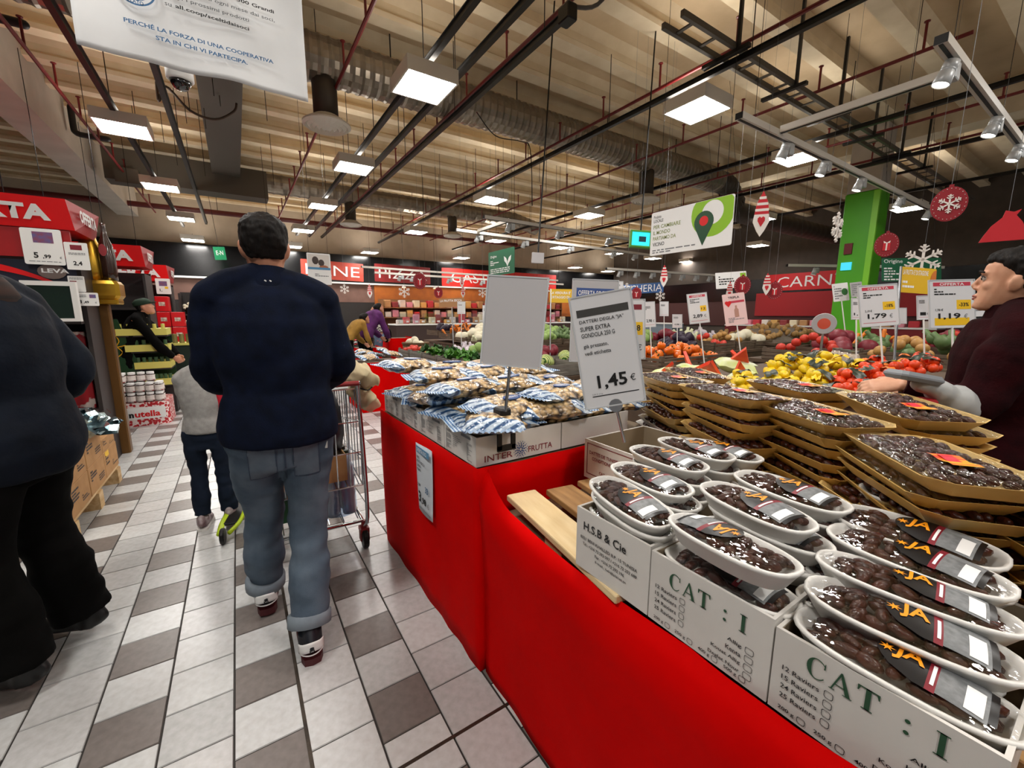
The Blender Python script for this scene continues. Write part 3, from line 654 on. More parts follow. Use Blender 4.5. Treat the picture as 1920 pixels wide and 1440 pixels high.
# child on the left, grey sweatshirt with red sleeves
cp = dict(ankleL=(-.10, -.02, .09), ankleR=(.11, .03, .12), elbL=(-.12, .14, 1.12), wriL=(-.10, .34, 1.08), shoL=(-.14, 0, 1.42), shoR=(.15, 0, 1.42), elbR=(.205, -.02, 1.13), wriR=(.17, .33, 1.1))
CH = person('child in grey sweatshirt with a red sleeve and dark jeans', (-.235, 3.28, 0), 8, 1.22, cp, (0, .02), .88, mat('sweat_grey', '#a3a19e', .85, c2='#8f8d8a', ns=24, bump=.1, bs=150), M_jeand, M_hair, None, hem=.94, cuffz=.13, vox=.011, loose=.026, flare=.02, hcoff=(.04, 0, .02))
for sd in 'R':
    b = MB(); CH.arm(b, sd, .042, .95, 0, 1.15); put(remesh(b, 'sleeve', mat('sleeve_red', '#c3142b', .8), .011, 4), 'sleeve', CH.t)
for sd in 'LR':
    A = CH.J['ankle' + sd]; s = MB(); shoe_lofts(s, A, 0, 1.15); so = put(remesh(s, 'shoe', mat('sneaker_light', '#b9aeb0', .6, c2='#6a4a50', ns=18), .009, 2), 'shoe', CH.t); sole(A, 0, 1.22, mat('sole_white', '#d9d6d2', .6), so)
# kick scooter under the child's foot
sc = thing('kick_scooter', 'lime yellow kick scooter under the right foot of the child', 'scooter', (-.13, 3.2, 0), (0, 0, radians(-8)))
M_lime = mat('lime', '#b6d018', .45)
MB().tube(catmull([(-.05, -.22, .055), (-.055, -.05, .07), (-.03, .2, .075), (0, .45, .08)], 4), [(.018, .012)] * 13, 8).tube(catmull([(.0, -.22, .055), (.05, -.1, .08), (.075, .06, .16), (.06, .2, .2)], 4), [(.012, .014)] * 13, 8).obj('frame', M_lime, sc, smooth=True)
MB().bbox(-.07, .045, -.12, .42, .06, .075, .006).obj('deck', M_dark, sc)
for y in (-.24, .5): MB().lathe([(0, -.012), (.045, -.012), (.05, -.006), (.05, .006), (.045, .012), (0, .012)], 18, M=Matrix.Translation((-.03, y, .05)) @ Matrix.Rotation(pi / 2, 4, 'Y')).obj('wheel', M_dark, sc)
MB().tube([(0, .48, .08), (0, .42, .62)], .014, 8).tube([(-.16, .42, .62), (.16, .42, .62)], .014, 8).obj('handlebar', M_steel, sc)

# woman at the right edge, profile to the left, reaching over the trays
wp = dict(elbL=(-.25, .12, 1.16), wriL=(-.27, .33, 1.22), elbR=(.26, .10, 1.14), wriR=(.16, .32, 1.12))
M_skinw = mat('skin_fair', '#d6a283', .5, c2='#cd9576', ns=30); M_mar = mat('knit_maroon', '#2c070c', .9, c2='#1d0508', spec=.1, ns=14, bump=.2, bs=120)
WO = person('woman with dark hair in maroon sweater at the right edge, in profile', (2.42, .27, 0), -16, 1.63, wp, (0, .02), 1.12, M_mar, M_blk, M_hair, MATS['boot_black'], skin=M_skinw, hem=.90, vox=.007, hy=radians(10), ht=radians(-6), hair_style='bun', loose=.03, sleeve=1.2,
            hands={'L': (Vector((-.15, 1, -.15)), Vector((-.6, 0, .8)), .9), 'R': (Vector((-.1, 1, -.2)), Vector((.5, 0, .8)), .9)})
fe = WO.M
for s in (-1, 1):
    e = MB().ell(fe @ Vector((s * .033, .0725, .008)), (.0125, .0118, .0118), 12, 8).obj('eye', mat('eye_white', '#b9aca2', .4), WO.t, smooth=True)
    MB().ell(fe @ Vector((s * .033, .0815, .008)), (.0075, .0058, .0075), 10, 6).obj('iris', mat('iris_brown', '#1c0f09', .2), e, smooth=True)
    MB().tube([fe @ Vector(p) for p in ((s * .014, .0925, .030), (s * .03, .0935, .036), (s * .052, .081, .031))], [.004, .006, .003], 6).obj('eyebrow', M_hair, WO.t)
    MB().tube([fe @ Vector(p) for p in ((s * .018, .0825, .011), (s * .033, .0868, .0185), (s * .049, .0755, .012))], .0022, 6).obj('eyelid', mat('lash', '#2a1712', .6), WO.t)
MB().tube([fe @ Vector(p) for p in ((-.024, .083, -.065), (-.01, .091, -.0605), (0, .0925, -.062), (.01, .091, -.0605), (.024, .083, -.065))], [.002, .0045, .005, .0045, .002], 8).tube([fe @ Vector(p) for p in ((-.021, .083, -.068), (0, .0905, -.0725), (.021, .083, -.068))], [.002, .0055, .002], 8).obj('lips', mat('lip', '#a9594f', .45), WO.t, smooth=True)
# hand-held scanner in front of her
dv = thing('barcode_scanner', 'pale grey handheld scanner held out by the woman at the right', 'scanner', (2.03, .385, 1.14), (0, 0, radians(150)))
M_dev = mat('device_grey', '#b8bab9', .4)
MB().bbox(.02, .18, -.045, .045, .015, .045, .012, M=Matrix.Rotation(radians(-10), 4, 'Y')).obj('screen_body', mat('device_slate', '#8f949a', .35), dv)
b = MB().tube(catmull([(.06, 0, .02), (.0, 0, .0), (-.06, 0, -.03), (-.11, 0, -.07)], 4), [(.03, .027)] * 4 + [(.042, .038)] * 4 + [(.06, .055)] * 3 + [(.056, .052)] * 2, 14, dome=True); b.obj('grip', M_dev, dv, smooth=True)
MB().bbox(.01, .13, -.03, .03, -.055, -.03, .008).obj('red_clip', mat('clip_red', '#a31018', .4), dv)

# shoppers in the background
bend = dict(elbL=(-.22, .40, 1.0), wriL=(-.14, .52, .85), elbR=(.22, .40, 1.0), wriR=(.14, .52, .85))
p = atz(688, 706, 0)
person('man in purple sweater bending over a bin in the distance', (p.x, p.y, 0), 70, 1.80, bend, (0, .32), 1.15, mat('purple', '#57145f', .8, c2='#48104f', ns=12), M_blk, M_hair, M_blk, hem=.86, vox=.016, loose=.03, ht=radians(-20))
p = atz(655, 715, 0)
person('woman in mustard top leaning over the bin beside the purple sweater', (p.x, p.y, 0), 75, 1.60, bend, (0, .38), 1.0, mat('mustard', '#9c7428', .8, c2='#87621f', ns=12), M_blk, M_hair, M_blk, hem=.9, vox=.016, ht=radians(-10), hair_style='long')
p = atz(714, 690, 0)
FL = person('woman in black and white patterned blouse and blue jeans standing at the bin', (p.x, p.y, 0), -60, 1.63, dict(elbL=(-.24, .1, 1.16), wriL=(-.16, .34, 1.08), elbR=(.24, .08, 1.14), wriR=(.16, .32, 1.05)), (0, .06), 1.05, mat('floral', '#e4dfd6', .8, c2='#26201f', ns=26, thr=(.47, .53)), mat('denim_pale', '#6d8199', .8, c2='#566a82', ns=9), M_hair, MATS['sneaker_light'], hem=1.02, vox=.014, flare=.05, ht=radians(-18))
MB().tube(catmull([(.12, -.1, 1.2), (.2, -.18, 1.05), (.2, -.2, .9), (.14, -.16, .82)], 4), [(.03, .03)] * 4 + [(.09, .1)] * 5 + [(.11, .1)] * 4, 12, dome=True).obj('shoulder_bag', M_blk, FL.t, smooth=True)
CPN = person('man in a dark green cap bending behind the chocolate stand', (-1.28, 7.75, 0), 95, 1.66, bend, (0, .18), 1.1, M_blk, M_blk, M_hair, M_blk, hem=.86, vox=.016, ht=radians(-15))
c = CPN.M
b = MB(); head_lofts(b, CPN.hc, 0, radians(-15), .012, [(.03, .082, -.108, .08), (.06, .082, -.112, .081), (.088, .066, -.1, .07), (.112, .03, -.06, .045)], False); cp_ = b.obj('cap', mat('cap_green', '#16301f', .8), CPN.t, smooth=True)
MB().prism([(.07 * cos(a), .08 + .075 * sin(a)) for a in [pi * k / 8 for k in range(9)]], .036, .044, M=c).obj('brim', MATS['cap_green'], cp_)

bpy.data.scenes.remove(TMP)
# ---------------------------------------------------------------- foreground: red-skirted stands, boxes, dates, nuts
M_cloth = mat('red_cloth', '#d80000', .75, c2='#c80000', spec=.05, ns=3, bump=.25, bs=26)
def skirt(path, ztop, prof, nz=10, amp=.008, seed=0, per=.04):
    """cloth hung around a plan path; ztop(s) height of its upper edge, prof(f) outward offset"""
    P = []; acc = 0
    for i in range(len(path) - 1):
        a, b = Vector(path[i] + (0,)), Vector(path[i + 1] + (0,)); n = max(2, int((b - a).length / per)); nr = Vector(((b - a).y, -(b - a).x, 0)).normalized()
        for k in range(n + (i == len(path) - 2)): q = a.lerp(b, k / n); P.append((q, nr, acc + (b - a).length * k / n))
        acc += (b - a).length
    vs = []; fs = []; w = len(P)
    for j in range(nz + 1):
        for i, (q, nr, s) in enumerate(P):
            if 0 < i < w - 1: nr = (P[i - 1][1] + P[i][1] + P[i + 1][1]).normalized()
            f = j / nz; z = ztop(s) * (1 - f)
            d = prof(f, s) + amp * noise.noise((s * 4 + seed, f * 2.2, seed)) + amp * .5 * sin(s * 23 + 3 * noise.noise((s * 2, f, 3))) * f
            vs.append((q.x + nr.x * d, q.y + nr.y * d, max(z, .003)))
    for j in range(nz):
        for i in range(w - 1): fs.append((j * w + i, j * w + w + i, j * w + w + i + 1, j * w + i + 1))
    n = len(vs); ins = [(v[0], v[1], v[2]) for v in vs]
    return MB().add(vs, fs)
nt = thing('display_stand', 'red cloth covered stand carrying the bags of nuts', 'display stand', (0, 0, 0))
zt = lambda s: .842 + .012 * noise.noise((s * 5, 0, 0)) + (.01 if s < .2 else 0)
sk = skirt([(1.74, 2.46), (.668, 2.46), (.682, 1.272), (1.74, 1.272)], zt, lambda f, s: .0, seed=3, amp=.007)
o = sk.obj('skirt', M_cloth, nt, smooth=True); md = o.modifiers.new('thick', 'SOLIDIFY'); md.thickness = .004
MB().box(.69, 1.73, 1.29, 2.45, .05, .833).obj('base', mat('stand_core', '#6d5a42', .8), nt)
dt = thing('display_stand', 'low curved red cloth covered stand carrying the trays of dates', 'display stand', (0, 0, 0))
def zt2(s): return .742 + .05 * max(0, min(1, (s - .9) / .35)) + .10 * max(0, 1 - s / .16) ** 1.6 - .02 * sin(max(0, min(1, (s - .15) / .7)) * pi)
sk = skirt([(.69, 1.262), (.676, .7), (.672, .1), (.672, -.6)], zt2, lambda f, s: -.028 * (1 - max(0, min(1, (s - .85) / .2))) + .045 * min(1, f / .1) - .03 * f - .012 * sin(f * 3.1), nz=16, seed=9, amp=.006)
o = sk.obj('skirt', M_cloth, dt, smooth=True); md = o.modifiers.new('thick', 'SOLIDIFY'); md.thickness = .004
MB().box(.75, 2.1, -.6, 1.25, .05, .66).obj('base', MATS['stand_core'], dt)
pal = thing('pallet', 'bare wooden pallet planks showing between nut boxes and dates', 'pallet', (.775, 1.22, 0), (0, 0, -radians(8)))
for k in range(8):
    MB().bbox(.0 + k * .155, .118 + k * .155, -1.75 if k > 1 else (-.62 if k == 0 else -1.2), -.0 - .02 * (k % 2), .722, .744, .003).obj('plank', mat('pallet_plank_%d' % (k % 3), ['#e6cfa2', '#b48a58', '#c39c68'][k % 3], .6, c2=['#d9bd8b', '#8f6a40', '#a98152'][k % 3], ns=6, sx=(7, 1, 7), bump=.1), pal)
for y in (-.3, -.9, -1.5): MB().box(.02 if y > -.5 else .2, 1.2, y - .05, y + .05, .662, .722).obj('stringer', M_wood, pal)

# cartons
M_cart = mat('carton_white', '#dcd9d3', .55, c2='#d2cec8', ns=6); M_cin = mat('carton_inside', '#8f7f68', .8)
M_green = mat('print_green', '#1c4a2e', .5); M_maroon = mat('print_maroon', '#7c2230', .5)
def carton(label, x0, x1, y0, y1, z0, z1, t=.006):
    c = thing('carton', label, 'box', (x0, y0, z0)); W, D, Hh = x1 - x0, y1 - y0, z1 - z0
    MB().box(0, W, 0, D, 0, t).box(0, t, 0, D, t, Hh).box(W - t, W, 0, D, t, Hh).box(t, W - t, 0, t, t, Hh).box(t, W - t, D - t, D, t, Hh).obj('body', M_cart, c)
    MB().box(t, t + .001, t, D - t, t, Hh - .002).box(t, W - t, D - t - .001, D - t, t, Hh - .002).box(W - t - .001, W - t, t, D - t, t, Hh - .002).box(t, W - t, t, D - t, t, t + .001).obj('lining', M_cin, c)
    return c
def face_x(c, D):   # print frame on the -X face of a carton: X runs from far to near
    return put(None, 'print', c, (-.0008, D, 0), FACE(-pi / 2))
def serif(par, ch, x, y, h, m):
    """hand drawn roman capital, h tall; returns its width"""
    u = h; b = MB()
    def q(*p): b.add([(a * u, c * u, .001) for a, c in p], [tuple(range(len(p)))])
    w = {'C': .75, 'A': .82, 'T': .75, 'I': .38, ':': .25}[ch]
    if ch == 'I': q((.1, 0), (.28, 0), (.28, 1), (.1, 1)); q((0, 0), (.38, 0), (.38, .05), (0, .05)); q((0, .95), (.38, .95), (.38, 1), (0, 1))
    if ch == 'T': q((.28, 0), (.46, 0), (.46, 1), (.28, 1)); q((.18, 0), (.56, 0), (.56, .05), (.18, .05)); q((0, .94), (.74, .94), (.74, 1), (0, 1)); q((0, .74), (.04, .74), (.1, .94), (0, .94)); q((.64, .94), (.7, .74), (.74, .74), (.74, .94))
    if ch == 'A': q((.06, .03), (.12, .03), (.41, .86), (.38, 1)); q((.38, 1), (.41, .74), (.6, .03), (.78, .03), (.44, 1)); q((.2, .3), (.56, .3), (.55, .35), (.22, .35)); q((0, 0), (.22, 0), (.22, .04), (0, .04)); q((.5, 0), (.84, 0), (.84, .04), (.5, .04))
    if ch == 'C':
        n = 20
        for k in range(n):
            a0, a1 = [radians(40 + 280 * t / n) for t in (k, k + 1)]
            f = lambda a: ((.4 + .4 * cos(a), .5 + .52 * sin(a)), (.4 + (.4 - .03 - .16 * abs(sin(a / 2)) ** 3) * cos(a), .5 + .47 * sin(a)))
            (o0, i0), (o1, i1) = f(a0), f(a1); q(o0, o1, i1, i0)
        q((.66, .66), (.72, .66), (.72, .96), (.69, .96))
    if ch == ':':
        for yy in (.12, .62): q(*[(.12 + .09 * cos(k * pi / 5), yy + .09 * sin(k * pi / 5)) for k in range(10)])
    b.obj('lettering', m, par, (x, y, 0)); return w * u
def tickbox(par, x, y, w, h):
    b = MB(); t = .0009; p = rrect(x, x + w, y, y + h, .003, 2); n = len(p); cx, cy = x + w / 2, y + h / 2
    ip = [(cx + (a - cx) * (1 - 2 * t / w), cy + (c - cy) * (1 - 2 * t / h)) for a, c in p]
    b.add([(a, c, .001) for a, c in p] + [(a, c, .001) for a, c in ip], [(i, (i + 1) % n, n + (i + 1) % n, n + i) for i in range(n)])
    b.obj('tick_box', M_black, par)
c1 = carton('white date carton printed with the firm address', .70, 1.12, .525, .758, .744, .908)
f = face_x(c1, .233)
txt(f, 'H.S.B & Cie', .028, .112, .022, M_black, .14, .012)
for k, (s, w) in enumerate([('8021 BENI KHALLED B.P. 15 TUNISIA', .185), ('Tél.: +216 72 292 097 / +216 72 252 689', .175), ('Fax : +216 72 292 196', .095), ('E-mail : hsb@planet.tn', .10)]):
    txt(f, s, .11 + .004 * k, .085 - .0155 * k, .008, M_black, w, .012, 'C')
def cat_face(c, D):
    f = face_x(c, D); x = .048
    for ch in 'CAT:I':
        if ch == ':': x += .02
        x += serif(f, ch, x, .101, .034, M_green) + (.022 if ch == ':' else .005)
    for k, n in enumerate((12, 15, 24, 25)):
        txt(f, f'{n} Raviers', .016, 0.082 - .0165 * k, .0085, M_black, .052, .012); tickbox(f, .074, .0805 - .0165 * k, .012, .0125)
    for k, n in enumerate(('Allig', 'Kenta', 'Kouat Allig', 'Deglet Nour')):
        txt(f, n, .20, 0.068 - .0165 * k, .009, M_black, [.026, .028, .055, .06][k], .012, 'R'); tickbox(f, .206, .067 - .0165 * k, .015, .0125)
    for k, n in enumerate(('200 g', '250 g', '400 g', '500 g')):
        txt(f, n, .016 + .052 * k, 0.008, .0085, M_black, .024, .012); tickbox(f, .044 + .052 * k, .0065, .012, .0115)
c2 = carton('white date carton printed with green lettering, between two others', .70, 1.12, .275, .522, .744, .902); cat_face(c2, .247)
c3 = carton('white date carton printed with green lettering at the photo edge', .70, 1.12, .02, .272, .744, .892); cat_face(c3, .252)
c4 = carton('white carton with red framed print behind the date trays', 1.14, 1.5, .86, 1.20, .744, .905)
f = face_x(c4, .34)
for (a, b_, c_, d_) in [(.015, .325, .145, .148), (.015, .325, .02, .023), (.015, .018, .02, .148), (.322, .325, .02, .148)]: rect(f, 'frame_line', a, b_, c_, d_, M_maroon)
txt(f, 'DATTES DE TUNISIE', .03, .105, .014, M_maroon, .15, .015); txt(f, 'CONDITIONNEES', .045, .082, .014, M_maroon, .13, .015); txt(f, 'CAT', .085, .035, .012, M_maroon, None, .015)

# ---- date trays
M_foam = mat('foam_tray', '#e4e2dd', .55); M_gold = mat('gold_card', '#f0d08a', .38, c2='#e2ba6c', ns=5)
M_date = mat('date_brown', '#1f0a05', .38, c2='#4c1d0f', ns=40, coat=.15, spec=.3, bump=.5, bs=60)
F_tray = film('tray_film', gloss=.12, rough=.04, bs=24, bump=.7, sx=(.5, 1, 1)); F_gold = film('wrap_film', gloss=.3, rough=.05, bs=36, bump=1.0, sx=(.4, 1.2, 1))
def oval(a, b, z, n=28, p=2.6): return [Vector((a * math.copysign(abs(cos(t)) ** (2 / p), cos(t)), b * math.copysign(abs(sin(t)) ** (2 / p), sin(t)), z)) for t in [2 * pi * k / n for k in range(n)]]
def ring_mesh(name, rings, m, cap0=True, cap1=False, smooth=True):
    n = len(rings[0]); vs = [v for r in rings for v in r]
    fs = [(i * n + k, i * n + (k + 1) % n, i * n + n + (k + 1) % n, i * n + n + k) for i in range(len(rings) - 1) for k in range(n)]
    if cap0: fs.append(tuple(range(n - 1, -1, -1)))
    if cap1: fs.append(tuple(range((len(rings) - 1) * n, len(rings) * n)))
    return MB().add(vs, fs).mesh(name, m, smooth)
TLn, TWd = .130, .060      # half length (local X) and half width of an oval tray
OV_tray = ring_mesh('tray', [oval(.1, .038, -.006), oval(.108, .044, -.004), oval(TLn - .005, TWd - .005, .024), oval(TLn, TWd, .029), oval(TLn, TWd, .0335), oval(TLn - .0035, TWd - .0035, .035), oval(TLn - .0075, TWd - .0075, .0335), oval(TLn - .011, TWd - .011, .026), oval(.1, .038, .004)], M_foam)
OV_tray2 = ring_mesh('tray', [oval(.1, .036, .004), oval(TLn - .007, TWd - .007, .030)], M_foam)
def dates_mesh(nx, ny, lx, ly, z, seed, r=(.021, .0105, .0095), oval_=True):
    rr = random.Random(seed); b = MB()
    for j in range(ny):
        for i in range(nx):
            x = (-lx + 2 * lx * (i + .5) / nx) + rr.uniform(-.004, .004); y = (-ly + 2 * ly * (j + .5) / ny) + rr.uniform(-.003, .003)
            if oval_ and abs(x / (lx + .008)) ** 2.6 + (y / (ly + .004)) ** 2 > 1.05: x *= .93; y *= .6
            M = Euler((rr.uniform(-.3, .3), rr.uniform(-.25, .25), rr.uniform(-.5, .5) + (0 if rr.random() < .7 else 1.2))).to_matrix()
            b.ell((x, y, z + rr.uniform(-.002, .005) + .006 * (1 - (x / lx) ** 2) * (1 - (y / ly) ** 2)), tuple(q * rr.uniform(.9, 1.15) for q in r), 8, 5, M)
    return b.mesh('dates', M_date, True)
OV_dates = [dates_mesh(7, 4, .100, .037, .027, s, (.019, .0098, .0092)) for s in (1, 2, 3)]
def cover_mesh(a, b, z0, dome, seed, n=28, p=2.6, rect_=False, fm=None):
    vs = [Vector((0, 0, z0 + dome))]; fs = []; K = 5
    for j in range(1, K + 1):
        f = j / K
        for v in (oval(a * f, b * f, 0, n, p) if not rect_ else [Vector((x * f, y * f, 0)) for x, y in rect_]):
            vs.append(Vector((v.x, v.y, z0 + dome * (1 - f ** 2.4) + .0018 * noise.noise((v.x * 40 + seed, v.y * 60, seed)) * (1 - f ** 6))))
    n = (len(vs) - 1) // K
    for k in range(n): fs.append((0, 1 + k, 1 + (k + 1) % n))
    for j in range(K - 1):
        for k in range(n): fs.append((1 + j * n + k, 1 + j * n + n + k, 1 + j * n + n + (k + 1) % n, 1 + j * n + (k + 1) % n))
    return MB().add(vs, fs).mesh('film', fm or F_tray, True)
OV_film = [cover_mesh(TLn - .003, TWd - .003, .0345, .016, s) for s in (1, 5)]
M_lblk = mat('label_black', '#0c0b0e', .35); M_lgr = mat('label_grey', '#8a8d8f', .5, c2='#5e6163', ns=60); M_or = mat('label_orange', '#f49a12', .45); M_lred = mat('label_red', '#7d1626', .45)
def zsurf(x, y): return .0345 + .016 * (1 - min(1, (x / TLn) ** 2 + (y / TWd) ** 2) ** 1.2) + .0012
def lbl_grid(name, poly_fn, m, dz=0, nu=10, nv=6):
    def fn(u, v): x, y = poly_fn(u, v); return (x, y, zsurf(x, y) + dz)
    return MB().grid(fn, nu, nv).mesh(name, m, True)
# label band across the near half: black head with a star and orange letters, grey text panel, white price block
def blk(u, v):
    y = (-1 + 2 * v); return (-.026 + .056 * u + .018 * y * y * (1 - u), y * (.030 + .010 * min(1, u * 1.5)))
def seg(x0, x1, h0=-.040, h1=.040): return lambda u, v: (x0 + (x1 - x0) * u, h0 + (h1 - h0) * v)
L_head = lbl_grid('label', blk, M_lblk); L_tape = lbl_grid('label_strip', seg(.030, .040), M_lred); L_tape2 = lbl_grid('label_lines', seg(.0335, .0375, -.03, .012), M_paper, .0006)
L_gr = lbl_grid('label_panel', seg(.040, .088, -.038, .038), M_lgr); L_wh = lbl_grid('price_block', seg(.066, .084, -.034, .010), M_paper, .0008)
L_bk = lbl_grid('label_edge', seg(.088, .096, -.034, .034), M_lblk)
def JA_mesh():
    c = bpy.data.curves.new('t', 'FONT'); c.body = 'JA'; c.size = .042; c.offset = .0012; c.resolution_u = 2
    o = bpy.data.objects.new('t', c); me = bpy.data.meshes.new_from_object(o); bpy.data.objects.remove(o)
    x0 = min(v.co.x for v in me.vertices); y0 = min(v.co.y for v in me.vertices); w = max(v.co.x for v in me.vertices) - x0
    for v in me.vertices: X, Y = -.008 + (v.co.x - x0) / w * .034, -.017 + (v.co.y - y0); v.co = (X, Y, zsurf(X, Y) + .0011)
    me.materials.clear(); me.materials.append(M_or); me.name = 'lettering'; return me
L_JA = JA_mesh()
st = MB(); pts = []
for k in range(14): a = pi * k / 7; r_ = .010 if k % 2 == 0 else .0035; pts.append((-.015 + r_ * cos(a), .0 + r_ * sin(a)))
st.add([(x, y, zsurf(x, y) + .0011) for x, y in pts], [tuple(range(14))]); L_star = st.mesh('star', M_or)
def oval_tray(label, x, y, z, head, tilt=(0, 0), flip=False, lab=True):
    """head: direction (deg from +Y towards +X) of the tray's long axis"""
    t = thing('date_tray', label, 'date tray', (x, y, z - .03), (radians(tilt[0]), radians(tilt[1]), -radians(head) + pi / 2 + (0 if flip else pi)), 'white oval trays of dates')
    k = abs(hash(label)) % 3 if 0 else int(x * 1000 + y * 777) % 3
    put(OV_tray, 'tray', t); put(OV_dates[k], 'dates', t); put(OV_film[k % 2], 'film', t)
    if lab:
        l = put(L_head, 'label', t); put(L_JA, 'lettering', l); put(L_star, 'star', l); put(L_tape, 'label_strip', l); put(L_tape2, 'label_lines', l); put(L_gr, 'label_panel', l); put(L_wh, 'price_block', l); put(L_bk, 'label_edge', l)
    return t
OV = [('in the corner carton, nearest the photo corner', .760, .137, .895, -5, (0, 3), 0), ('propped above the nearest one in the corner carton', .826, .150, .926, -12, (2, 3), 0),
      ('third back from the photo corner', .905, .165, .945, -10, (-3, 2), 0), ('front one of the twins at the right edge', 1.00, .185, .960, 2, (3, 0), 0), ('wedged behind its twin at the right edge', 1.085, .205, .972, 0, (8, 0), 0),
      ('turned the other way on top of the middle carton', .742, .385, .975, 9, (2, 3), 1), ('lying in the middle carton under the turned one', .762, .392, .893, 0, (0, 0), 0),
      ('second from the middle carton edge', .92, .430, .985, 11, (2, 0), 0), ('under the second one of the middle row', .93, .405, .945, 6, (0, 0), 0), ('third from the middle carton edge, behind', 1.07, .425, .985, 7, (2, 0), 0),
      ('topmost at the left on the address carton', .762, .642, .955, 8, (3, 4), 0), ('under the topmost one on the address carton', .765, .640, .925, 10, (1, 2), 0), ('lowest in the address carton', .77, .640, .893, 3, (0, 0), 0),
      ('second from left in the back row', .898, .690, .962, 5, (2, 0), 0), ('under the second one of the back row', .905, .670, .93, 8, (0, 0), 0), ('third from left in the back row', 1.045, .745, .975, 2, (2, 0), 0), ('fourth from left in the back row', 1.165, .735, .985, 5, (0, 0), 0), ('half hidden at the right end of the back row', 1.25, .70, .975, 3, (0, 0), 0),
      ('lower down behind the middle row', 1.07, .415, .948, 4, (0, 0), 0), ('low in the gap right of the middle row', .95, .33, .90, 12, (0, 0), 0), ('low in the gap by the right edge', 1.03, .27, .912, 6, (0, 0), 0), ('low behind the third one from the corner', .93, .19, .905, -4, (0, 0), 0), ('under the twin trays at the right edge', 1.06, .19, .925, 2, (0, 0), 0)]
for w, x, y, z, h, tl, fl in OV: oval_tray(f'white oval tray of dates {w}', x, y, z, h, tl, bool(fl))
for k, (x, y, z) in enumerate([(.91, .41, .905), (1.06, .42, .905), (.90, .68, .90), (1.03, .72, .90), (1.04, .73, .94), (1.17, .72, .90), (1.18, .73, .945), (.84, .17, .89)]):
    oval_tray(f'white oval tray of dates buried {["under the middle row", "under the third of the middle row", "at the bottom of the back row left", "at the bottom of the back row middle", "second layer of the back row middle", "at the bottom of the back row right", "second layer of the back row right", "at the bottom of the corner carton"][k]}', x, y, z, 4, lab=False)
t = oval_tray('long white tray of dates with a purple label at the right edge', 1.33, .20, .958, -3, (6, 0), lab=False); t.scale = (1.25, 1.1, 1.1); t['category'] = 'date tray'
pl = MB().grid(lambda u, v: (-.02 + .09 * u, -.02 + .035 * v, zsurf(-.02 + .09 * u, -.02 + .035 * v) + .001), 6, 4).obj('label', mat('label_purple', '#2b1538', .4), t)
MB().grid(lambda u, v: (-.015 + .03 * u, -.012 + .02 * v, zsurf(-.015 + .03 * u, -.012 + .02 * v) + .002), 3, 3).obj('label_mark', mat('label_coral', '#e0503c', .4), pl)
MB().grid(lambda u, v: (.05 + .015 * u, -.018 + .03 * v, zsurf(.05 + .015 * u, -.018 + .03 * v) + .002), 3, 3).obj('price_block', M_paper, pl)
t = oval_tray('white oval tray of dates under the purple labelled one', 1.32, .205, .915, 0, lab=False)

# golden cardboard trays, stacked
def octo(a, b, c, z): return [Vector(p) for p in ((a - c, -b, z), (a, -b + c, z), (a, b - c, z), (a - c, b, z), (-a + c, b, z), (-a, b - c, z), (-a, -b + c, z), (-a + c, -b, z))]
def gold_mesh(m): return ring_mesh('tray', [octo(.165, .075, .02, 0), octo(.2, .105, .035, .033), octo(.202, .107, .036, .035), octo(.197, .102, .034, .034), octo(.163, .073, .02, .003)], m, True, True, False)
G_gold = gold_mesh(M_gold); G_white = gold_mesh(M_foam)
G_dates = [dates_mesh(10, 6, .168, .078, .029, s, (.0195, .010, .0095), oval_=False) for s in (11, 12)]
G_film = [cover_mesh(0, 0, .037, .008, s, rect_=[(v.x, v.y) for v in octo(.2, .105, .035, 0)], fm=F_gold) for s in (3, 8)]
M_st1 = mat('sticker_fire', '#f0b428', .4, c2='#e2381c', ns=6, sx=(9, 1, 1), thr=(.45, .55))
G_lab = MB().grid(lambda u, v: (.03 + .085 * u, -.03 + .05 * v, .0475 + .002 * sin(u * 9)), 6, 4).mesh('sticker', M_st1, True)
G_lab2 = MB().grid(lambda u, v: (.038 + .045 * u, -.02 + .024 * v, .0485 + .002 * sin(u * 5)), 4, 3).mesh('sticker_print', mat('sticker_crimson', '#d3223a', .4))
def stack(nm, p, q, z, n, nwhite, seed):
    rr = random.Random(seed); p, q = Vector(p), Vector(q); d = (p - q); L = d.length; d.normalize(); nr = Vector((d.y, -d.x, 0))
    c = (p + q) / 2 + nr * .105; ang = atan2(d.y, d.x) + pi
    for k in range(n):
        zz = z - .035 - k * .0365; wh = k >= n - nwhite
        if zz < .745: break
        t = thing('date_tray', f'{"white" if wh else "golden"} date tray, {ORD[k]} from top of the {nm}', 'date tray', (c.x + rr.uniform(-.018, .018) + nr.x * .016 * (k % 2), c.y + rr.uniform(-.018, .018), zz),
                  (radians(rr.uniform(-2, 2)), radians(rr.uniform(-1.5, 1.5)), ang + radians(rr.uniform(-8, 8))), 'stacked cardboard trays of dates')
        put(G_white if wh else G_gold, 'tray', t)
        put(G_dates[k % 2], 'dates', t, (0, 0, 0 if k == 0 else -.004))
        if k < 2: put(G_film[(k + seed) % 2], 'film', t)
        if k == 0: l = put(G_lab, 'sticker', t); put(G_lab2, 'sticker_print', l)
stack('stack beside the price card', (1.684, 1.416, 0), (1.515, 1.054, 0), 1.11, 10, 4, 1)
stack('second stack from the price card', (1.50, 1.046, 0), (1.324, .687, 0), 1.118, 10, 3, 2)
stack('middle stack', (1.507, .773, 0), (1.302, .431, 0), 1.104, 10, 1, 3)
stack('big front stack', (1.353, .461, 0), (1.076, .173, 0), 1.088, 9, 0, 4)
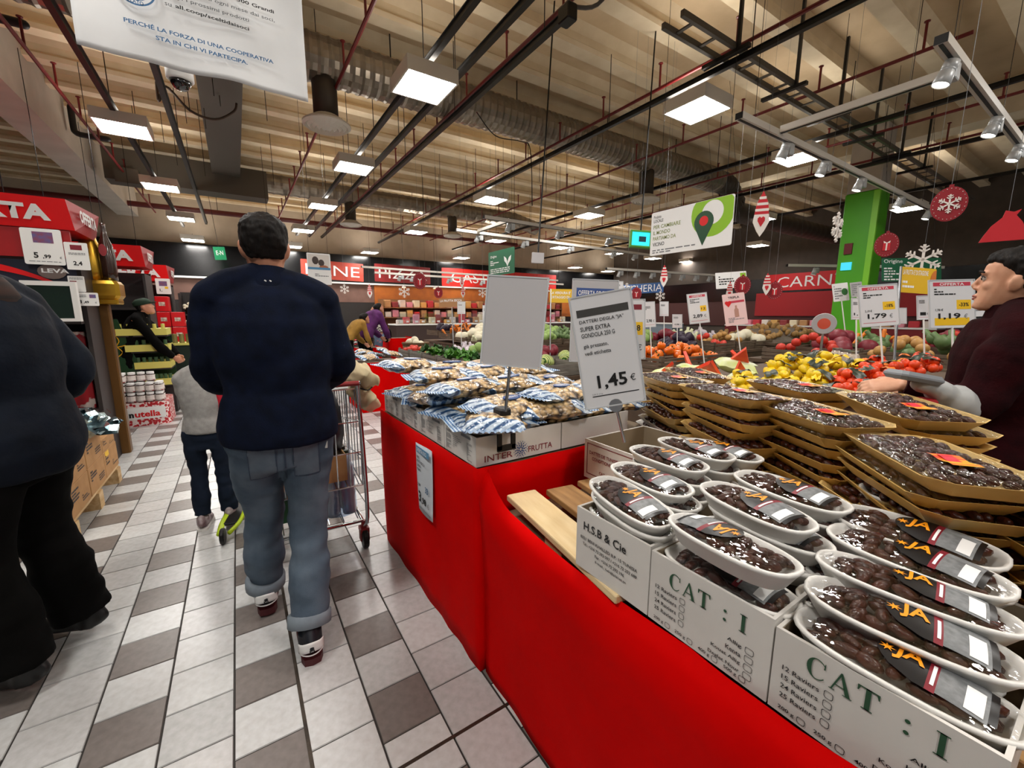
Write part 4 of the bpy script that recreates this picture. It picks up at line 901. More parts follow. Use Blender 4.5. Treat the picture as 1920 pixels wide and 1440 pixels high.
stack('stack next to the woman', (1.80, .60, 0), (1.47, .33, 0), 1.125, 10, 0, 5)
stack('stack at the right photo edge', (1.34, .215, 0), (1.05, -.06, 0), 1.055, 8, 0, 6)
stack('back stack towards the mandarins', (1.93, 1.02, 0), (1.72, .66, 0), 1.112, 9, 0, 7)
stack('back stack behind the price card', (2.0, 1.50, 0), (1.82, 1.12, 0), 1.10, 9, 0, 8)

# ---- nut cartons and bags
M_blue = mat('print_blue', '#33508f', .5)
def nut_carton(k, y0, y1):
    c = carton(f'white nut carton with printed lists, {ORD[k]} from the corner along the aisle', .69, 1.092, y0, y1, .842, .955 + .006 * (k % 2))
    D = y1 - y0; f = face_x(c, D)
    rows(f, .02, .07, .01, .095, 16, M_grey, k); rows(f, .085, .17, .03, .085, 7, M_grey, k + 9, fill=.3); rows(f, D - .07, D - .03, .01, .08, 15, M_grey, k + 20); rect(f, 'printed_bar', D - .12, D - .04, .095, .105, M_grey)
    return c
ncs = [nut_carton(k, 1.296 + .285 * k, 1.296 + .285 * k + .28) for k in range(4)]
f = put(None, 'print', ncs[0], (0, -.0008, 0), FACE(0))
txt(f, 'INTER', .035, .014, .024, M_maroon, .125, .004); txt(f, 'FRUTTA', .235, .018, .024, M_maroon, .12, .004)
b = MB()
for rg, n, s in ((.009, 6, .004), (.017, 10, .0036), (.025, 14, .003), (.032, 18, .002)):
    for k in range(n): a = 2 * pi * k / n + rg * 40; x, y = .198 + rg * cos(a), .036 + rg * sin(a); b.add([(x + s * cos(t_), y + s * sin(t_), .001) for t_ in [q * pi / 3 for q in range(6)]], [tuple(range(6))])
stuff(b.obj('dot_emblem', M_blue, f))
for k in range(4):
    c = carton(f'white nut carton in the hidden second row, {ORD[k]} from the front', 1.098, 1.50, 1.296 + .285 * k, 1.576 + .285 * k, .842, .955)
def bag_material():
    m = bpy.data.materials.new('nut_bag'); m.use_nodes = True; t = m.node_tree; b = t.nodes['Principled BSDF']; N = t.nodes.new
    tc = N('ShaderNodeTexCoord'); oi = N('ShaderNodeObjectInfo'); sp = N('ShaderNodeSeparateXYZ'); t.links.new(tc.outputs['Object'], sp.inputs[0])
    v = N('ShaderNodeTexVoronoi'); v.inputs['Scale'].default_value = 46; t.links.new(tc.outputs['Object'], v.inputs['Vector'])
    r = N('ShaderNodeValToRGB'); e = r.color_ramp.elements; e[0].color = lin('#efd7a6'); e[1].color = lin('#33200f'); e[0].position = .28; e[1].position = .78
    t.links.new(v.outputs['Distance'], r.inputs[0])
    hs = N('ShaderNodeMix'); hs.data_type = 'RGBA'; hs.blend_type = 'MULTIPLY'; hs.inputs[0].default_value = .55; t.links.new(r.outputs[0], hs.inputs[6])
    vc = N('ShaderNodeSeparateColor'); t.links.new(v.outputs['Color'], vc.inputs[0]); vr = N('ShaderNodeValToRGB'); vr.color_ramp.elements[0].color = lin('#a8743c'); vr.color_ramp.elements[1].color = lin('#ffe9c4'); t.links.new(vc.outputs[0], vr.inputs[0]); t.links.new(vr.outputs[0], hs.inputs[7])
    w = N('ShaderNodeTexWave'); w.bands_direction = 'DIAGONAL'; w.inputs['Scale'].default_value = 14; w.inputs['Distortion'].default_value = .6; w.inputs['Detail'].default_value = 1; t.links.new(tc.outputs['Object'], w.inputs['Vector'])
    wr_ = N('ShaderNodeValToRGB'); wr_.color_ramp.interpolation = 'CONSTANT'; el = wr_.color_ramp.elements; el[0].color = lin('#2f5583'); el[1].color = lin('#c6d5e2'); el[1].position = .5; k = el.new(.3); k.color = lin('#6d97bd'); t.links.new(w.outputs['Fac'], wr_.inputs[0])
    nz = N('ShaderNodeTexNoise'); nz.inputs['Scale'].default_value = 9; t.links.new(tc.outputs['Object'], nz.inputs['Vector'])
    ab = N('ShaderNodeMath'); ab.operation = 'ABSOLUTE'; t.links.new(sp.outputs[0], ab.inputs[0])
    ad = N('ShaderNodeMath'); ad.operation = 'MULTIPLY_ADD'; ad.inputs[1].default_value = .12; t.links.new(nz.outputs[0], ad.inputs[0]); t.links.new(ab.outputs[0], ad.inputs[2])
    gt = N('ShaderNodeMath'); gt.operation = 'GREATER_THAN'; gt.inputs[1].default_value = .142; t.links.new(ad.outputs[0], gt.inputs[0])
    mx = N('ShaderNodeMix'); mx.data_type = 'RGBA'; t.links.new(gt.outputs[0], mx.inputs[0]); t.links.new(hs.outputs[2], mx.inputs[6]); t.links.new(wr_.outputs[0], mx.inputs[7])
    t.links.new(mx.outputs[2], b.inputs['Base Color']); b.inputs['Roughness'].default_value = .3; b.inputs['Coat Weight'].default_value = .8; b.inputs['Coat Roughness'].default_value = .08
    bp = N('ShaderNodeBump'); bp.inputs['Strength'].default_value = .8; bp.inputs['Distance'].default_value = .012; bp.invert = True; t.links.new(v.outputs['Distance'], bp.inputs['Height']); t.links.new(bp.outputs[0], b.inputs['Normal'])
    n3 = N('ShaderNodeTexNoise'); n3.inputs['Scale'].default_value = 26; n3.inputs['Detail'].default_value = 3; t.links.new(tc.outputs['Object'], n3.inputs['Vector']); b3 = N('ShaderNodeBump'); b3.inputs['Strength'].default_value = .7; b3.inputs['Distance'].default_value = .02; t.links.new(n3.outputs[0], b3.inputs['Height']); t.links.new(b3.outputs[0], b.inputs['Coat Normal'])
    return m
M_bag = bag_material()
def pillow(a, b, h, seed, nu=26, nv=18, pinch=.9, amp=.006):
    mb = MB()
    for sg_ in (1, -1):
        def fn(u, v, sg_=sg_):
            x, y = (2 * u - 1), (2 * v - 1); e = max(0, 1 - abs(x) ** 3.2) ** .6 * max(0, 1 - abs(y) ** 2.6) ** .55
            w = amp * noise.noise((x * 3 + seed, y * 3, sg_)) * (e > 0) + amp * .8 * noise.noise((x * 7 + seed, y * 7, sg_ * 3)) * e
            return (a * x * (1 - .05 * y * y), b * y * (1 - .07 * (1 - x * x)) , sg_ * h * e + w * (1 if e else 0) + .004 * sin(x * 9 + seed) * (1 - e))
        g = MB().grid(fn, nu, nv)
        if sg_ < 0: g.f = [f[::-1] for f in g.f]
        mb.add(g.v, g.f)
    return mb
BG = [pillow(.135, .095, .032, s).mesh('bag', M_bag, True) for s in (1, 2, 3, 4)]
zb = MB().grid(lambda u, v: (-.018 + .036 * u, -.085 + .17 * v, .003 * sin(v * 60)), 2, 30).mesh('sealed_end', mat('bag_stripe', '#3f6ea1', .3, c2='#bfd0df', ns=9, tex='wave', sx=(3, 3, 1), thr=(.45, .55), coat=.5), False)
ovl = MB().prism([(.045 * cos(k * pi / 9), .018 * sin(k * pi / 9)) for k in range(18)], -.002, .002).mesh('brand_oval', mat('brand_blue', '#1f4f8f', .35, coat=.5))
def bag(label, x, y, z, a, rx=0, ry=0, k=0):
    t = thing('nut_bag', label, 'bag of nuts', (x, y, z), (radians(rx), radians(ry), radians(a)), 'bags of nuts')
    t.scale = (1.2, 1.2, 1.2); put(BG[k % 4], 'bag', t); put(zb, 'sealed_end', t, (.142, 0, 0)); put(zb, 'sealed_end', t, (-.142, 0, 0))
    l = put(ovl, 'brand_oval', t, (0, -.02, .035), (.1, 0, 0)); txt(l, 'ENZINO', 0, -.006, .012, M_paper, .06, .01, 'C', z=.0028)
bags = [(.80, 1.36, 1.0, 62, 0, 0, 'striped end hanging over the carton corner'), (.90, 1.42, 1.028, 20, 6, 2, 'big one on top at the front, behind the black clamp'), (1.08, 1.37, 1.015, -12, 8, 0, 'dark one right of the black clamp'), (1.17, 1.42, 1.05, 12, 0, 3, 'top one below the price card'),
        (.83, 1.66, 1.075, 8, -6, 0, 'showing its blue oval, on top by the aisle'), (1.05, 1.64, 1.075, -15, 0, -4, 'behind the thin grey pole'), (1.26, 1.62, 1.06, 20, 4, 0, 'half hidden behind the price card'),
        (.76, 1.80, 1.02, 95, 0, 6, 'lying crosswise at the aisle edge'), (.86, 1.98, 1.09, -10, 0, 0, 'third pile row, by the aisle'), (1.09, 1.93, 1.09, 15, 0, 0, 'third pile row, middle'), (1.32, 1.92, 1.09, -8, 0, 0, 'third pile row, right'),
        (.80, 2.28, 1.115, 10, 0, 4, 'farthest left, rising above the others'), (1.03, 2.22, 1.09, -20, 0, 0, 'far row, middle'), (1.28, 2.22, 1.09, 8, 0, 0, 'far row, right'), (1.45, 1.5, 1.04, 30, 0, 0, 'far right behind the price card')]
for k, (x, y, z, a, rx, ry, w) in enumerate(bags): bag(f'blue striped bag of nuts {w}', x, y, z, a, rx, ry, k)
for k in range(16):
    x, y = .84 + .21 * (k % 4), 1.42 + .27 * (k // 4); bag(f'striped nut bag in the lower layer, {ORD[k // 4]} row from front, {ORD[k % 4]} from aisle', x, y, .972, R.uniform(-25, 25), k=k)
# ---------------------------------------------------------------- trolley
tr = thing('shopping_trolley', 'wire shopping trolley pushed by the man in the navy sweater', 'trolley', (.0, 2.40, 0), (0, 0, radians(-2)))
W_, D_ = .53, .82
MB().tube([(.0, -.04, 1.03), (W_, -.04, 1.03)], .014, 10).obj('handle', mat('handle_red', '#8f1518', .4), tr)
b = MB()
for x in (0, W_):
    b.tube(catmull([(x, -.04, 1.03), (x, 0, .98), (x + (.015 if x else -.015), .02, .55), (x + (.02 if x else -.02), .05, .2), (x, .08, .13)], 4), .012, 8)
    b.tube([(x, .08, .16), (x * .9 + .03, D_, .2)], .01, 8)
b.tube([(0, .08, .17), (W_, .08, .17)], .01, 8).tube([(.03, D_, .2), (W_ - .02, D_, .2)], .01, 8)
stuff(b.obj('frame', M_chrome, tr, smooth=True))
b = MB()
z0, z1 = .42, .99
for k in range(9): x = W_ * k / 8; b.tube([(x, .03, z0), (x, .0, z1)], .0035, 5)
for z in (z0, .62, .8, z1): b.tube([(0, .02, z), (W_, .02, z)], .004, 5)
for s in (0, 1):
    for k in range(10): y = .02 + .08 * k; b.tube([(s * W_ + (.02 if not s else -.02) * k / 9, y, z0 + .012 * k), (s * W_ + (.02 if not s else -.02) * k / 9, y, z1 - .014 * k)], .0035, 5)
    for z in (z0, .6, .8, z1): b.tube([(s * W_, .02, z), (s * W_ + (.02 if not s else -.02), .76, z + (.1 if z == z0 else -.12))], .004, 5)
for k in range(9): x = .02 + (W_ - .04) * k / 8; b.tube([(x, .76, .54), (x, .76, .86)], .0035, 5); b.tube([(x, .02, z0), (x, .76, .53)], .0035, 5)
stuff(b.obj('wire_basket', M_chrome, tr))
b = MB()
for k in range(7): x = .03 + (W_ - .06) * k / 6; b.tube([(x, .08, .19), (x, .78, .21)], .004, 5)
stuff(b.obj('lower_rack', M_chrome, tr))
for x, y in ((.0, .08), (W_, .08), (.04, D_), (W_ - .04, D_)):
    c = MB().tube([(x, y, .17), (x, y, .13)], .014, 8).box(x - .026, x + .026, y - .035, y + .03, .105, .13).box(x - .026, x - .02, y - .03, y + .02, .05, .11).box(x + .02, x + .026, y - .03, y + .02, .05, .11).obj('castor', mat('castor_red', '#7d1518', .45), tr)
    MB().lathe([(0, -.016), (.055, -.016), (.062, -.01), (.062, .01), (.055, .016), (0, .016)], 18, M=Matrix.Translation((x, y - .015, .062)) @ Matrix.Rotation(pi / 2, 4, 'Y')).obj('wheel', M_dark, c, smooth=False)
# goods in the trolley
F_pet = film('pet_film', (.72, .82, .95), .14, .1, 16, .5)
M_pet = mat('pet_blue', '#a9bccf', .15, c2='#8aa2bb', ns=10, coat=.4)
wp_ = thing('water_pack', 'shrink wrapped pack of clear water bottles on the lower rack', 'bottle pack', (.385, 2.55, .205)); wp_.scale = (1.0, 1.0, 1.3)
bt = MB().lathe([(.0, 0), (.038, .0), (.041, .02), (.039, .08), (.042, .1), (.039, .13), (.042, .17), (.036, .22), (.014, .265), (.013, .29)], 14).mesh('bottle', M_pet, True)
ct = MB().lathe([(.0155, 0), (.0155, .018), (0, .018)], 12).mesh('bottle_cap', mat('cap_dark', '#1d3326', .4))
for i in range(2):
    for j in range(3): o = put(bt, 'bottle', wp_, (.0 + i * .09, j * .09, 0)); put(ct, 'bottle_cap', o, (0, 0, .285))
wpf = MB().tube([(.045, .09, -.0), (.045, .09, .02), (.045, .09, .2), (.045, .09, .29)], [(.10, .145), (.105, .15), (.10, .145), (.06, .1)], 16, side=(1, 0, 0)); wpf.obj('shrink_film', F_pet, wp_, smooth=True)
gc = thing('crate', 'dark green crate on the lower trolley rack', 'crate', (.03, 2.60, .205))
MB().box(0, .2, 0, .3, 0, .02).box(0, .2, 0, .02, .02, .2).box(0, .2, .28, .3, .02, .2).box(0, .02, .02, .28, .02, .2).box(.18, .2, .02, .28, .02, .2).obj('shell', mat('crate_green', '#14502c', .5), gc); MB().box(-.005, .205, -.005, .305, .2, .215).obj('rim', MATS['crate_green'], gc)
c = carton('brown carton under the goods in the trolley', .08, .46, 2.46, 2.8, .445, .60); [setattr(q, 'data', q.data.copy()) or q.data.materials.__setitem__(0, M_kraft) for q in c.children]
sb_ = thing('shopping_bag', 'dark blue shopping bag standing in the trolley', 'bag', (.30, 2.63, .60))
b = MB().tube([(0, 0, 0), (0, 0, .1), (.0, 0, .25), (.01, 0, .36)], [(.17, .12), (.19, .13), (.18, .12), (.14, .06)], 16, side=(1, 0, 0)); me = b.mesh('bag', mat('bag_navy', '#101226', .5, c2='#0b0c18', ns=12, bump=.4), True)
for v in me.vertices: v.co += Vector((.012 * noise.noise(v.co * 14), .012 * noise.noise(v.co * 14 + Vector((9, 0, 0))), 0))
put(me, 'bag', sb_); MB().tube(catmull([(-.06, 0, .34), (-.05, 0, .42), (.05, 0, .42), (.06, 0, .34)], 5), .008, 6).obj('strap', MATS['bag_navy'], sb_)
jk = thing('folded_jacket', 'cream jacket rolled over the right side of the trolley', 'jacket', (.53, 2.52, .98))
def lump(pts, rs, m, name, par, amp=.022, sc=15, vox=.009):
    P = catmull(pts, 16); n_ = len(P); m_ = len(rs) - 1; rs = [tuple(lerp(rs[int(i / (n_ - 1) * m_)][q], rs[min(m_, int(i / (n_ - 1) * m_) + 1)][q], i / (n_ - 1) * m_ % 1) for q in (0, 1)) for i in range(n_)]
    b = MB().tube(P, rs, 32, dome=True); mb_ = b.mesh(name, m, True)
    for v in mb_.vertices: v.co += Vector((0, 0, .5 * amp * sin(v.co.x * 70 + 4 * noise.noise(v.co * 12)))); v.co += Vector((amp * noise.noise(v.co * sc), amp * noise.noise(v.co * sc + Vector((7, 0, 0))), amp * noise.noise(v.co * sc + Vector((0, 7, 0)))))
    return put(mb_, name, par)
M_cream = mat('jacket_cream', '#d9c9a4', .75, c2='#c6b48d', ns=10)
lump([(-.04, -.03, .07), (.03, 0, .08), (.11, .04, .03)], [(.055, .05)] * 3 + [(.075, .06)] * 4 + [(.06, .05)] * 2, M_cream, 'body', jk)
lump([(.02, 0, -.02), (.06, .02, -.06), (.12, .05, -.13)], [(.05, .045)] * 3 + [(.058, .05)] * 4 + [(.045, .04)] * 2, M_cream, 'sleeve', jk)
MB().tube(catmull([(.03, -.05, .0), (.08, -.03, -.02), (.13, .04, -.01)], 4), .004, 5).obj('drawstring', M_dark, jk)

# ---------------------------------------------------------------- left side: pallet with boxes, bow, promotional ends
def pallet_at(label, x0, x1, y0, y1):
    p = thing('pallet', label, 'pallet', (0, 0, 0))
    n = 6
    for k in range(n): w = (x1 - x0) / n; MB().bbox(x0 + w * k + .01, x0 + w * (k + 1) - .01, y0, y1, .122, .144, .003).obj('plank', M_wood, p)
    for y in (y0 + .05, (y0 + y1) / 2, y1 - .05):
        MB().box(x0, x1, y - .05, y + .05, .1, .122).obj('stringer', M_wood, p)
        MB().box(x0, x1, y - .05, y + .05, 0, .02).obj('runner', M_wood, p)
        for x in (x0 + .07, (x0 + x1) / 2, x1 - .07): MB().box(x - .07, x + .07, y - .05, y + .05, .02, .1).obj('block', M_wood, p)
pallet_at('wooden pallet under brown boxes behind the man at the left edge', -1.75, -.95, 3.45, 4.68)
def shut_box(label, x0, x1, y0, y1, z0, z1, m=M_kraft, cat='box', prints=True, group=None):
    t = thing('cardboard_box', label, cat, (x0, y0, z0), group=group); W, D, H_ = x1 - x0, y1 - y0, z1 - z0
    MB().bbox(0, W, 0, D, 0, H_, .004).obj('body', m, t)
    MB().box(W * .47, W * .53, .0, D, H_, H_ + .0008).obj('tape', mat('tape', '#c9a56b', .3), t)
    if prints:
        f = put(None, 'print', t, (W + .0008, 0, 0), FACE(pi / 2)); rows(f, D * .1, D * .45, H_ * .45, H_ * .85, 4, M_black, int(y0 * 10), fill=.6); rows(f, D * .55, D * .9, H_ * .2, H_ * .45, 3, M_black, int(y0 * 10) + 3)
        f = put(None, 'print', t, (0, -.0008, 0), FACE(0)); rows(f, W * .5, W * .9, H_ * .3, H_ * .8, 5, M_black, int(y0 * 10) + 5)
    return t
k = 0
for z0, z1 in ((.145, .345), (.346, .55)):
    for y in (3.48, 3.89, 4.29):
        if z0 > .3 and y > 4.2: continue
        shut_box(f'brown cardboard box on the left pallet, {["lower", "upper"][z0 > .3]} layer, {["nearest", "middle", "farthest"][[3.48, 3.89, 4.29].index(y)]}', -1.35, -.955, y, y + .395, z0, z1); k += 1
shut_box('brown cardboard box on the left pallet, top far corner with a yellow sticker', -1.35, -.955, 4.29, 4.66, .346, .45)
MB().box(-.9545, -.9535, 4.33, 4.43, .30, .34).obj('yellow_sticker', M_yellow, bpy.data.objects['cardboard_box.002']).matrix_parent_inverse = Matrix.Translation(bpy.data.objects['cardboard_box.002'].location).inverted()
bow = thing('gift_bow', 'big shiny silver ribbon bow on top of the brown boxes', 'bow', (-.99, 4.12, .552)); bow.scale = (1.5, 1.5, 1.35)
M_foil = mat('foil_silver', '#b9cdd2', .2, .9, c2='#8fa6ad', ns=30, bump=.3)
r2 = random.Random(4)
for k in range(46):
    ph, th = r2.uniform(.1, 1.5), r2.uniform(0, 2 * pi); L = r2.uniform(.10, .15); c = Vector((cos(th) * sin(ph), sin(th) * sin(ph), cos(ph)))
    side = c.cross(Vector((r2.uniform(-1, 1), r2.uniform(-1, 1), r2.uniform(-1, 1)))).normalized() * .02; up = c.cross(side).normalized() * .03
    q = [Vector((0, 0, .02)), c * L * .5 + up, c * L + up * .4, c * L * .92 - up * .5, c * L * .4 - up * .3, Vector((0, 0, .02))]
    MB().add([p + side * s for p in q for s in (-1, 1)], [(i * 2, i * 2 + 1, i * 2 + 3, i * 2 + 2) for i in range(5)]).obj('ribbon_loop', M_foil, bow)

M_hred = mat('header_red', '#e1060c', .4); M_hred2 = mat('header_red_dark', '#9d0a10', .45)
def header(label, x0, x1, y, z0, z1, word, side):
    t = thing('offer_header', label, 'sign', (x1, y, z0)); L = x1 - x0; h = z1 - z0
    pr = [(-L, .0, 0), (0, .0, 0), (0, .62, 0), (-L, .62, 0), (-L, -.05, h), (-.02, -.05, h), (.04, .66, h), (-L, .66, h)]
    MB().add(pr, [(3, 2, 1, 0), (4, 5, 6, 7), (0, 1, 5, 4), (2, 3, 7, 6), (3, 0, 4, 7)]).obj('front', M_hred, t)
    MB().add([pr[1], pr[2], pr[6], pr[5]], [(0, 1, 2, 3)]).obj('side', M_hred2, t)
    f = put(None, 'print', t, (-.02, -.022, .0), (pi / 2 + .21, 0, 0)); txt(f, word, -.10, h * .24, h * .52, M_paper, .80 * h / .235, .05, 'R', z=.006)
    f = put(None, 'print', t, (.012, .06, .02), FACE(pi / 2)); txt(f, word, .0, h * .25, h * .45, M_paper, .5, .045, z=.02)
    for x in (-.45, -1.0): MB().tube([(x, .3, h), (x, .3, 2.7)], .004, 5).obj('suspension_wire', M_dark, t)
    return t
header('red hanging header with white offer lettering, nearest at the left edge', -3.0, -1.06, 5.02, 2.09, 2.325, 'OFFERTA', 0)
header('red hanging header with white offer lettering, second from the left edge', -2.6, -1.05, 8.2, 2.09, 2.38, 'OFFERTA', 0)
header('red hanging header with white offer lettering, farthest of the three', -2.2, -1.02, 10.5, 2.03, 2.33, 'OFFERTA', 0)
def gondola(label, x0, x1, y0, y1, zs, m, back):
    t = thing('shelf_unit', label, 'shelf', (0, 0, 0)); MB().box(x0, x1, y1 - .04, y1, 0, back).obj('back_panel', m, t)
    MB().box(x0, x0 + .03, y0, y1 - .04, 0, back * .98).obj('side_panel', m, t); MB().box(x1 - .03, x1, y0 + .1, y1 - .04, 0, back * .98).obj('side_panel', m, t)
    for z in zs: MB().box(x0 + .03, x1 - .03, y0, y1 - .04, z - .03, z).obj('shelf', m, t)
    return t
M_shelf = mat('shelf_dark', '#2a2423', .5); M_navyp = mat('board_navy', '#12142c', .45)
g1 = gondola('dark end shelf under the nearest red header', -3.0, -1.10, 5.08, 5.95, (.15, .55, .95, 1.35), M_shelf, 2.05)
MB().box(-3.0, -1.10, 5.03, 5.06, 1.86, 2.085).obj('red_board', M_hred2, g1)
b = MB().add([(-1.9, 5.05, 1.84), (-1.10, 5.05, 1.84), (-1.10, 5.05, 1.6), (-1.9, 5.05, 1.6)], [(3, 2, 1, 0)]).obj('promo_board', M_navyp, g1)
MB().grid(lambda u, v: (-1.62 + .52 * u, 5.045, 1.76 - .06 * u - .13 * u * u + .05 * v * (1.2 - u)), 10, 2).obj('red_swoosh', M_hred, b)
MB().prism([(-1.33 + .1 * cos(a), 5.04 + 0 * a) for a in (0, 1)] and [(.085 * cos(k * pi / 8), .06 * sin(k * pi / 8)) for k in range(16)], -.003, .003, M=Matrix.Translation((-1.24, 5.035, 1.75)) @ Matrix.Rotation(pi / 2, 4, 'X')).obj('badge', mat('badge_silver', '#8d7b74', .3, .6), b)
lo = txt(b, 'LEVA', 0, 0, .035, M_paper, .16, .03); lo.location = (-1.30, 5.03, 1.74); lo.rotation_euler = FACE(0)
gondola('dark shelf under the second red header', -2.6, -1.10, 8.3, 9.0, (.15, .6, 1.05, 1.5), M_shelf, 2.05)
gondola('dark shelf under the farthest red header', -2.2, -1.05, 10.6, 11.3, (.15, .6, 1.05, 1.5), M_shelf, 2.0)
for k, (x, y, z, nm) in enumerate([(-1.62, 5.25, .15, 'lowest'), (-1.62, 5.25, .55, 'second'), (-1.62, 5.25, .95, 'third')]):
    for i in range(2): shut_box(f'red gift box on the {nm} shelf under the nearest header, {["left", "right"][i]}', x + .24 * i, x + .24 * i + .22, y, y + .3, z, z + .3, mat('gift_red', '#a11020', .4, c2='#d8c8c0', ns=9, thr=(.55, .6)), prints=False)
# white screen frame
scn = thing('display_screen', 'white framed dark screen on a stand behind the left man', 'screen', (-1.25, 4.9, 0))
MB().box(-.12, .15, -.02, .02, 1.36, 1.66).obj('screen', mat('screen_green', '#10251c', .2), scn); b = MB()
for a in ((-.14, .17, 1.63, 1.665), (-.14, .17, 1.345, 1.37), (-.14, -.11, 1.37, 1.63), (.135, .17, 1.37, 1.63)): b.box(a[0], a[1], -.03, .025, a[2], a[3])
b.obj('bezel', M_white, scn); MB().tube([(0, .03, 0), (0, .03, 1.5)], .025, 8).lathe([(0, 0), (.2, 0), (.2, .02), (0, .02)], 16).obj('stand', M_dark, scn)
# price cards
def card(label, loc, th, w, h, lines, pole=0, roll=0, lean=0, frame=M_white, name='price_card', polez=None):
    """upright printed card; loc = middle of its lower edge"""
    t = thing(name, label, 'price card', loc, (pi / 2 - lean, roll, th))
    MB().prism(rrect(-w / 2, w / 2, 0, h, w * .06), -.004, 0).obj('card', frame, t)
    for ln in lines: ln(t)
    if pole: MB().tube([(0, .0, -.003), (0, -pole, -.003)], .005, 6).obj('pole', M_steel, t)
    return t
def L_txt(s, x, y, h, w=None, m=M_black, bold=.012, al='L'): return lambda t: txt(t, s, x, y, h, m, w, bold, al)
def L_rect(x0, x1, y0, y1, m, nm='colour_bar'): return lambda t: rect(t, nm, x0, x1, y0, y1, m)
def L_rows(x0, x1, y0, y1, n, m=M_grey, sd=0): return lambda t: rows(t, x0, x1, y0, y1, n, m, sd)
M_lav = mat('print_lavender', '#565a90', .5, c2='#8d3b45', ns=20)
card('white price card 5,99 hanging below the nearest red header', (-1.255, 4.985, 1.80), 0, .23, .28, [L_rect(-.05, .065, .17, .255, M_lav, 'picture'), L_txt('5', -.06, .05, .045, None, M_black, .03), L_txt(',99', -.01, .045, .035, None, M_black, .03), L_txt('€', .085, .05, .018, None, M_grey), L_rows(-.09, .09, .02, .03, 1)])
card('white price card 2,4 half hidden behind the golden bottle', (-1.065, 4.985, 1.77), 0, .14, .22, [L_rect(-.035, .035, .16, .2, M_lred, 'picture'), L_rows(-.05, .05, .12, .14, 2), L_txt('2,4', -.03, .03, .04, None, M_black, .03)])
card('white price card 8,49 over the red gift boxes', (-1.055, 5.0, 1.475), 0, .15, .11, [L_txt('8', -.05, .02, .03, None, M_black, .03), L_txt(',49', -.02, .017, .024, None, M_black, .03), L_txt('€', .05, .02, .014, None, M_grey), L_rect(.02, .06, .065, .095, M_lav, 'picture'), L_rows(-.06, .0, .07, .095, 2)])
card('small white price card above the 8,49 one', (-1.10, 5.005, 1.59), 0, .1, .13, [L_rect(-.04, .0, .04, .09, M_lred, 'picture'), L_rows(-.04, .04, .1, .12, 2)])
card('white price card below the farthest red header', (-1.12, 10.46, 1.79), 0, .22, .29, [L_rect(-.06, .06, .15, .24, M_lav, 'picture'), L_txt('1,', -.06, .04, .06, None, M_black, .03), L_rect(.02, .07, .1, .14, M_yellow)])
# golden and brown promotional bottles
gb = thing('promo_bottles', 'golden pedestal with a giant gold bottle and a brown bottle', 'display', (-1.06, 5.62, 0))
M_goldm = mat('gold_metal', '#d2a63a', .28, .85, c2='#b98a28', ns=4)
MB().bbox(-.05, .03, -.05, .05, 0, 1.5, .01).obj('stand', mat('stand_amber', '#6b4a22', .4, .4), gb)
MB().bbox(-.16, .14, -.14, .14, 1.55, 1.72, .03).bbox(-.14, .12, -.12, .12, 1.5, 1.55, .01).obj('pedestal', M_goldm, gb)
MB().lathe([(0, 1.72), (.085, 1.72), (.09, 1.8), (.088, 2.0), (.06, 2.1), (.045, 2.18), (.06, 2.2), (.065, 2.26), (.045, 2.31), (.012, 2.33), (0, 2.36)], 18, (-.05, 0, 0)).obj('gold_bottle', M_goldm, gb, smooth=True)
bb = MB().lathe([(0, 1.725), (.058, 1.725), (.06, 1.8), (.062, 1.95), (.05, 2.05), (.022, 2.15), (.018, 2.22), (.022, 2.25), (0, 2.26)], 18, (.075, -.05, 0)).obj('brown_bottle', mat('bottle_brown', '#2a150d', .2, coat=.6), gb, smooth=True)
MB().prism([(.028 * cos(k * pi / 8), .055 * sin(k * pi / 8)) for k in range(16)], 0, .004, M=Matrix.Translation((.062, -.111, 2.0)) @ Matrix.Rotation(pi / 2, 4, 'X')).obj('bottle_label', mat('label_wine', '#7d1c22', .4), bb)
# red and white praline boxes
for i in range(5):
    for j in range(2):
        t = thing('praline_box', f'red and white praline box, {ORD[i]} from the top, {["left", "right"][j]} pile', 'box', (-1.50 + .125 * j, 6.58, 1.35 - .095 * i), group='praline boxes')
        MB().bbox(0, .12, 0, .2, 0, .092, .004).obj('box', mat('box_red', '#b3121f', .4), t); MB().box(.005, .115, -.001, 0, .0 + .03 * (i % 2), .03 + .03 * (i % 2)).obj('white_band', M_paper, t); MB().box(.03, .07, -.0015, 0, .04, .08).obj('emblem', mat('box_plum', '#5a0f16', .4), t)
st_ = thing('box_plinth', 'grey plinth of cartons under the praline boxes', 'plinth', (-1.52, 6.56, 0)); MB().box(0, .13, 0, .26, 0, .965).obj('carton', mat('plinth_grey', '#85807d', .6), st_); MB().box(.132, .27, 0, .26, 0, .965).obj('carton', MATS['plinth_grey'], st_)
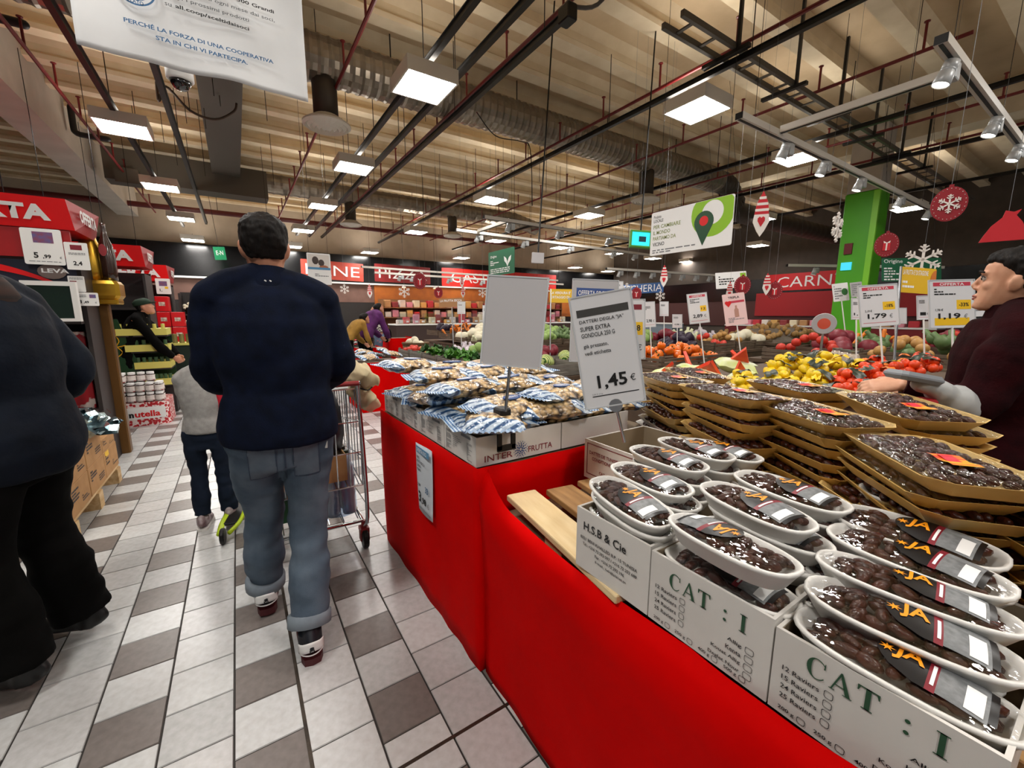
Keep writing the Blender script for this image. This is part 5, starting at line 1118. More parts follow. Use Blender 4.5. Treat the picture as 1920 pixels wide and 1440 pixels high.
# hazelnut cream stand with jars
M_knit = mat('knit_print', '#b3101f', .5, c2='#ead9d6', ns=34, tex='voronoi', thr=(.52, .6))
ns_ = thing('jar_stand', 'low red and white patterned stand stacked with hazelnut spread jars', 'display stand', (-1.62, 6.88, 0))
pl = rrect(0, .78, 0, .6, .12, 4)
MB().prism(pl, 0, .30).obj('base', M_knit, ns_); MB().prism(rrect(.33, .74, .0, .05, .01), 0, .003, M=Matrix.Translation((0, -.001, .09)) @ Matrix(((1, 0, 0, 0), (0, 0, -1, 0), (0, 3, 0, 0), (0, 0, 0, 1)))).obj('name_plate', M_paper, ns_)
f = put(None, 'print', ns_, (.38, -.006, .115), FACE(0)); txt(f, 'n', 0, 0, .055, M_black, .045, .05); txt(f, 'utella', .055, 0, .078, M_red, .25, .03)
jarm = MB().lathe([(0, 0), (.042, 0), (.047, .02), (.042, .05), (.046, .08), (.036, .095)], 12).mesh('jar', mat('jar_brown', '#3b1a12', .25, coat=.5), True)
jlab = MB().lathe([(.0475, .012), (.044, .05), (.0475, .082)], 12).mesh('jar_label', mat('jar_label', '#e6ddd8', .5, c2='#b3202a', ns=18, thr=(.6, .65)))
jcap = MB().lathe([(.038, .094), (.04, .097), (.04, .122), (.0, .124)], 12).mesh('jar_lid', M_paper, False)
for tier, (n, y0, x0) in enumerate(((8, .0, .05), (8, .03, .05), (7, .03, .06))):
    for i in range(n):
        for r_ in range(2):
            if tier == 2 and i > 3 and r_ == 0: continue
            t = thing('spread_jar', f'jar of hazelnut spread, {ORD[tier]} tier from below, {["front", "rear"][r_]} row, {ORD[i]} from left', 'jar', (-1.62 + x0 + .092 * i, 6.94 + .095 * r_ + y0, .301 + .1245 * tier), group='hazelnut spread jars')
            put(jarm, 'jar', t); put(jlab, 'jar_label', t); put(jcap, 'jar_lid', t)
# green chocolate stand with slanted side, yellow trays and green tins
gs = thing('chocolate_stand', 'green stand with slanted side panel, yellow trays of tins', 'display stand', (-1.5, 7.55, 0))
MB().prism([(0, 0), (.2, 0), (.38, 0), (.38, .45), (.16, 1.34), (.03, 1.34)], 0, .03, M=Matrix.Translation((0, .05, 0)) @ Matrix.Rotation(pi / 2, 4, 'X')).obj('side_panel', mat('stand_green', '#123a1c', .4), gs)
f = put(None, 'print', gs, (.12, .018, 1.1), FACE(0))
MB().prism([(.05 * cos(k * pi / 9), .03 * sin(k * pi / 9)) for k in range(18)], 0, .002, M=Matrix.Translation((-.01, .07, 0))).obj('oval_logo', mat('logo_red', '#b3261e', .4), f)
MB().tube(catmull([(0, .03, .003), (.03, -.05, .003), (.0, -.12, .003), (.05, -.2, .003), (.0, -.26, .003)], 4), .006, 5).tube(catmull([(-.07, -.12, .003), (0, -.13, .004), (.09, -.11, .003)], 4), .007, 5).obj('ribbon', mat('ribbon_gold', '#d9a520', .4), f)
M_ytray = mat('tray_yellow', '#d7cf6a', .5); M_tin = mat('tin_green', '#3d5c3c', .4)
for i, z in enumerate((.42, .66, .90, 1.12)):
    x0 = .34 - .07 * i; s = MB().box(x0, .66, .0, .5, z, z + .09).obj('tray', M_ytray, gs); MB().box(x0, .66, .01, .5, z - .02, z).obj('tray_floor', M_shelf, s)
    for q in range(6):
        x = x0 + .02 + q * (.6 - x0) / 5.2
        o = MB().lathe([(0, 0), (.022, 0), (.022, .11), (0, .112)], 10).obj('tin', M_tin if i < 3 else MATS['tray_yellow'], gs, (x + .02, .05, z + .045))
MB().box(.1, .66, .1, .5, 0, .4).obj('plinth', M_shelf, gs); MB().box(.05, .66, .48, .52, .4, 1.2).obj('back', MATS['stand_green'], gs)
tb = thing('side_table', 'dark green table with pale edge left of the child', 'table', (-1.05, 8.75, 0)); MB().box(0, .75, 0, .5, .90, .935).obj('top', M_ytray, tb); MB().box(.03, .72, .03, .47, 0, .90).obj('skirt', mat('skirt_green', '#0f2417', .7), tb)
for k in range(6): tag(MB().lathe([(0, 0), (.035, 0), (.035, .15), (0, .152)], 12).obj('tin_can', mat('tin_gold', '#8d8452', .35, .3), None, (-.98 + .09 * k, 8.85, .936)), f'khaki tin can on the dark green table, {ORD[k]} from left', 'tin', 'tins on the green table')
# red gift cartons farther back, pale bouquets
for i in range(4):
    for j in range(4):
        x = -1.62 + .20 * j; z = .62 + .28 * i
        if i == 3 and j > 2: continue
        t = thing('gift_carton', f'bright red gift carton, {ORD[i]} row from below, {ORD[j]} from left', 'box', (x, 10.0, z), group='red gift cartons'); MB().bbox(0, .19, 0, .3, 0, .27, .006).obj('carton', mat('gift_bright', '#cf0d18', .4), t); MB().box(.05, .14, -.002, 0, .1, .17).obj('print_patch', mat('gift_patch', '#e8dccb', .5, c2='#7b1216', ns=30), t)
t = thing('carton_plinth', 'dark plinth under the bright red gift cartons', 'plinth', (-1.66, 9.98, 0)); MB().bbox(0, .86, 0, .34, 0, .618, .01).obj('plinth', M_shelf, t)
for i in range(3):
    for j in range(2):
        t = thing('bouquet', f'pale cream bouquet, {ORD[i]} shelf from below, {["left", "right"][j]}', 'flowers', (-.80 + .2 * j, 10.6, .75 + .33 * i), group='pale bouquets'); b = MB(); rr = random.Random(i * 9 + j)
        for q in range(9): b.ell((rr.uniform(-.07, .07), rr.uniform(-.05, .05), .16 + rr.uniform(-.04, .06)), (.035, .035, .03), 7, 5)
        stuff(b.obj('blossoms', mat('petal_cream', '#e2dcc4', .7), t)); MB().lathe([(0, 0), (.035, 0), (.06, .13), (0, .13)], 10).obj('wrap', M_dark, t)
t = gondola('black rack holding pale bouquets', -.92, -.46, 10.5, 10.95, (.06, .75, 1.08, 1.41), M_shelf, 1.85)
# ---------------------------------------------------------------- signs, cards and hanging ornaments
def frame_of(tl, tr_, br, bl):
    x = ((tr_ - tl) + (br - bl)); y = ((tl - bl) + (tr_ - br)); w = x.length / 2; h = y.length / 2
    x.normalize(); y = (y - x * y.dot(x)).normalized(); z = x.cross(y); c = (tl + tr_ + br + bl) / 4
    M = Matrix.Identity(4)
    for i in range(3): M[i][0], M[i][1], M[i][2], M[i][3] = x[i], y[i], z[i], c[i]
    return M, w, h
def sign(name, label, pts, m=M_paper, cat='sign', t=.006, back=None, frame=None, border=0):
    """flat sign through four world points (tl, tr, br, bl); children use its face frame, origin at the centre"""
    M, w, h = frame_of(*pts); o = thing(name, label, cat); o.matrix_world = M
    MB().prism(rrect(-w / 2, w / 2, -h / 2, h / 2, min(w, h) * .04, 3), -t, 0).obj('board', m, o)
    if border:
        b = MB(); q = border
        for a in ((-w / 2 - q, w / 2 + q, h / 2, h / 2 + q), (-w / 2 - q, w / 2 + q, -h / 2 - q, -h / 2), (-w / 2 - q, -w / 2, -h / 2, h / 2), (w / 2, w / 2 + q, -h / 2, h / 2)): b.box(a[0], a[1], a[2], a[3], -t * 1.3, t * .4)
        b.obj('rim', frame or M_frame, o)
    o['w'] = w; o['h'] = h; del o['w']; del o['h']
    return o, w, h
M_frame = mat('clear_frame', '#c4c7ca', .2, coat=.5); M_cardg = mat('card_grey', '#b7b5b7', .5); M_cardw = mat('card_white', '#dcdcde', .5); M_dgrey = mat('print_dark', '#3f3e3b', .5)
# bakery / pizza / deli / fish / meat signs on the black bands
def word_sign(label, pts, word, m, w_frac=.86, h_frac=.56, off=0):
    o, w, h = sign('department_sign', label, [Vector(p) for p in pts], m, t=.05)
    txt(o, word, off, -h * h_frac / 2, h * h_frac, M_paper, w * w_frac, -.004, 'C', z=.01); return o
yw = YB - .035
word_sign('terracotta department sign behind the small hanging poster', [(2.2, yw, 3.5), (4.5, yw, 3.42), (4.5, yw, 2.74), (2.2, yw, 2.78)], 'PANE', mat('sign_terra', '#b5432f', .5, c2='#9c3526', ns=3))
word_sign('dark red department sign second from left', [(4.95, yw, 3.5), (7.4, yw, 3.45), (7.4, yw, 2.74), (4.95, yw, 2.76)], 'PIZZA', mat('sign_wine', '#8c1f1f', .5, c2='#761818', ns=3))
word_sign('long bright red department sign behind the blank grey card', [(7.95, yw, 3.5), (14.6, yw, 3.5), (14.6, yw, 2.7), (7.95, yw, 2.7)], 'GASTRONOMIA', mat('sign_red', '#d8251a', .5, c2='#c01d15', ns=3))
xw = XR - .04
word_sign('blue department sign with thin white lettering', [(xw, 17.6, 3.1), (xw, 14.4, 3.1), (xw, 14.4, 2.57), (xw, 17.6, 2.57)], 'PESCHERIA', mat('sign_blue', '#245c9e', .5, c2='#1c4c86', ns=3), .95, .72)
word_sign('red department sign left of the green pillar', [(xw, 9.2, 3.05), (xw, 6.3, 3.05), (xw, 6.3, 2.38), (xw, 9.2, 2.38)], 'CARNE', mat('sign_red2', '#c8141c', .5), .8, .62, .1)
MB().box(XR - .06, XR - .02, 3.4, 9.6, 1.35, 2.3).obj('red_panel', mat('panel_red', '#9c0f18', .5), wr)
o, w, h = sign('exit_sign', 'small green emergency exit sign on the black wall band', [aty(px, py, 15.9) for px, py in ((401, 463), (423, 463), (423, 487), (401, 487))], mat('exit_green', '#0d7a4c', .4, emit=.25), t=.03)
txt(o, 'E-N', 0, -.05, .13, M_paper, w * .6, .01, 'C', z=.004)
MB().tube([(0, h / 2, -.015), (0, 5.49 - o.matrix_world.translation.z, -.015)], .006, 5).obj('hanger_rod', M_dark, o)

# big paper poster near the camera
ps = thing('hanging_poster', 'large white paper poster hanging at the upper left', 'poster', (0, 2.0, 2.25), FACE(0))
def pz(x, y): return .012 * noise.noise((x * 5, y * 5, 0)) + .03 * max(0, .25 - y) ** 1.5 * sin(x * 4 + 1) + .03 * max(0, x - .27) * (1 - y)
MB().grid(lambda u, v: (lerp(-.348, .322, u) + .006 * v, .92 * v - (.012 * noise.noise((u * 4, 0, 5)) * (1 - v)), pz(lerp(-.348, .322, u), .92 * v) - .0), 40, 50).obj('sheet', mat('poster_paper', '#e3e4e4', .7, c2='#dadbdb', ns=6), ps, smooth=True).modifiers.new('thick', 'SOLIDIFY').thickness = .001
M_pblue = mat('poster_blue', '#2f6390', .6); M_pgr = mat('poster_grey', '#4f5356', .6)
def ptxt(s, x0, x1, y, h, m, b): return txt(ps, s, x0, y, h, m, x1 - x0, b, z=.016)
ptxt('PERCHÉ LA FORZA DI UNA COOPERATIVA', -.222, .206, .098, .0165, M_pblue, .025)
ptxt('STA IN CHI VI PARTECIPA.', -.144, .12, .070, .0135, M_pblue, .025)
ptxt('su', -.108, -.09, .186, .0095, M_pgr, .008); ptxt('all.coop/sceltidaisoci', -.08, .135, .184, .0155, M_black, .025)
ptxt('scegli i prossimi prodotti', -.108, .137, .213, .0155, M_pgr, .008); ptxt('Marche, scelti ogni mese dai soci,', -.108, .222, .241, .0155, M_pgr, .008)
ptxt('Prodotti Coop e 300 Grandi', -.08, .222, .27, .0155, M_black, .025); ptxt('Più di 5000', -.108, .1, .30, .0155, M_black, .025)
b = MB(); n = 40
for r0, r1 in ((.052, .057), (.04, .042)):
    v = [(r * cos(2 * pi * k / n), r * sin(2 * pi * k / n), 0) for r in (r0, r1) for k in range(n)]; b.add(v, [(k, (k + 1) % n, n + (k + 1) % n, n + k) for k in range(n)])
b.obj('round_stamp', M_pblue, ps, (-.186, .215, .016)); ptxt('ELATO', -.205, -.165, .163, .011, M_pblue, .025)
for x in (-.3, .28): MB().tube([(x, .92, 0), (x, 2.9, 0)], .0015, 5).obj('string', M_dark, ps)
MB().tube([(-.345, .92, 0), (.33, .92, 0)], .008, 6).obj('top_rail', M_white, ps)

# price card 1,45 on its pole in the dates
def D4(px, ds): return [atd(x, y, d) for (x, y), d in zip(px, ds)]
o, w, h = sign('price_card', 'tall grey price card 1,45 on a pole among the dates', D4([(1067, 556), (1184, 546), (1206, 744), (1101, 772)], (1.17, 1.16, 1.2, 1.21)), M_cardw, 'price card', .004, border=.004)
rect(o, 'colour_bar', -.072, .074, .103, .124, M_dgrey)
for k, (s, ww) in enumerate((('DATTERI DEGLA "JA"', .125), ('SUPER EXTRA', .085), ('GONDOLA 250 G', .095))): txt(o, s, -.068, .082 - .019 * k, .0125, M_black, ww, .008)
txt(o, 'già prezzato,', -.066, .012, .013, M_black, .07, .008); txt(o, 'vedi etichetta', -.066, -.006, .011, M_black, .075, .008)
txt(o, '1,45', -.042, -.112, .044, M_black, .085, .02); txt(o, '€', .052, -.097, .019, M_black); rect(o, 'rule', -.062, .072, -.129, -.1265, M_black); txt(o, '5,80 € al kg', -.062, -.124, .005, M_grey, .03)
MB().tube([(0, -h / 2, -.003), (.012, -h / 2 - .12, -.012)], .0045, 8).lathe([(.0, -.0), (.02, 0), (.02, .004), (0, .004)], 12, (.0, -h / 2 - .004, -.003)).obj('pole', M_steel, o)
# blank grey card (seen from behind) over the nuts, clamp
o, w, h = sign('price_card', 'blank grey back of a card standing over the nut bags', D4([(915, 513), (1027, 528), (1011, 686), (904, 684)], (1.42, 1.38, 1.4, 1.44)), M_cardg, 'price card', .004, border=.005)
cb = atd(957, 775, 1.33)
MB().tube([(.0, -h / 2, -.004), (.0, -h / 2 - .16, -.0)], .0055, 8).obj('pole', M_steel, o)
cl = thing('card_clamp', 'black plastic clamp on the front nut carton', 'clamp', (.80, 1.29, .965)); cl.scale = (1.2, 1.0, 1.1)
MB().bbox(-.06, .06, -.035, .04, .025, .05, .006).bbox(-.02, .02, -.03, .03, .05, .085, .006).obj('jaw', M_black, cl)
MB().box(-.032, -.018, -.034, -.024, -.055, .03).box(.018, .032, -.034, -.024, -.055, .03).box(-.032, .032, -.034, -.024, -.06, -.04).box(-.032, .032, -.034, -.024, .015, .03).obj('spring_arm', M_black, cl)
# cards behind the dates
o, w, h = sign('price_card', 'grey card with a blue member offer bar behind the 1,45 card', D4([(1076, 524), (1158, 527), (1154, 680), (1068, 676)], (1.75,) * 4), M_cardg, 'price card', .004, border=.004)
rect(o, 'colour_bar', -w * .42, w * .42, h * .28, h * .40, M_blue); txt(o, 'OFFERTA SOCI', -w * .38, h * .305, h * .065, M_paper, w * .6, .015)
MB().tube([(0, -h / 2, -.004), (0, -h / 2 - .2, -.004)], .005, 6).obj('pole', M_steel, o)
o, w, h = sign('price_card', 'grey card half hidden right behind the 1,45 card with a yellow patch', D4([(1120, 562), (1207, 562), (1210, 672), (1122, 672)], (1.9,) * 4), M_cardw, 'price card', .004, border=.004)
rect(o, 'colour_bar', w * .1, w * .44, h * .33, h * .42, M_lred); rect(o, 'colour_patch', w * .2, w * .46, -h * .1, h * .12, M_yellow); txt(o, '8', w * .33, -h * .03, h * .1, M_black, None, .02); txt(o, '€', w * .34, -h * .36, h * .1, M_black)
MB().tube([(0, -h / 2, -.004), (0, -h / 2 - .2, -.004)], .005, 6).obj('pole', M_steel, o)
def price(label, px, D, pr, head=None, old=None, yl=None, extra=None, pole=.3, bar=M_lred, strip=None):
    o, w, h = sign('price_card', label, D4(px, (D,) * 4), M_cardw, 'price card', .005, border=.006)
    if head: rect(o, 'colour_bar', -w * .42, w * .42, h * .38, h * .46, mat('bar_rose', '#c53a4e', .5)); txt(o, head, 0, h * .39, h * .055, M_paper, w * .55, .012, 'C')
    rows(o, -w * .4, w * .1, h * .18, h * .34, 3, M_black, int(px[0][0]))
    if old: txt(o, old, -w * .38, -h * .16, h * .06, M_black, None, .01)
    if yl: rect(o, 'colour_patch', w * .1, w * .42, -h * .12, h * .08, M_yellow); txt(o, yl, w * .26, -h * .06, h * .08, M_black, w * .22, .02, 'C')
    if pr: txt(o, pr, -w * .32, -h * .34, h * .14, M_black, w * .5, .025); txt(o, '€', w * .26, -h * .32, h * .1, M_grey)
    if strip: rect(o, 'colour_strip', -w * .4, w * .38, -h * .46, -h * .3, M_yellow)
    else: rect(o, 'rule', -w * .44, w * .42, -h * .43, -h * .42, mat('bar_rose', '#c53a4e', .5))
    pole = max(.12, o.matrix_world.translation.z - h / 2 - .80)
    if pole: MB().tube([(0, -h / 2, -.003), (0, -h / 2 - pole, -.003)], .006, 6).obj('pole', M_white, o)
    return o
price('offer card 1,79 above the lemon nets', [(1618, 538), (1687, 532), (1680, 608), (1607, 612)], 2.9, '1,79', 'OFFERTA', '2,19 €', '-18%')
price('offer card 1,19 for clementines next to the woman', [(1750, 527), (1832, 525), (1822, 612), (1737, 614)], 2.7, '1,19', 'OFFERTA', '1,78 €', '-33%', strip=True).name = 'price_card'
price('card 2,89 above the orange peppers', [(1296, 553), (1331, 549), (1323, 603), (1287, 607)], 4.2, '2,89', 'OFFERTA', None, '12')
o, w, h = sign('promo_card', 'pink promotional card with a heart and bottle', D4([(1357, 553), (1398, 547), (1400, 607), (1358, 612)], (4.0,) * 4), mat('card_pink', '#ecc9c8', .5), 'card', .005)
txt(o, 'TRIPLA', 0, h * .34, h * .07, M_black, w * .5, .02, 'C'); rect(o, 'colour_bar', -w * .3, w * .45, h * .2, h * .27, mat('bar_rose', '#c53a4e', .5))
MB().prism([(0, -.035), (.03, 0), (.03, .016), (.016, .025), (0, .014), (-.016, .025), (-.03, .016), (-.03, 0)], 0, .002).obj('heart', M_red, o, (-w * .28, h * .2, .001)); MB().prism([(-.02, -.05), (.02, -.05), (.02, .02), (.008, .035), (.008, .06), (-.008, .06), (-.008, .035), (-.02, .02)], 0, .002).obj('bottle_print', mat('print_tan', '#b98a7a', .5), o, (w * .05, -h * .08, .001)); rows(o, -w * .35, w * .35, -h * .42, -h * .25, 4, M_grey, 3)
MB().tube([(0, -h / 2, -.003), (0, -h / 2 - .45, -.003)], .006, 6).obj('pole', M_white, o)
for k, (c, D, pr, lb) in enumerate([([(1208, 567), (1230, 566), (1226, 612), (1208, 613)], 4.6, '2,98', 'small card 2,98 behind the 1,45 card'), ([(1238, 566), (1254, 566), (1252, 592), (1237, 592)], 6.5, '', 'small card left of the snowflake'), ([(1262, 590), (1279, 590), (1278, 614), (1261, 614)], 5.5, '0,98', 'small card 0,98 below the blue sign'),
                                (([(1600, 560), (1616, 560), (1612, 598), (1596, 598)]), 3.6, '1,', 'card half hidden left of the 1,79 card'), ([(1724, 556), (1745, 555), (1740, 598), (1718, 598)], 3.4, '1', 'card half hidden left of the clementine card'), ([(1826, 575), (1858, 574), (1850, 600), (1822, 602)], 3.2, '1', 'card half hidden behind the face of the woman'),
                                ([(1660, 578), (1700, 578), (1698, 606), (1658, 606)], 4.5, '', 'white card with dark print behind the 1,79 card'), ([(906, 573), (920, 573), (920, 605), (905, 605)], 6.5, '', 'white card left of the blank grey card'), ([(858, 566), (872, 566), (872, 588), (858, 588)], 8.0, '', 'framed white card among the vegetables'), ([(1155, 528), (1168, 528), (1168, 560), (1155, 560)], 6.0, '', 'narrow card beside the blue sign')]):
    price(lb, c, D, pr, None, None, None, pole=.25)
o, w, h = sign('notice_card', 'pale green notice card with a leaf at the foot of the green pillar', D4([(1563, 533), (1592, 529), (1590, 563), (1560, 566)], (6.2,) * 4), M_paper, 'card', .005); rows(o, -w * .4, w * .1, -h * .4, h * .4, 6, M_grey, 4); MB().ell((w * .25, 0, .001), (w * .2, h * .2, .002), 10, 6).obj('leaf_print', mat('leaf_green', '#3c7a3c', .5), o)
MB().tube([(0, -h / 2, -.003), (0, -h / 2 - .8, -.003)], .008, 6).obj('pole', M_white, o)
o, w, h = sign('notice_card', 'grey notice card beside the leaf notice', D4([(1596, 530), (1618, 528), (1616, 555), (1594, 558)], (6.1,) * 4), M_cardg, 'card', .005); rows(o, -w * .4, w * .4, -h * .4, h * .4, 6, M_grey, 5)
MB().tube([(0, -h / 2, -.003), (0, -h / 2 - .8, -.003)], .008, 6).obj('pole', M_white, o)
# hanging banners
def wires(o, w, h, top=None, L=1.5):
    L = 5.49 - (o.matrix_world.translation.z + h / 2)
    for x in (-w * .4, w * .4): MB().tube([(x, h / 2, -.003), (x, h / 2 + L, -.003)], .0025, 5).obj('wire', M_dark, o)
M_lime2 = mat('banner_lime', '#8cbf1f', .5); M_fgreen = mat('banner_green', '#1d4a2c', .5)
o, w, h = sign('hanging_banner', 'white banner with a green map pin for local produce', SM((4.2, 3.41, 2.575), (4.2, 2.42, 2.575), (4.2, 2.42, 2.09), (4.2, 3.41, 2.09)), M_paper, 'banner', .006); wires(o, w, h, L=1.3)
txt(o, 'Prodotto', -.46, .17, .035, M_black, .1, .004); txt(o, 'LOCALE', -.46, .125, .035, M_black, .13, .012)
for k, (s, ww, m) in enumerate((('PER CAMBIARE', .36, M_fgreen), ('IL MONDO', .23, M_fgreen), ('PARTIAMO DA', .31, M_fgreen), ('VICINO', .16, M_black))): txt(o, s, -.46, .055 - .065 * k, .042, mat('banner_olive', '#7d8a3c', .5) if k < 3 else m, ww, .012)
rows(o, -.46, .1, -.225, -.175, 2, M_grey, 8)
n = 30; b = MB(); cx, cy = .27, .11
v = [(cx + r * cos(2 * pi * k / n), max(-.24, min(.24, cy + r * sin(2 * pi * k / n))), .0011) for r in (.12, .24) for k in range(n)]; v = [(min(.49, x), y, z) for x, y, z in v]
b.add(v, [(k, (k + 1) % n, n + (k + 1) % n, n + k) for k in range(n)]).obj('lime_ring', M_lime2, o)
pin = [(.11 * cos(a), .11 * sin(a)) for a in [radians(-35 + 250 * k / 16) for k in range(17)]] + [(0, -.24)]
MB().prism(pin, .001, .0025, M=Matrix.Translation((.18, .03, 0))).obj('map_pin', M_fgreen, o); MB().prism([(.05 * cos(k * pi / 8), .05 * sin(k * pi / 8)) for k in range(16)], .001, .0035, M=Matrix.Translation((.18, .04, 0))).obj('pin_dot', M_red, o)
o, w, h = sign('hanging_banner', 'dark green banner with a white leaf over the vegetables', SM((5.5, 9.5, 2.95), (5.5, 8.3, 2.95), (5.5, 8.3, 2.36), (5.5, 9.5, 2.36)), mat('banner_dark', '#10613f', .5), 'banner', .006); wires(o, w, h, L=1.0)
for s in (-1, 1): MB().prism([(0, -.12), (s * .05, -.05), (s * .14, .02), (s * .16, .13), (s * .06, .08), (s * .01, .0)][::s], .001, .002).obj('leaf', M_paper, o, (.3, 0, 0))
txt(o, 'Origine', -.5, .12, .08, M_paper, .3, .01); rows(o, -.5, -.1, -.05, .08, 3, M_paper, 2, z=.002); rows(o, -.5, .4, -.25, -.12, 3, M_paper, 6, z=.002)
o, w, h = sign('hanging_banner', 'dark green banner right of the green pillar', SM(*[atd(x, y, 7.5) for x, y in ((1655, 486), (1768, 482), (1762, 528), (1652, 526))]), MATS['banner_dark'], 'banner', .006); wires(o, w, h, L=1.0)
txt(o, 'Origine', -.5, .1, .09, M_paper, .34, .01); rows(o, -.5, .0, -.2, .05, 5, M_paper, 7, z=.002)
o, w, h = sign('hanging_banner', 'yellow banner with orange slice beside the clementine card', SM(*[atd(x, y, 4.4) for x, y in ((1688, 499), (1757, 505), (1752, 552), (1686, 548))]), mat('banner_yellow', '#e0b31c', .5), 'banner', .006)
txt(o, "LA FRUTTA E' DI STAGIONE", -w * .42, h * .2, h * .2, M_paper, w * .7, .012); rows(o, -w * .42, -w * .1, -h * .35, 0, 2, M_paper, 3, z=.002); MB().prism([(.06 * cos(a), .12 * sin(a)) for a in [radians(90 + 180 * k / 10) for k in range(11)]], .001, .002).obj('fruit_print', mat('print_orange', '#c8702a', .5), o, (w * .5, 0, 0))
MB().tube([(-w * .48, h * .5, -.004), (-w * .48, -1.2, -.004)], .012, 6).obj('post', M_steel, o)
o, w, h = sign('hanging_banner', 'yellow vegetable banner behind the blank grey card', SM(*[atd(x, y, 7.0) for x, y in ((1031, 542), (1074, 542), (1074, 568), (1030, 567))]), MATS['banner_yellow'], 'banner', .006)
txt(o, "LA VERDURA E'", -w * .45, h * .12, h * .2, M_paper, w * .85, .02); txt(o, "ORTAGGIO DI", -w * .45, -h * .2, h * .2, M_paper, w * .8, .02); MB().tube([(-w * .45, h * .5, -.004), (-w * .45, -1.1, -.004)], .012, 6).obj('post', M_steel, o)
o, w, h = sign('hanging_banner', 'brown banner with white lettering over the far vegetables', SM(*[atd(x, y, 9.0) for x, y in ((823, 560), (871, 558), (871, 575), (823, 577))]), mat('banner_brown', '#a9794a', .5), 'banner', .006)
txt(o, "LA FRUTTA SECCA", -w * .45, h * .1, h * .25, M_paper, w * .85, .02); MB().tube([(0, -h * .5, -.004), (0, -1.0, -.004)], .012, 6).obj('post', M_steel, o)
o, w, h = sign('hanging_poster', 'small poster showing two embracing people', SM(*[aty(x, y, 8.0) for x, y in ((575, 474), (619, 476), (622, 535), (578, 532))]), M_paper, 'poster', .004)
rect(o, 'photo', -w * .45, w * .45, -h * .02, h * .46, mat('photo_pale', '#d8d2cc', .5)); MB().ell((-w * .15, h * .27, .002), (w * .14, h * .13, .003), 10, 6).obj('figure_print', mat('photo_dark', '#3a2a25', .5), o); MB().ell((w * .1, h * .2, .003), (w * .13, h * .11, .003), 10, 6).obj('figure_print', MATS['photo_dark'], o); MB().ell((w * .2, h * .06, .003), (w * .2, h * .07, .003), 10, 6).obj('figure_print', mat('photo_orange', '#a5603a', .5), o)
rect(o, 'colour_bar', -w * .48, w * .48, -h * .02, h * .05, mat('print_sky', '#4a8ab5', .5), z=.006); rows(o, -w * .2, w * .38, -h * .25, -h * .14, 2, M_grey, 2); wires(o, w, h, L=1.6)
o, w, h = sign('hanging_banner', 'white banner with a wine glass left of the red meat sign', SM(*[atd(x, y, 7.2) for x, y in ((1343, 512), (1402, 508), (1398, 538), (1341, 542))]), M_paper, 'banner', .006); wires(o, w, h, L=1.2); rows(o, -w * .4, w * .1, -h * .3, h * .3, 4, M_black, 4); rect(o, 'colour_patch', w * .3, w * .48, -h * .1, h * .4, M_lime2)
# monitor, plates on the pillar
o, w, h = sign('info_screen', 'small glowing cyan screen beside the local produce banner', SM(*[atd(x, y, 5.6) for x, y in ((1186, 434), (1219, 437), (1217, 462), (1183, 460))]), mat('screen_cyan', '#28b6d8', .3, emit=1.2), 'screen', .04, border=.02, frame=mat('screen_lime', '#4f9b2a', .4)); MB().tube([(0, h / 2, -.02), (0, 5.49 - o.matrix_world.translation.z, -.02)], .01, 6).obj('pole', M_dark, o)
rect(o, 'screen_text', -w * .1, w * .3, -h * .2, h * .2, mat('screen_dark', '#14444f', .4), z=.002)
o, w, h = sign('scale_display', 'pale grey display on a pole above the vegetables', SM(*[atd(x, y, 5.4) for x, y in ((998, 473), (1021, 474), (1019, 494), (996, 492))]), M_cardg, 'display', .03); MB().tube([(0, h / 2, -.02), (0, 5.49 - o.matrix_world.translation.z, -.02)], .01, 6).obj('pole', M_dark, o)
def plate(nm, dz, dy, w, h, m): MB().box(-.06, -.022, dy - w / 2, dy + w / 2, dz - h / 2, dz + h / 2).obj(nm, m, gp)
plate('fire_plate', 2.78, .12, .14, .22, mat('plate_maroon', '#6d1420', .5)); plate('queue_display', 2.42, .12, .18, .16, mat('queue_cyan', '#39b5d6', .4, emit=.8))
for q in [q for q in gp.children if q.name.startswith('notice_plate')]: bpy.data.objects.remove(q)

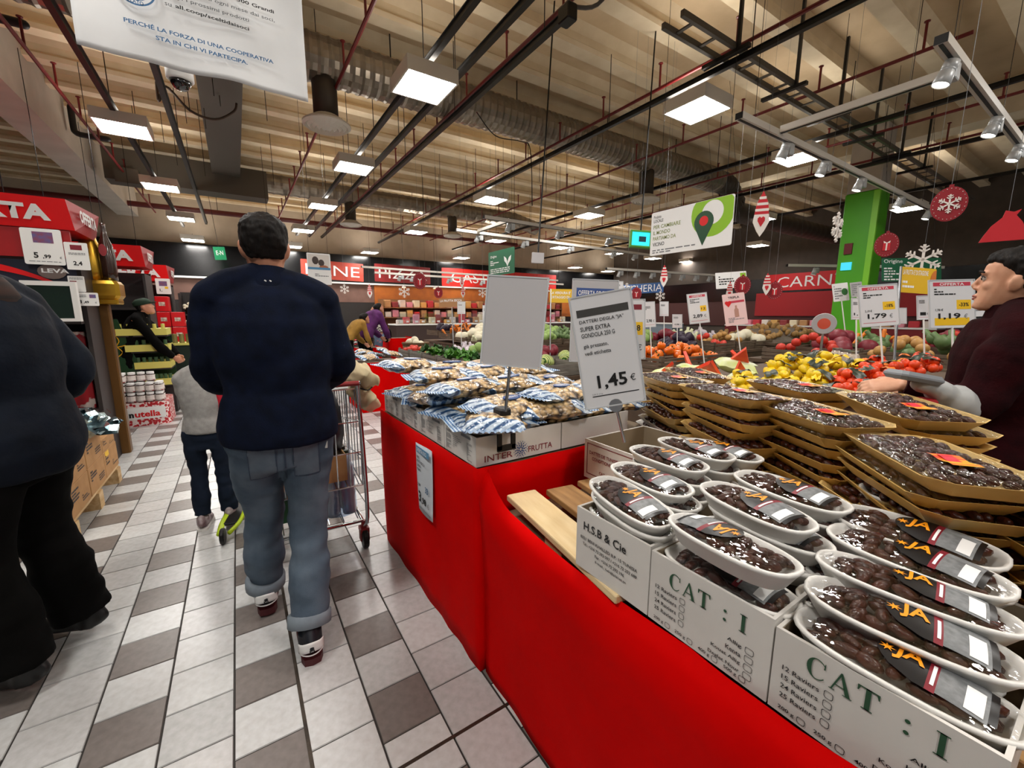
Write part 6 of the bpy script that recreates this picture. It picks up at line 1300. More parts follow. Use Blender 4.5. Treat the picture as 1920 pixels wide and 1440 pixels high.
# ---- Christmas ornaments on strings
M_orn = mat('felt_red', '#8c1220', .7); M_orn2 = mat('felt_bright', '#c8202c', .7); M_felt = mat('felt_white', '#ece6e0', .8)
def disc(rx, ry, n=24): return [(rx * cos(2 * pi * k / n), ry * sin(2 * pi * k / n)) for k in range(n)]
def flake(r, z0, z1, m, par, name='snowflake'):
    b = MB()
    for k in range(6):
        M = Matrix.Rotation(k * pi / 3, 4, 'Z'); t_ = r * .07; b.prism([(-t_, 0), (t_, 0), (t_, r), (-t_, r)], z0, z1, M=M)
        for q, l in ((.45, .3), (.7, .24)):
            for s in (-1, 1): b.prism([(0, r * q), (s * r * l, r * (q + l * .7)), (s * r * l * .85, r * (q + l * .9)), (0, r * (q + .14))][::s], z0, z1, M=M)
    return b.obj(name, m, par)
def orn(kind, px, D, size, label, top=4.3, turn=8):
    p = atd(px[0], px[1], D); th = -atan2(p.x, p.y) if 1 else 0
    t = thing('ornament', label, 'ornament', p, FACE(th + radians(turn))); s = size
    if kind == 'gnome': t.scale = (.68, 1, 1)
    if kind == 'gnome':
        h = MB().prism([(-.26 * s, .0), (.26 * s, .0), (.2 * s, .3 * s), (.0, .62 * s), (-.2 * s, .3 * s)], -.008, .008).obj('hat', M_orn2, t)
        for q, ww in ((.08, .24), (.24, .2), (.4, .12)): MB().box(-ww * s, ww * s, q * s, (q + .07) * s, -.0095, .0095).obj('stripe', M_felt, h)
        MB().prism([(-.26 * s, 0), (-.3 * s, -.2 * s), (-.14 * s, -.45 * s), (0, -.6 * s), (.14 * s, -.45 * s), (.3 * s, -.2 * s), (.26 * s, 0)], -.008, .008).obj('beard', M_felt, t)
        MB().prism([(0, -.34 * s), (.13 * s, -.18 * s), (.13 * s, -.1 * s), (.06 * s, -.06 * s), (0, -.1 * s), (-.06 * s, -.06 * s), (-.13 * s, -.1 * s), (-.13 * s, -.18 * s)], .008, .012).obj('heart', M_orn2, t)
    elif kind in ('disc', 'gift'):
        MB().prism(disc(s * .5, s * .62), -.01, .01).obj('disc', M_orn, t); MB().box(-.06 * s, .06 * s, .6 * s, .7 * s, -.008, .008).obj('cap', M_orn, t)
        dm = MB().ell((0, 0, 0), (.016 * s, .016 * s, .006), 6, 4).mesh('bead', M_felt)
        for k in range(24): a = 2 * pi * k / 24; put(dm, 'bead', t, (.44 * s * cos(a), .555 * s * sin(a), .01))
        if kind == 'disc': flake(s * .34, .01, .016, M_felt, t)
        else:
            MB().box(-.15 * s, .15 * s, -.3 * s, .08 * s, .01, .014).obj('parcel', M_orn2, t); MB().box(-.03 * s, .03 * s, -.3 * s, .08 * s, .014, .016).obj('ribbon', M_felt, t); MB().prism([(0, .1 * s), (.14 * s, .2 * s), (.12 * s, .08 * s), (-.12 * s, .08 * s), (-.14 * s, .2 * s)], .01, .014).obj('bow', M_felt, t)
    elif kind == 'flake': flake(s * .5, -.006, .006, M_felt, t)
    elif kind == 'bell': MB().prism([(-.5 * s, -.3 * s), (.5 * s, -.3 * s), (.42 * s, -.1 * s), (.3 * s, .2 * s), (.16 * s, .4 * s), (.24 * s, .56 * s), (.1 * s, .5 * s), (-.06 * s, .56 * s), (-.1 * s, .38 * s), (-.3 * s, .15 * s), (-.42 * s, -.1 * s)], -.01, .01).obj('body', M_orn2, t)
    top_z = 5.49; MB().tube([(0, .55 * s, 0), (0, top_z - p.z, 0)], .0012, 4).obj('string', M_grey, t)
orn('gnome', (1428, 402), 4.2, .36, 'hanging felt gnome with red striped hat beside the local banner')
orn('disc', (1779, 383), 2.6, .165, 'dark red hanging ornament with a white snowflake')
orn('gift', (1662, 459), 4.2, .19, 'round red hanging ornament with a gift parcel')
orn('flake', (1730, 487), 4.6, .33, 'white snowflake ornament over the yellow banner')
orn('bell', (1885, 432), 2.7, .22, 'red felt sack ornament above the woman')
orn('flake', (1570, 426), 4.3, .30, 'white snowflake ornament edge-on left of the green pillar', turn=72)
for k, (kd, px, D, s, w) in enumerate([('gnome', (1245, 518), 6.5, .28, 'above the blue fish sign'), ('gnome', (1438, 533), 6.0, .26, 'before the red meat sign'), ('gnome', (617, 549), 9, .25, 'below the embracing couple poster'), ('flake', (646, 542), 9, .2, 'right of the couple poster'), ('gnome', (693, 546), 9, .25, 'below the bakery letters'), ('flake', (758, 547), 9, .26, 'below the pizza sign'), ('gift', (787, 527), 8, .25, 'before the pizza sign'), ('gift', (822, 549), 9.5, .2, 'over the far shelves'), ('gnome', (868, 547), 9, .22, 'below the red deli sign'), ('gift', (1193, 551), 6.5, .16, 'below the blue fish sign'), ('flake', (1175, 543), 6.4, .2, 'left below the blue fish sign'), ('flake', (1238, 555), 6.4, .15, 'right below the blue fish sign'), ('gift', (1452, 545), 6, .2, 'left of the red meat letters'), ('gnome', (1368, 545), 5.6, .2, 'over the pink card'), ('gift', (1392, 535), 5.6, .2, 'right over the pink card'), ('flake', (905, 549), 9, .2, 'left of the blank grey card'), ('gnome', (866, 528), 8.5, .2, 'before the red deli letters')]):
    orn(kd, px, D, s, f'small {dict(gnome="felt gnome", flake="white snowflake", gift="round red")[kd]} ornament {w}')
# notice on the red cloth of the nut stand
nc = thing('paper_notice', 'white paper price notice 3,98 pinned on the red cloth', 'notice', (.664, 1.75, .47), FACE(-pi / 2))
pw, phh = .17, .335
MB().grid(lambda u, v: (-.085 + pw * u, phh * v - .02 * u * 0, .003 + .006 * sin(u * 3 + v * 2)), 8, 10).obj('sheet', mat('notice_paper', '#cfd6dc', .6), nc, smooth=True).modifiers.new('thick', 'SOLIDIFY').thickness = .001
zz = .0105
MB().box(-.078, .078, .295, .325, zz - .001, zz).obj('colour_bar', mat('bar_sky', '#5d93b8', .5), nc); txt(nc, 'OFFERTA SOCI', -.07, .3, .018, M_paper, .12, .015, z=zz + .001)
for k, (s, w) in enumerate((('NOCI', .035), ('FRUTTA SECCA', .1), ('SGUSCIATA', .05), ('INTERFRUTTA', .05))): txt(nc, s, -.075, .265 - .02 * k, .013, M_black, w, .015, z=zz)
txt(nc, '5,94', -.075, .125, .018, M_black, .035, .01, z=zz); txt(nc, '33', .02, .12, .03, M_pblue, .035, .02, z=zz); txt(nc, '3', -.065, .05, .055, M_black, .03, .03, z=zz); txt(nc, ',98', -.03, .045, .04, M_black, .055, .03, z=zz); txt(nc, '€', .04, .05, .025, M_grey, None, 0, z=zz); MB().box(-.07, .075, .02, .023, zz - .001, zz).obj('rule', M_grey, nc)
# ---------------------------------------------------------------- fruit and vegetable stands
M_crate = mat('crate_brown', '#6b5a48', .7, c2='#57483a', ns=9); M_crateg = mat('crate_grey', '#7a756c', .6, c2='#6a655d', ns=9); M_stand = mat('stand_wood', '#5a4634', .7, c2='#4b3a2b', ns=6)
def crate(label, x, y, z, w=.58, d=.38, h=.17, a=0, m=None, group=None):
    t = thing('crate', label, 'crate', (x, y, z), (0, 0, a), group); m = m or M_crateg
    MB().box(-w / 2, w / 2, -d / 2, d / 2, 0, .012).obj('floor', m, t)
    for k in range(3):
        z0 = .005 + k * h / 3; z1 = z0 + h / 3 - .012
        for s in (-1, 1):
            MB().box(-w / 2, w / 2, s * d / 2 - .008, s * d / 2 + .008, z0, z1).obj('slat', m, t); MB().box(s * w / 2 - .008, s * w / 2 + .008, -d / 2, d / 2, z0, z1).obj('slat', m, t)
    for sx in (-1, 1):
        for sy in (-1, 1): MB().box(sx * (w / 2 - .02) - .02, sx * (w / 2 - .02) + .02, sy * (d / 2 - .02) - .02, sy * (d / 2 - .02) + .02, 0, h + .02).obj('corner_post', m, t)
    return t
def stand(label, x0, x1, y0, y1, z, m=None, name='produce_stand'):
    t = thing(name, label, 'stand', (0, 0, 0)); m = m or M_stand
    MB().box(x0, x1, y0, y1, z - .05, z).obj('top', m, t); MB().box(x0 + .03, x1 - .03, y0 + .03, y1 - .03, .08, z - .05).obj('front_panel', m, t); MB().box(x0 + .08, x1 - .08, y0 + .08, y1 - .08, 0, .08).obj('plinth', M_dark, t)
    return t
M_leaf = mat('leaf_veg', '#4f8a2a', .5, c2='#2f5f1a', ns=14); M_leafd = mat('leaf_dark', '#2f5a24', .5, c2='#1d3d16', ns=14); M_leafp = mat('leaf_pale', '#b9c77a', .5, c2='#8ea650', ns=10)
def leafy(m, seed, r=.11, n=16, name='leaves'):
    rr = random.Random(seed); b = MB()
    for k in range(n):
        th = k * 2.4; ph = .25 + .9 * k / n; L = r * rr.uniform(.8, 1.3); w = L * .45
        def fn(u, v, th=th, ph=ph, L=L, w=w): 
            q = u * L; el = pi / 2 - ph * (.5 + u * .6); x = q * cos(el); z = q * sin(el); y = (v - .5) * 2 * w * sin(pi * min(1, u * .9 + .08)) ; z += .02 * sin(v * 9 + k) * u
            return (x * cos(th) - y * sin(th), x * sin(th) + y * cos(th), z)
        b.grid(fn, 4, 4)
    return b.mesh(name, m, True)
LETT = [leafy(M_leaf, 1), leafy(M_leafd, 2), leafy(M_leafp, 3)]
def ball(r, m, name, squash=1.0, n=12, seed=0, amp=0):
    b = MB().ell((0, 0, 0), (r, r, r * squash), n, 8); me = b.mesh(name, m, True)
    if amp:
        for v in me.vertices: v.co *= 1 + amp * noise.noise(v.co * (2 / r) * .4 + Vector((seed, 0, 0)))
    return me
M_pep = mat('pepper_orange', '#f07a0c', .3, c2='#e0620a', ns=8, coat=.3); M_lem = mat('lemon', '#f0d01a', .4, c2='#e2bd14', ns=14); M_mand = mat('mandarin', '#ee4a12', .4, c2='#d93c0c', ns=14)
def pepper_mesh():
    b = MB().lathe([(0, -.045), (.03, -.042), (.042, -.02), (.046, .01), (.04, .035), (.02, .043), (.008, .036)], 16); me = b.mesh('pepper', M_pep, True)
    for v in me.vertices:
        a = atan2(v.co.y, v.co.x); f = 1 + .1 * cos(a * 4); v.co.x *= f; v.co.y *= f
    return me
PEP = pepper_mesh(); STEM = MB().tube(catmull([(0, 0, .034), (.003, 0, .05), (.012, 0, .062)], 3), .006, 6).mesh('stem', M_leafd, True)
LEM = MB().lathe([(0, -.043), (.008, -.041), (.014, -.036), (.028, -.022), (.032, 0), (.028, .022), (.014, .036), (.008, .041), (0, .043)], 14).mesh('lemon', M_lem, True); MAN_ = ball(.034, M_mand, 'mandarin', .88)
def heap(cx, cy, z, w, d, n, r, hgt):
    out = []; rr = random.Random(int(cx * 100 + cy * 10))
    for k in range(n):
        x, y = rr.uniform(-1, 1), rr.uniform(-1, 1); f = max(0, 1 - max(abs(x), abs(y)) ** 1.5)
        out.append((cx + x * w / 2, cy + y * d / 2, z + r * .8 + hgt * f * rr.uniform(.75, 1)))
    return out
# citrus stand right behind the dates
stand('dark wooden fruit stand behind the dates with citrus nets', 2.75, 5.6, .75, 2.35, .86)
M_net = mat('net_label_black', '#141a14', .4, c2='#2c3a24', ns=20); M_nety = mat('net_yellow', '#eec714', .45); M_neto = mat('net_orange', '#e87516', .45)
def net_bag(label, x, y, z, kind, seed):
    rr = random.Random(seed); t = thing('citrus_net', label, 'fruit net', (x, y, z), (0, 0, rr.uniform(0, 6)), 'nets of citrus fruit')
    me = LEM if kind == 'lemon' else MAN_; sp = .058 if kind == 'lemon' else .06
    for k, (a, b_, c) in enumerate(((-1, 0, 0), (0, 0, 0), (1, 0, 0), (-.5, .85, 0), (.5, .85, 0), (-.5, .4, .8), (.5, .4, .8), (0, -.8, .3))):
        put(me, kind, t, (a * sp + rr.uniform(-.006, .006), b_ * sp, c * sp + .035), (rr.uniform(0, 6), rr.uniform(0, 6), 0))
    m2 = M_nety if kind == 'lemon' else M_neto
    MB().grid(lambda u, v: (-.06 + .12 * u, -.035 + .07 * v, .096 + .018 * sin(u * 3.1) + .012 * noise.noise((u * 3 + seed, v * 3, 0))), 8, 6).obj('label_band', M_net, t, smooth=True).rotation_euler = (rr.uniform(-.5, .5), rr.uniform(-.4, .4), rr.uniform(0, 3))
    MB().grid(lambda u, v: (.06 + .10 * u, (-.03 + .06 * v) * (1 - u * .3), .05 + .04 * sin(u * 2.5) + .02 * noise.noise((u * 3, v * 4, seed))), 7, 5).obj('net_tail', m2, t, smooth=True).rotation_euler = (0, 0, rr.uniform(0, 6))
k = 0
for (x, y, z, kind, w) in [(2.92, 1.30, .99, 'lemon', 'front left corner of the yellow heap'), (3.05, 1.12, 1.0, 'lemon', 'front of the yellow heap'), (3.1, 1.38, 1.03, 'lemon', 'middle of the yellow heap'), (3.25, 1.22, 1.06, 'lemon', 'high in the yellow heap'), (3.35, 1.45, 1.06, 'lemon', 'top of the yellow heap, left'), (3.5, 1.28, 1.09, 'lemon', 'top of the yellow heap'), (3.6, 1.5, 1.06, 'lemon', 'back of the yellow heap'), (3.75, 1.3, 1.05, 'lemon', 'far back of the yellow heap'), (3.0, 1.55, .96, 'lemon', 'lying left below the yellow heap'), (2.87, 1.5, .93, 'lemon', 'lowest left of the yellow heap'), (3.9, 1.2, 1.02, 'lemon', 'spilled towards the mandarins'), (4.2, 1.05, 1.0, 'lemon', 'alone among the mandarins'),
                           (2.88, .95, .96, 'mandarin', 'front of the red orange heap'), (3.0, .85, .98, 'mandarin', 'front right of the red orange heap'), (3.12, .98, 1.02, 'mandarin', 'middle of the red orange heap'), (3.3, .92, 1.03, 'mandarin', 'under the hand of the woman'), (3.5, 1.0, 1.04, 'mandarin', 'behind the scanner'), (3.75, .95, 1.03, 'mandarin', 'behind the front heap'), (4.0, .9, 1.03, 'mandarin', 'right back heap, front'), (4.25, .88, 1.04, 'mandarin', 'right back heap, middle'), (4.5, .95, 1.04, 'mandarin', 'right back heap, rear'), (4.75, 1.0, 1.04, 'mandarin', 'farthest in the right heap'), (3.2, .8, .97, 'mandarin', 'lowest by the stand edge'), (4.6, 1.25, 1.0, 'mandarin', 'far middle of the stand')]:
    net_bag(f'net of {"lemons" if kind == "lemon" else "mandarins"} {w}', x, y, z - .06, kind, k); k += 1
for k in range(14):      # lower layer of nets
    x = 2.95 + .22 * (k % 7); y = 1.0 + .42 * (k // 7); net_bag(f'net of {"mandarins" if k < 7 else "lemons"} in the bottom layer, {ORD[k % 7]} from the dates', x, y, .862, 'mandarin' if k < 7 else 'lemon', 50 + k)
# paper carrier bags with red tips, left of the lemons
M_carr = mat('carrier_white', '#dfe3d2', .5, c2='#c4d46a', ns=7); M_carr2 = mat('carrier_red', '#e23a22', .45, c2='#f0682a', ns=8)
for k, (x, y, z, s, w) in enumerate([(2.9, 1.75, .88, 1.0, 'leaning right of the peppers'), (3.0, 1.95, .88, 1.1, 'second from the peppers'), (3.2, 2.15, .88, 1.0, 'nearest the peppers'), (3.3, 1.8, .92, 1.25, 'standing tallest with a red tip'), (3.6, 1.9, .9, 1.0, 'behind the tallest one'), (2.85, 2.1, .88, .9, 'lowest by the dates'), (3.1, 1.62, .9, .8, 'flat beside the lemons')]):
    t = thing('fruit_bag', f'white and red printed fruit bag {w}', 'bag', (x, y, z), (R.uniform(-.4, .4), R.uniform(-.3, .3), R.uniform(0, 3)), 'white and red fruit bags')
    a = .12 * s
    put(pillow(a, a * .75, .045 * s, 30 + k, 12, 10).mesh('bag', M_carr, True), 'bag', t, (0, 0, .06 * s)); MB().prism([(-a * .7, 0), (a * .5, 0), (-.0, a * 1.3)], -.012, .012, M=Matrix.Translation((0, -.01, .07 * s)) @ Matrix.Rotation(radians(55), 4, 'X')).obj('red_flap', M_carr2, t)
# pepper stand
stand('dark wooden stand with the heap of orange peppers', 3.45, 5.2, 2.6, 3.7, .84)
crate('low crate under the orange peppers', 4.15, 2.98, .84, 1.15, .6, .12, 0, M_crate)
for k, (x, y, z) in enumerate(heap(4.15, 2.98, .88, 1.0, .5, 46, .045, .17)):
    t = thing('pepper', 'orange bell pepper in the heap behind the 1,45 card', 'pepper', (x, y, z), (R.uniform(-1, 1), R.uniform(-1, 1), R.uniform(0, 6)), 'orange peppers'); put(PEP, 'pepper', t); put(STEM, 'stem', t)
# vegetable island on the left of the cards
stand('long dark vegetable stand behind the nut bags', 2.62, 4.7, 4.3, 9.4, .56)
CR = [(2.95, 4.65, 'nearest the blank card'), (2.95, 5.3, 'second from the blank card'), (2.95, 5.95, 'third from the blank card'), (2.95, 6.6, 'fourth, holding leafy greens'), (2.95, 7.25, 'fifth, holding dark greens'), (2.95, 7.9, 'sixth towards the wicker basket'), (3.7, 4.65, 'second row nearest'), (3.7, 5.3, 'second row, under the squash'), (3.7, 5.95, 'second row, middle'), (3.7, 6.6, 'second row, behind the greens'), (3.7, 7.25, 'second row, rear'), (4.4, 5.0, 'third row nearest'), (4.4, 5.7, 'third row, middle'), (4.4, 6.5, 'third row, rear')]
for x, y, w in CR: crate(f'grey brown vegetable crate {w}', x, y, .562, .6, .58, .17)
cz = .60
for k, (x, y, kk) in enumerate([(2.8, 5.85, 0), (3.05, 5.85, 0), (2.8, 6.1, 0), (3.05, 6.1, 0), (2.8, 6.5, 0), (3.05, 6.5, 1), (2.8, 6.72, 0), (3.08, 6.75, 1), (2.8, 5.2, 1), (3.05, 5.2, 1), (2.85, 5.42, 0), (3.08, 5.42, 1), (2.85, 7.2, 1), (3.1, 7.3, 1)]):
    t = thing('lettuce', f'leafy {"green" if kk == 0 else "dark green"} vegetable head, {ORD[k]} from the crates by the nut bags', 'lettuce', (x, y, cz + .10), (R.uniform(-.3, .3), R.uniform(-.3, .3), R.uniform(0, 6)), 'leafy vegetable heads'); put(LETT[kk], 'leaves', t, scale=(1.25, 1.25, 1.25)); MB().ell((0, 0, 0), (.03, .03, .04), 8, 5).obj('heart', M_leafp, t)
M_sq = mat('squash', '#c9d17f', .45, c2='#3d6b2a', ns=3, tex='wave', sx=(6, 6, .1), thr=(.55, .7))
for k, (x, y) in enumerate([(3.55, 4.75), (3.8, 4.85), (3.65, 5.2), (3.9, 5.35), (3.6, 5.5), (4.3, 5.0), (4.5, 5.3), (4.3, 5.6)]):
    t = thing('squash', f'pale green striped squash, {ORD[k]} from the blank card', 'squash', (x, y, cz + .13), (1.2, R.uniform(-.4, .4), R.uniform(0, 6)), 'striped squashes'); put(ball(.085, M_sq, 'squash_body', 1.5), 'fruit', t); MB().tube([(0, 0, .12), (.005, 0, .155)], .012, 6).obj('stem', M_leafd, t)
COLR = [('fennel', '#d9dcb8', 'pale fennel bulb'), ('aubergine', '#2a1a30', 'dark aubergine'), ('turnip', '#cfc4cc', 'white and purple turnip'), ('tomato', '#c8321e', 'red tomato'), ('carrot', '#e07a1c', 'orange carrot'), ('onion', '#b98a4a', 'golden onion'), ('cabbage', '#8fae5e', 'pale green cabbage'), ('cauliflower', '#e3dcc2', 'white cauliflower'), ('radicchio', '#7d1f2e', 'dark red radicchio'), ('artichoke', '#5f7a48', 'grey green artichoke')]
VM = {}
for nm, c, _ in COLR:
    m = mat('veg_' + nm, c, .5, c2=c, ns=9)
    if nm == 'carrot': VM[nm] = MB().lathe([(0, -.09), (.008, -.07), (.02, .05), (.016, .07), (0, .072)], 10).mesh(nm, m, True)
    elif nm in ('fennel', 'artichoke', 'turnip'): VM[nm] = MB().lathe([(0, -.05), (.03, -.045), (.048, -.01), (.04, .025), (.018, .05), (.02, .09), (0, .092)], 12).mesh(nm, m, True)
    else: VM[nm] = ball({'tomato': .04, 'onion': .04, 'aubergine': .05}.get(nm, .075), m, nm, 1.7 if nm == 'aubergine' else .9, seed=3, amp=.12)
def veg(nm, lab, where, pts, sc=1.3):
    for (x, y, z) in pts:
        t = put(VM[nm], nm, None, (x, y, z), (R.uniform(-1, 1), R.uniform(-1, 1), R.uniform(0, 6)), (sc,) * 3); tag(t, f'{lab} {where}', nm, f'{nm}s {where}'[:60])
LK = dict((a, c) for a, b_, c in COLR)
veg('fennel', LK['fennel'], 'in the crate nearest the blank grey card', heap(2.95, 4.65, .62, .5, .48, 14, .05, .14))
veg('onion', LK['onion'], 'in the crate beside the leafy greens', heap(2.9, 7.3, .64, .45, .45, 10, .05, .12)); veg('tomato', LK['tomato'], 'in a vegetable crate by the basket', heap(2.95, 7.9, .62, .5, .5, 16, .05, .15))
veg('turnip', LK['turnip'], 'in the second crate row', heap(3.7, 7.25, .62, .5, .5, 14, .05, .16)); veg('cabbage', LK['cabbage'], 'in the second crate row', heap(3.7, 6.6, .62, .5, .5, 8, .08, .16)); veg('cauliflower', LK['cauliflower'], 'in the second crate row', heap(3.7, 5.95, .62, .5, .5, 8, .08, .16)); veg('carrot', LK['carrot'], 'in the third crate row', heap(4.4, 6.5, .66, .5, .5, 14, .05, .18), 1.5); veg('radicchio', LK['radicchio'], 'in the third crate row', heap(4.4, 5.7, .62, .5, .5, 8, .08, .18))
# second, farther island with stepped boxes
stand('far stepped vegetable stand before the bakery', 4.9, 9.2, 8.6, 12.6, .62)
k = 0
for i in range(5):
    for j in range(4):
        x, y = 5.2 + .82 * i, 9.0 + .9 * j; crate(f'far vegetable crate, {ORD[i]} column from the aisle, {ORD[j]} row', x, y, .622 + .06 * j, .76, .8, .14, 0, M_crate); nm = COLR[(i * 3 + j * 7) % 10][0]
        veg(nm, LK[nm], f'in the far crate {ORD[i]} from the aisle, {ORD[j]} row', heap(x, y, .68 + .06 * j, .64, .68, 9, .07, .2), 1.7)
# right hand far stands with tags
stand('far dark vegetable stand below the blue sign', 6.6, 9.6, 4.3, 6.6, .72); stand('far stand with ginger and potatoes', 9.2, 12.6, 4.2, 6.2, .82); stand('far fruit stand behind the clementine card', 6.2, 9.5, 1.0, 3.2, .78)
for i in range(4):
    for j in range(2):
        x, y = 7.0 + .72 * i, 4.8 + 1.0 * j; crate(f'dark crate below the blue sign, {ORD[i]} from left, {["front", "rear"][j]}', x, y, .722, .68, .8, .15, 0, M_crate); nm = COLR[(i * 2 + j * 5 + 1) % 10][0]; veg(nm, LK[nm], f'in the dark crate {ORD[i]} from left, {["front", "rear"][j]}, below the blue sign', heap(x, y, .78, .56, .66, 10, .07, .2), 1.6)
gr = [o for o in S.objects if o.get('label') == 'far stand with ginger and potatoes'][0]; MB().add([(9.5, 4.45, .82), (12.3, 4.45, .82), (12.3, 5.75, .82), (9.5, 5.75, .82), (10.3, 4.85, 1.08), (11.5, 4.85, 1.08), (11.5, 5.35, 1.08), (10.3, 5.35, 1.08)], [(4, 5, 6, 7), (0, 1, 5, 4), (1, 2, 6, 5), (2, 3, 7, 6), (3, 0, 4, 7)]).obj('riser', M_crate, gr)
PT = [ball(.06, mat('potato', '#b08850', .7, c2='#94703e', ns=8), 'potato', .75, seed=s, amp=.35) for s in (1, 2)]
for k, p in enumerate(heap(10.9, 5.1, .84, 2.8, 1.3, 110, .07, .30)):
    tag(put(PT[k % 2], 'ginger_root', None, p, (R.uniform(0, 3), R.uniform(0, 3), 0), (1.5, 1.1, 1.1)), 'tan root in the big heap left of the green pillar', 'root', 'tan roots in the far heap')
for i in range(4):
    for j in range(2):
        x, y = 6.6 + .8 * i, 1.5 + 1.05 * j; crate(f'brown crate behind the clementine card, {ORD[i]} from the dates, {["front", "rear"][j]}', x, y, .782, .74, .9, .15, 0, M_crate); nm = ['onion', 'artichoke', 'tomato', 'radicchio', 'artichoke', 'carrot'][(i + 2 * j) % 6]; veg(nm, LK[nm], f'in the brown crate {ORD[i]} from the dates, {["front", "rear"][j]}', heap(x, y, .84, .62, .76, 10, .07, .25), 1.6)
t = thing('scale_plate', 'round grey dial with a red centre behind the lemons', 'dial', atd(1545, 607, 4.6), FACE(-radians(70))); MB().lathe([(0, 0), (.11, 0), (.115, .01), (.11, .02), (0, .02)], 24).obj('rim', M_cardg, t); MB().lathe([(0, .021), (.06, .021), (0, .024)], 20).obj('centre', mat('dial_red', '#d8553c', .5), t); MB().tube([(0, -.11, .01), (0, -.45, .01)], .012, 6).obj('post', M_steel, t)
# glass jars and bowls on the citrus stand's far end
for k in range(9):
    x, y = 4.0 + .16 * k, 1.55 + .12 * (k % 3); t = thing('glass_jar', f'clear packaged jar on the citrus stand, {ORD[k]} from the lemons', 'jar', (x, y, .862), group='jars behind the citrus'); MB().lathe([(0, 0), (.05, 0), (.055, .03), (.055, .14), (.04, .17)], 12).obj('body', mat('jar_tan', '#a58f78', .25, c2='#d9cfc0', ns=16, coat=.5), t, smooth=True); MB().lathe([(.042, .168), (.044, .19), (0, .192)], 12).obj('lid', M_steel, t)
# red skirted bins
def bin_(label, x0, x1, y0, y1, z):
    t = thing('red_bin', label, 'bin', (0, 0, 0)); o = skirt([(x0, y1), (x0, y0), (x1, y0), (x1, y1)], lambda s: z, lambda f, s: .0, nz=5, amp=.01, seed=int(x0 * 10), per=.1).obj('skirt', M_cloth, t, smooth=True); MB().box(x0 + .02, x1 - .02, y0 + .02, y1, .02, z - .03).obj('core', M_stand, t); return t
bin_('red cloth bin standing in the aisle beyond the trolley', 1.40, 2.1, 6.05, 6.9, .72); bin_('red cloth bin beside the woman in jeans', 3.32, 4.1, 11.0, 12.0, .78); bin_('red cloth bin with dark parcels before the mustard top', 2.3, 2.95, 10.15, 11.0, .62)
for k, p in enumerate(heap(2.62, 10.5, .62, .6, .7, 16, .08, .28)):
    t = put(BG[k % 4], 'parcel', None, p, (R.uniform(-.4, .4), R.uniform(-.4, .4), R.uniform(0, 6)), (.8, .8, 1.1)); t.data = t.data.copy() if k < 1 else bpy.data.objects['parcel'].data
    if k < 1: t.data.materials[0] = mat('parcel_dark', '#1c1717', .3, c2='#cfc4bd', ns=5, thr=(.6, .66), coat=.5)
    tag(t, 'dark glossy parcel heaped in the bin before the mustard top', 'parcel', 'dark parcels in the bin')
for k, p in enumerate(heap(1.75, 6.45, .72, .5, .6, 8, .06, .15)): tag(put(BG[k % 4], 'snack_bag', None, p, (R.uniform(-.3, .3), R.uniform(-.3, .3), R.uniform(0, 6))), 'striped bag in the red bin beyond the trolley', 'bag', 'bags in the aisle bin')
bk = thing('wicker_basket', 'brown wicker basket beside the red bin', 'basket', (3.75, 10.2, 0)); MB().lathe([(0, 0), (.26, 0), (.30, .35), (.33, .68), (.31, .68), (.28, .3), (.24, .03), (0, .03)], 24).obj('body', mat('wicker', '#8a6a48', .8, c2='#5b4128', ns=40, tex='wave', sx=(1, 1, 3), bump=.6), bk, smooth=True); MB().lathe([(.3, .66), (.345, .67), (.345, .71), (.3, .71)], 24).obj('rim', MATS['wicker'], bk)
veg('cauliflower', LK['cauliflower'], 'in the wicker basket', heap(3.75, 10.2, .60, .4, .4, 7, .08, .14))
# bakery counters under the department signs
M_oran = mat('bakery_orange', '#b9661f', .6, c2='#a2561a', ns=3)
MB().box(4.9, XR - 3, YB - .06, YB - .0, 1.3, 2.6).obj('orange_panel', M_oran, wb)
ct_ = thing('bakery_counter', 'long pale bakery counter below the department signs', 'counter', (5, 15.6, 0)); MB().box(0, 9, 0, .9, 0, 1.0).obj('base', mat('counter_dark', '#3a2a26', .5), ct_); MB().box(-.03, 9.03, -.03, .93, 1.0, 1.05).obj('worktop', M_white, ct_)
for k in range(9): MB().box(.05 + k, .95 + k, .02, .03, 1.05, 1.45).obj('glass_screen', film('counter_glass', (.95, .98, 1), .12, .03, 3, .05), ct_)
CP_ = ['#d9cfc6', '#c0303a', '#d98a9a', '#b98a5a', '#e3d7b8', '#8a2d30', '#cfa15c']
for i in range(26):
    m = mat('pack_%d' % (i % 7), CP_[i % 7], .5); t = thing('bread_pack', f'packaged loaf on the bakery counter, number {i + 1} from the left end', 'package', (5.2 + .33 * i, 15.8 + .2 * (i % 2), 1.051), (0, 0, R.uniform(-.3, .3)), 'packages on the bakery counter'); MB().bbox(-.12, .12, -.1, .1, 0, .16 + .1 * (i % 3), .03).obj('pack', m, t, smooth=False); MB().box(-.06, .06, -.104, -.1, .05, .12).obj('pack_label', M_paper, t)
    t['label'] = f'packaged loaf on the bakery counter, {ORD[i % 13]} in the {["left", "right"][i // 13]} half'
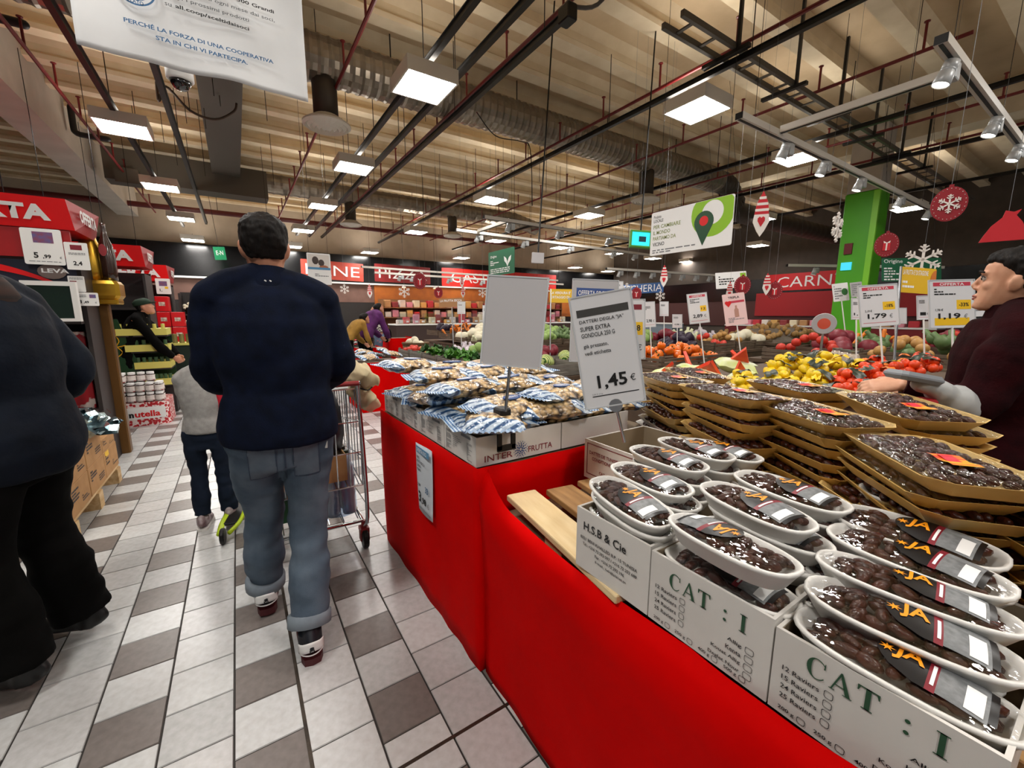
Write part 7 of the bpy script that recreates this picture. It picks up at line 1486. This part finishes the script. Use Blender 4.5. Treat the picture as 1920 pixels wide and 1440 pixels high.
sh_ = gondola('wall shelves of the bakery behind the counter', 5.0, 14.5, 17.2, 17.85, (.9, 1.3, 1.7), mat('shelf_tan', '#8d5f3a', .6), 2.05)
for i in range(30):
    for j in range(2):
        m = mat('pack_%d' % ((i * 2 + j * 3) % 7), CP_[(i * 2 + j * 3) % 7], .5); o = MB().bbox(-.13, .13, -.12, .12, 0, .22 + .08 * ((i + j) % 2), .02).obj('boxed_bread', m, None, (5.25 + .31 * i, 17.45, 1.301 + .4 * j)); tag(o, f'small boxed bread on the bakery wall shelf, {["lower", "upper"][j]} row, {ORD[i % 10]} of the {["left", "middle", "right"][i // 10]} third', 'box', 'boxed bread on the wall shelves')
for k in range(7): t = thing('pendant_lamp', f'small warm lamp above the bakery counter, {ORD[k]} from left', 'lamp', (5.6 + 1.3 * k, 16.3, 2.45)); MB().lathe([(.02, .1), (.09, .0), (.085, .0), (.015, .095)], 12).obj('shade', M_white, t); MB().lathe([(0, .02), (.07, .02)], 12).obj('bulb', mat('warm_glow', '#ffd9a0', emit=18.0), t); MB().tube([(0, 0, .1), (0, 0, 2.7)], .006, 5).obj('cord', M_dark, t)
# meat and fish counters along the right wall
cm = thing('meat_counter', 'long refrigerated counter below the red meat sign', 'counter', (17.4, 3.5, 0)); MB().box(0, .9, 0, 6.5, 0, .95).obj('base', mat('counter_red', '#7d1218', .5), cm); MB().box(-.03, .9, 0, 6.5, .95, 1.0).obj('worktop', M_white, cm)
for k in range(18): o = MB().bbox(-.12, .12, -.13, .13, 0, .2, .02).obj('meat_pack', mat('pack_%d' % (k % 7), CP_[k % 7], .5), None, (17.75, 3.75 + .34 * k, 1.001)); tag(o, f'pack on the meat counter, {ORD[k % 9]} of the {["near", "far"][k // 9]} half', 'package', 'packs on the meat counter')
cf = thing('fish_counter', 'pale fish counter below the blue sign', 'counter', (17.4, 12.6, 0)); MB().box(0, .9, 0, 4.6, 0, .95).obj('base', mat('counter_blue', '#7c8a96', .5), cf); MB().box(-.03, .9, 0, 4.6, .95, 1.0).obj('worktop', M_white, cf)
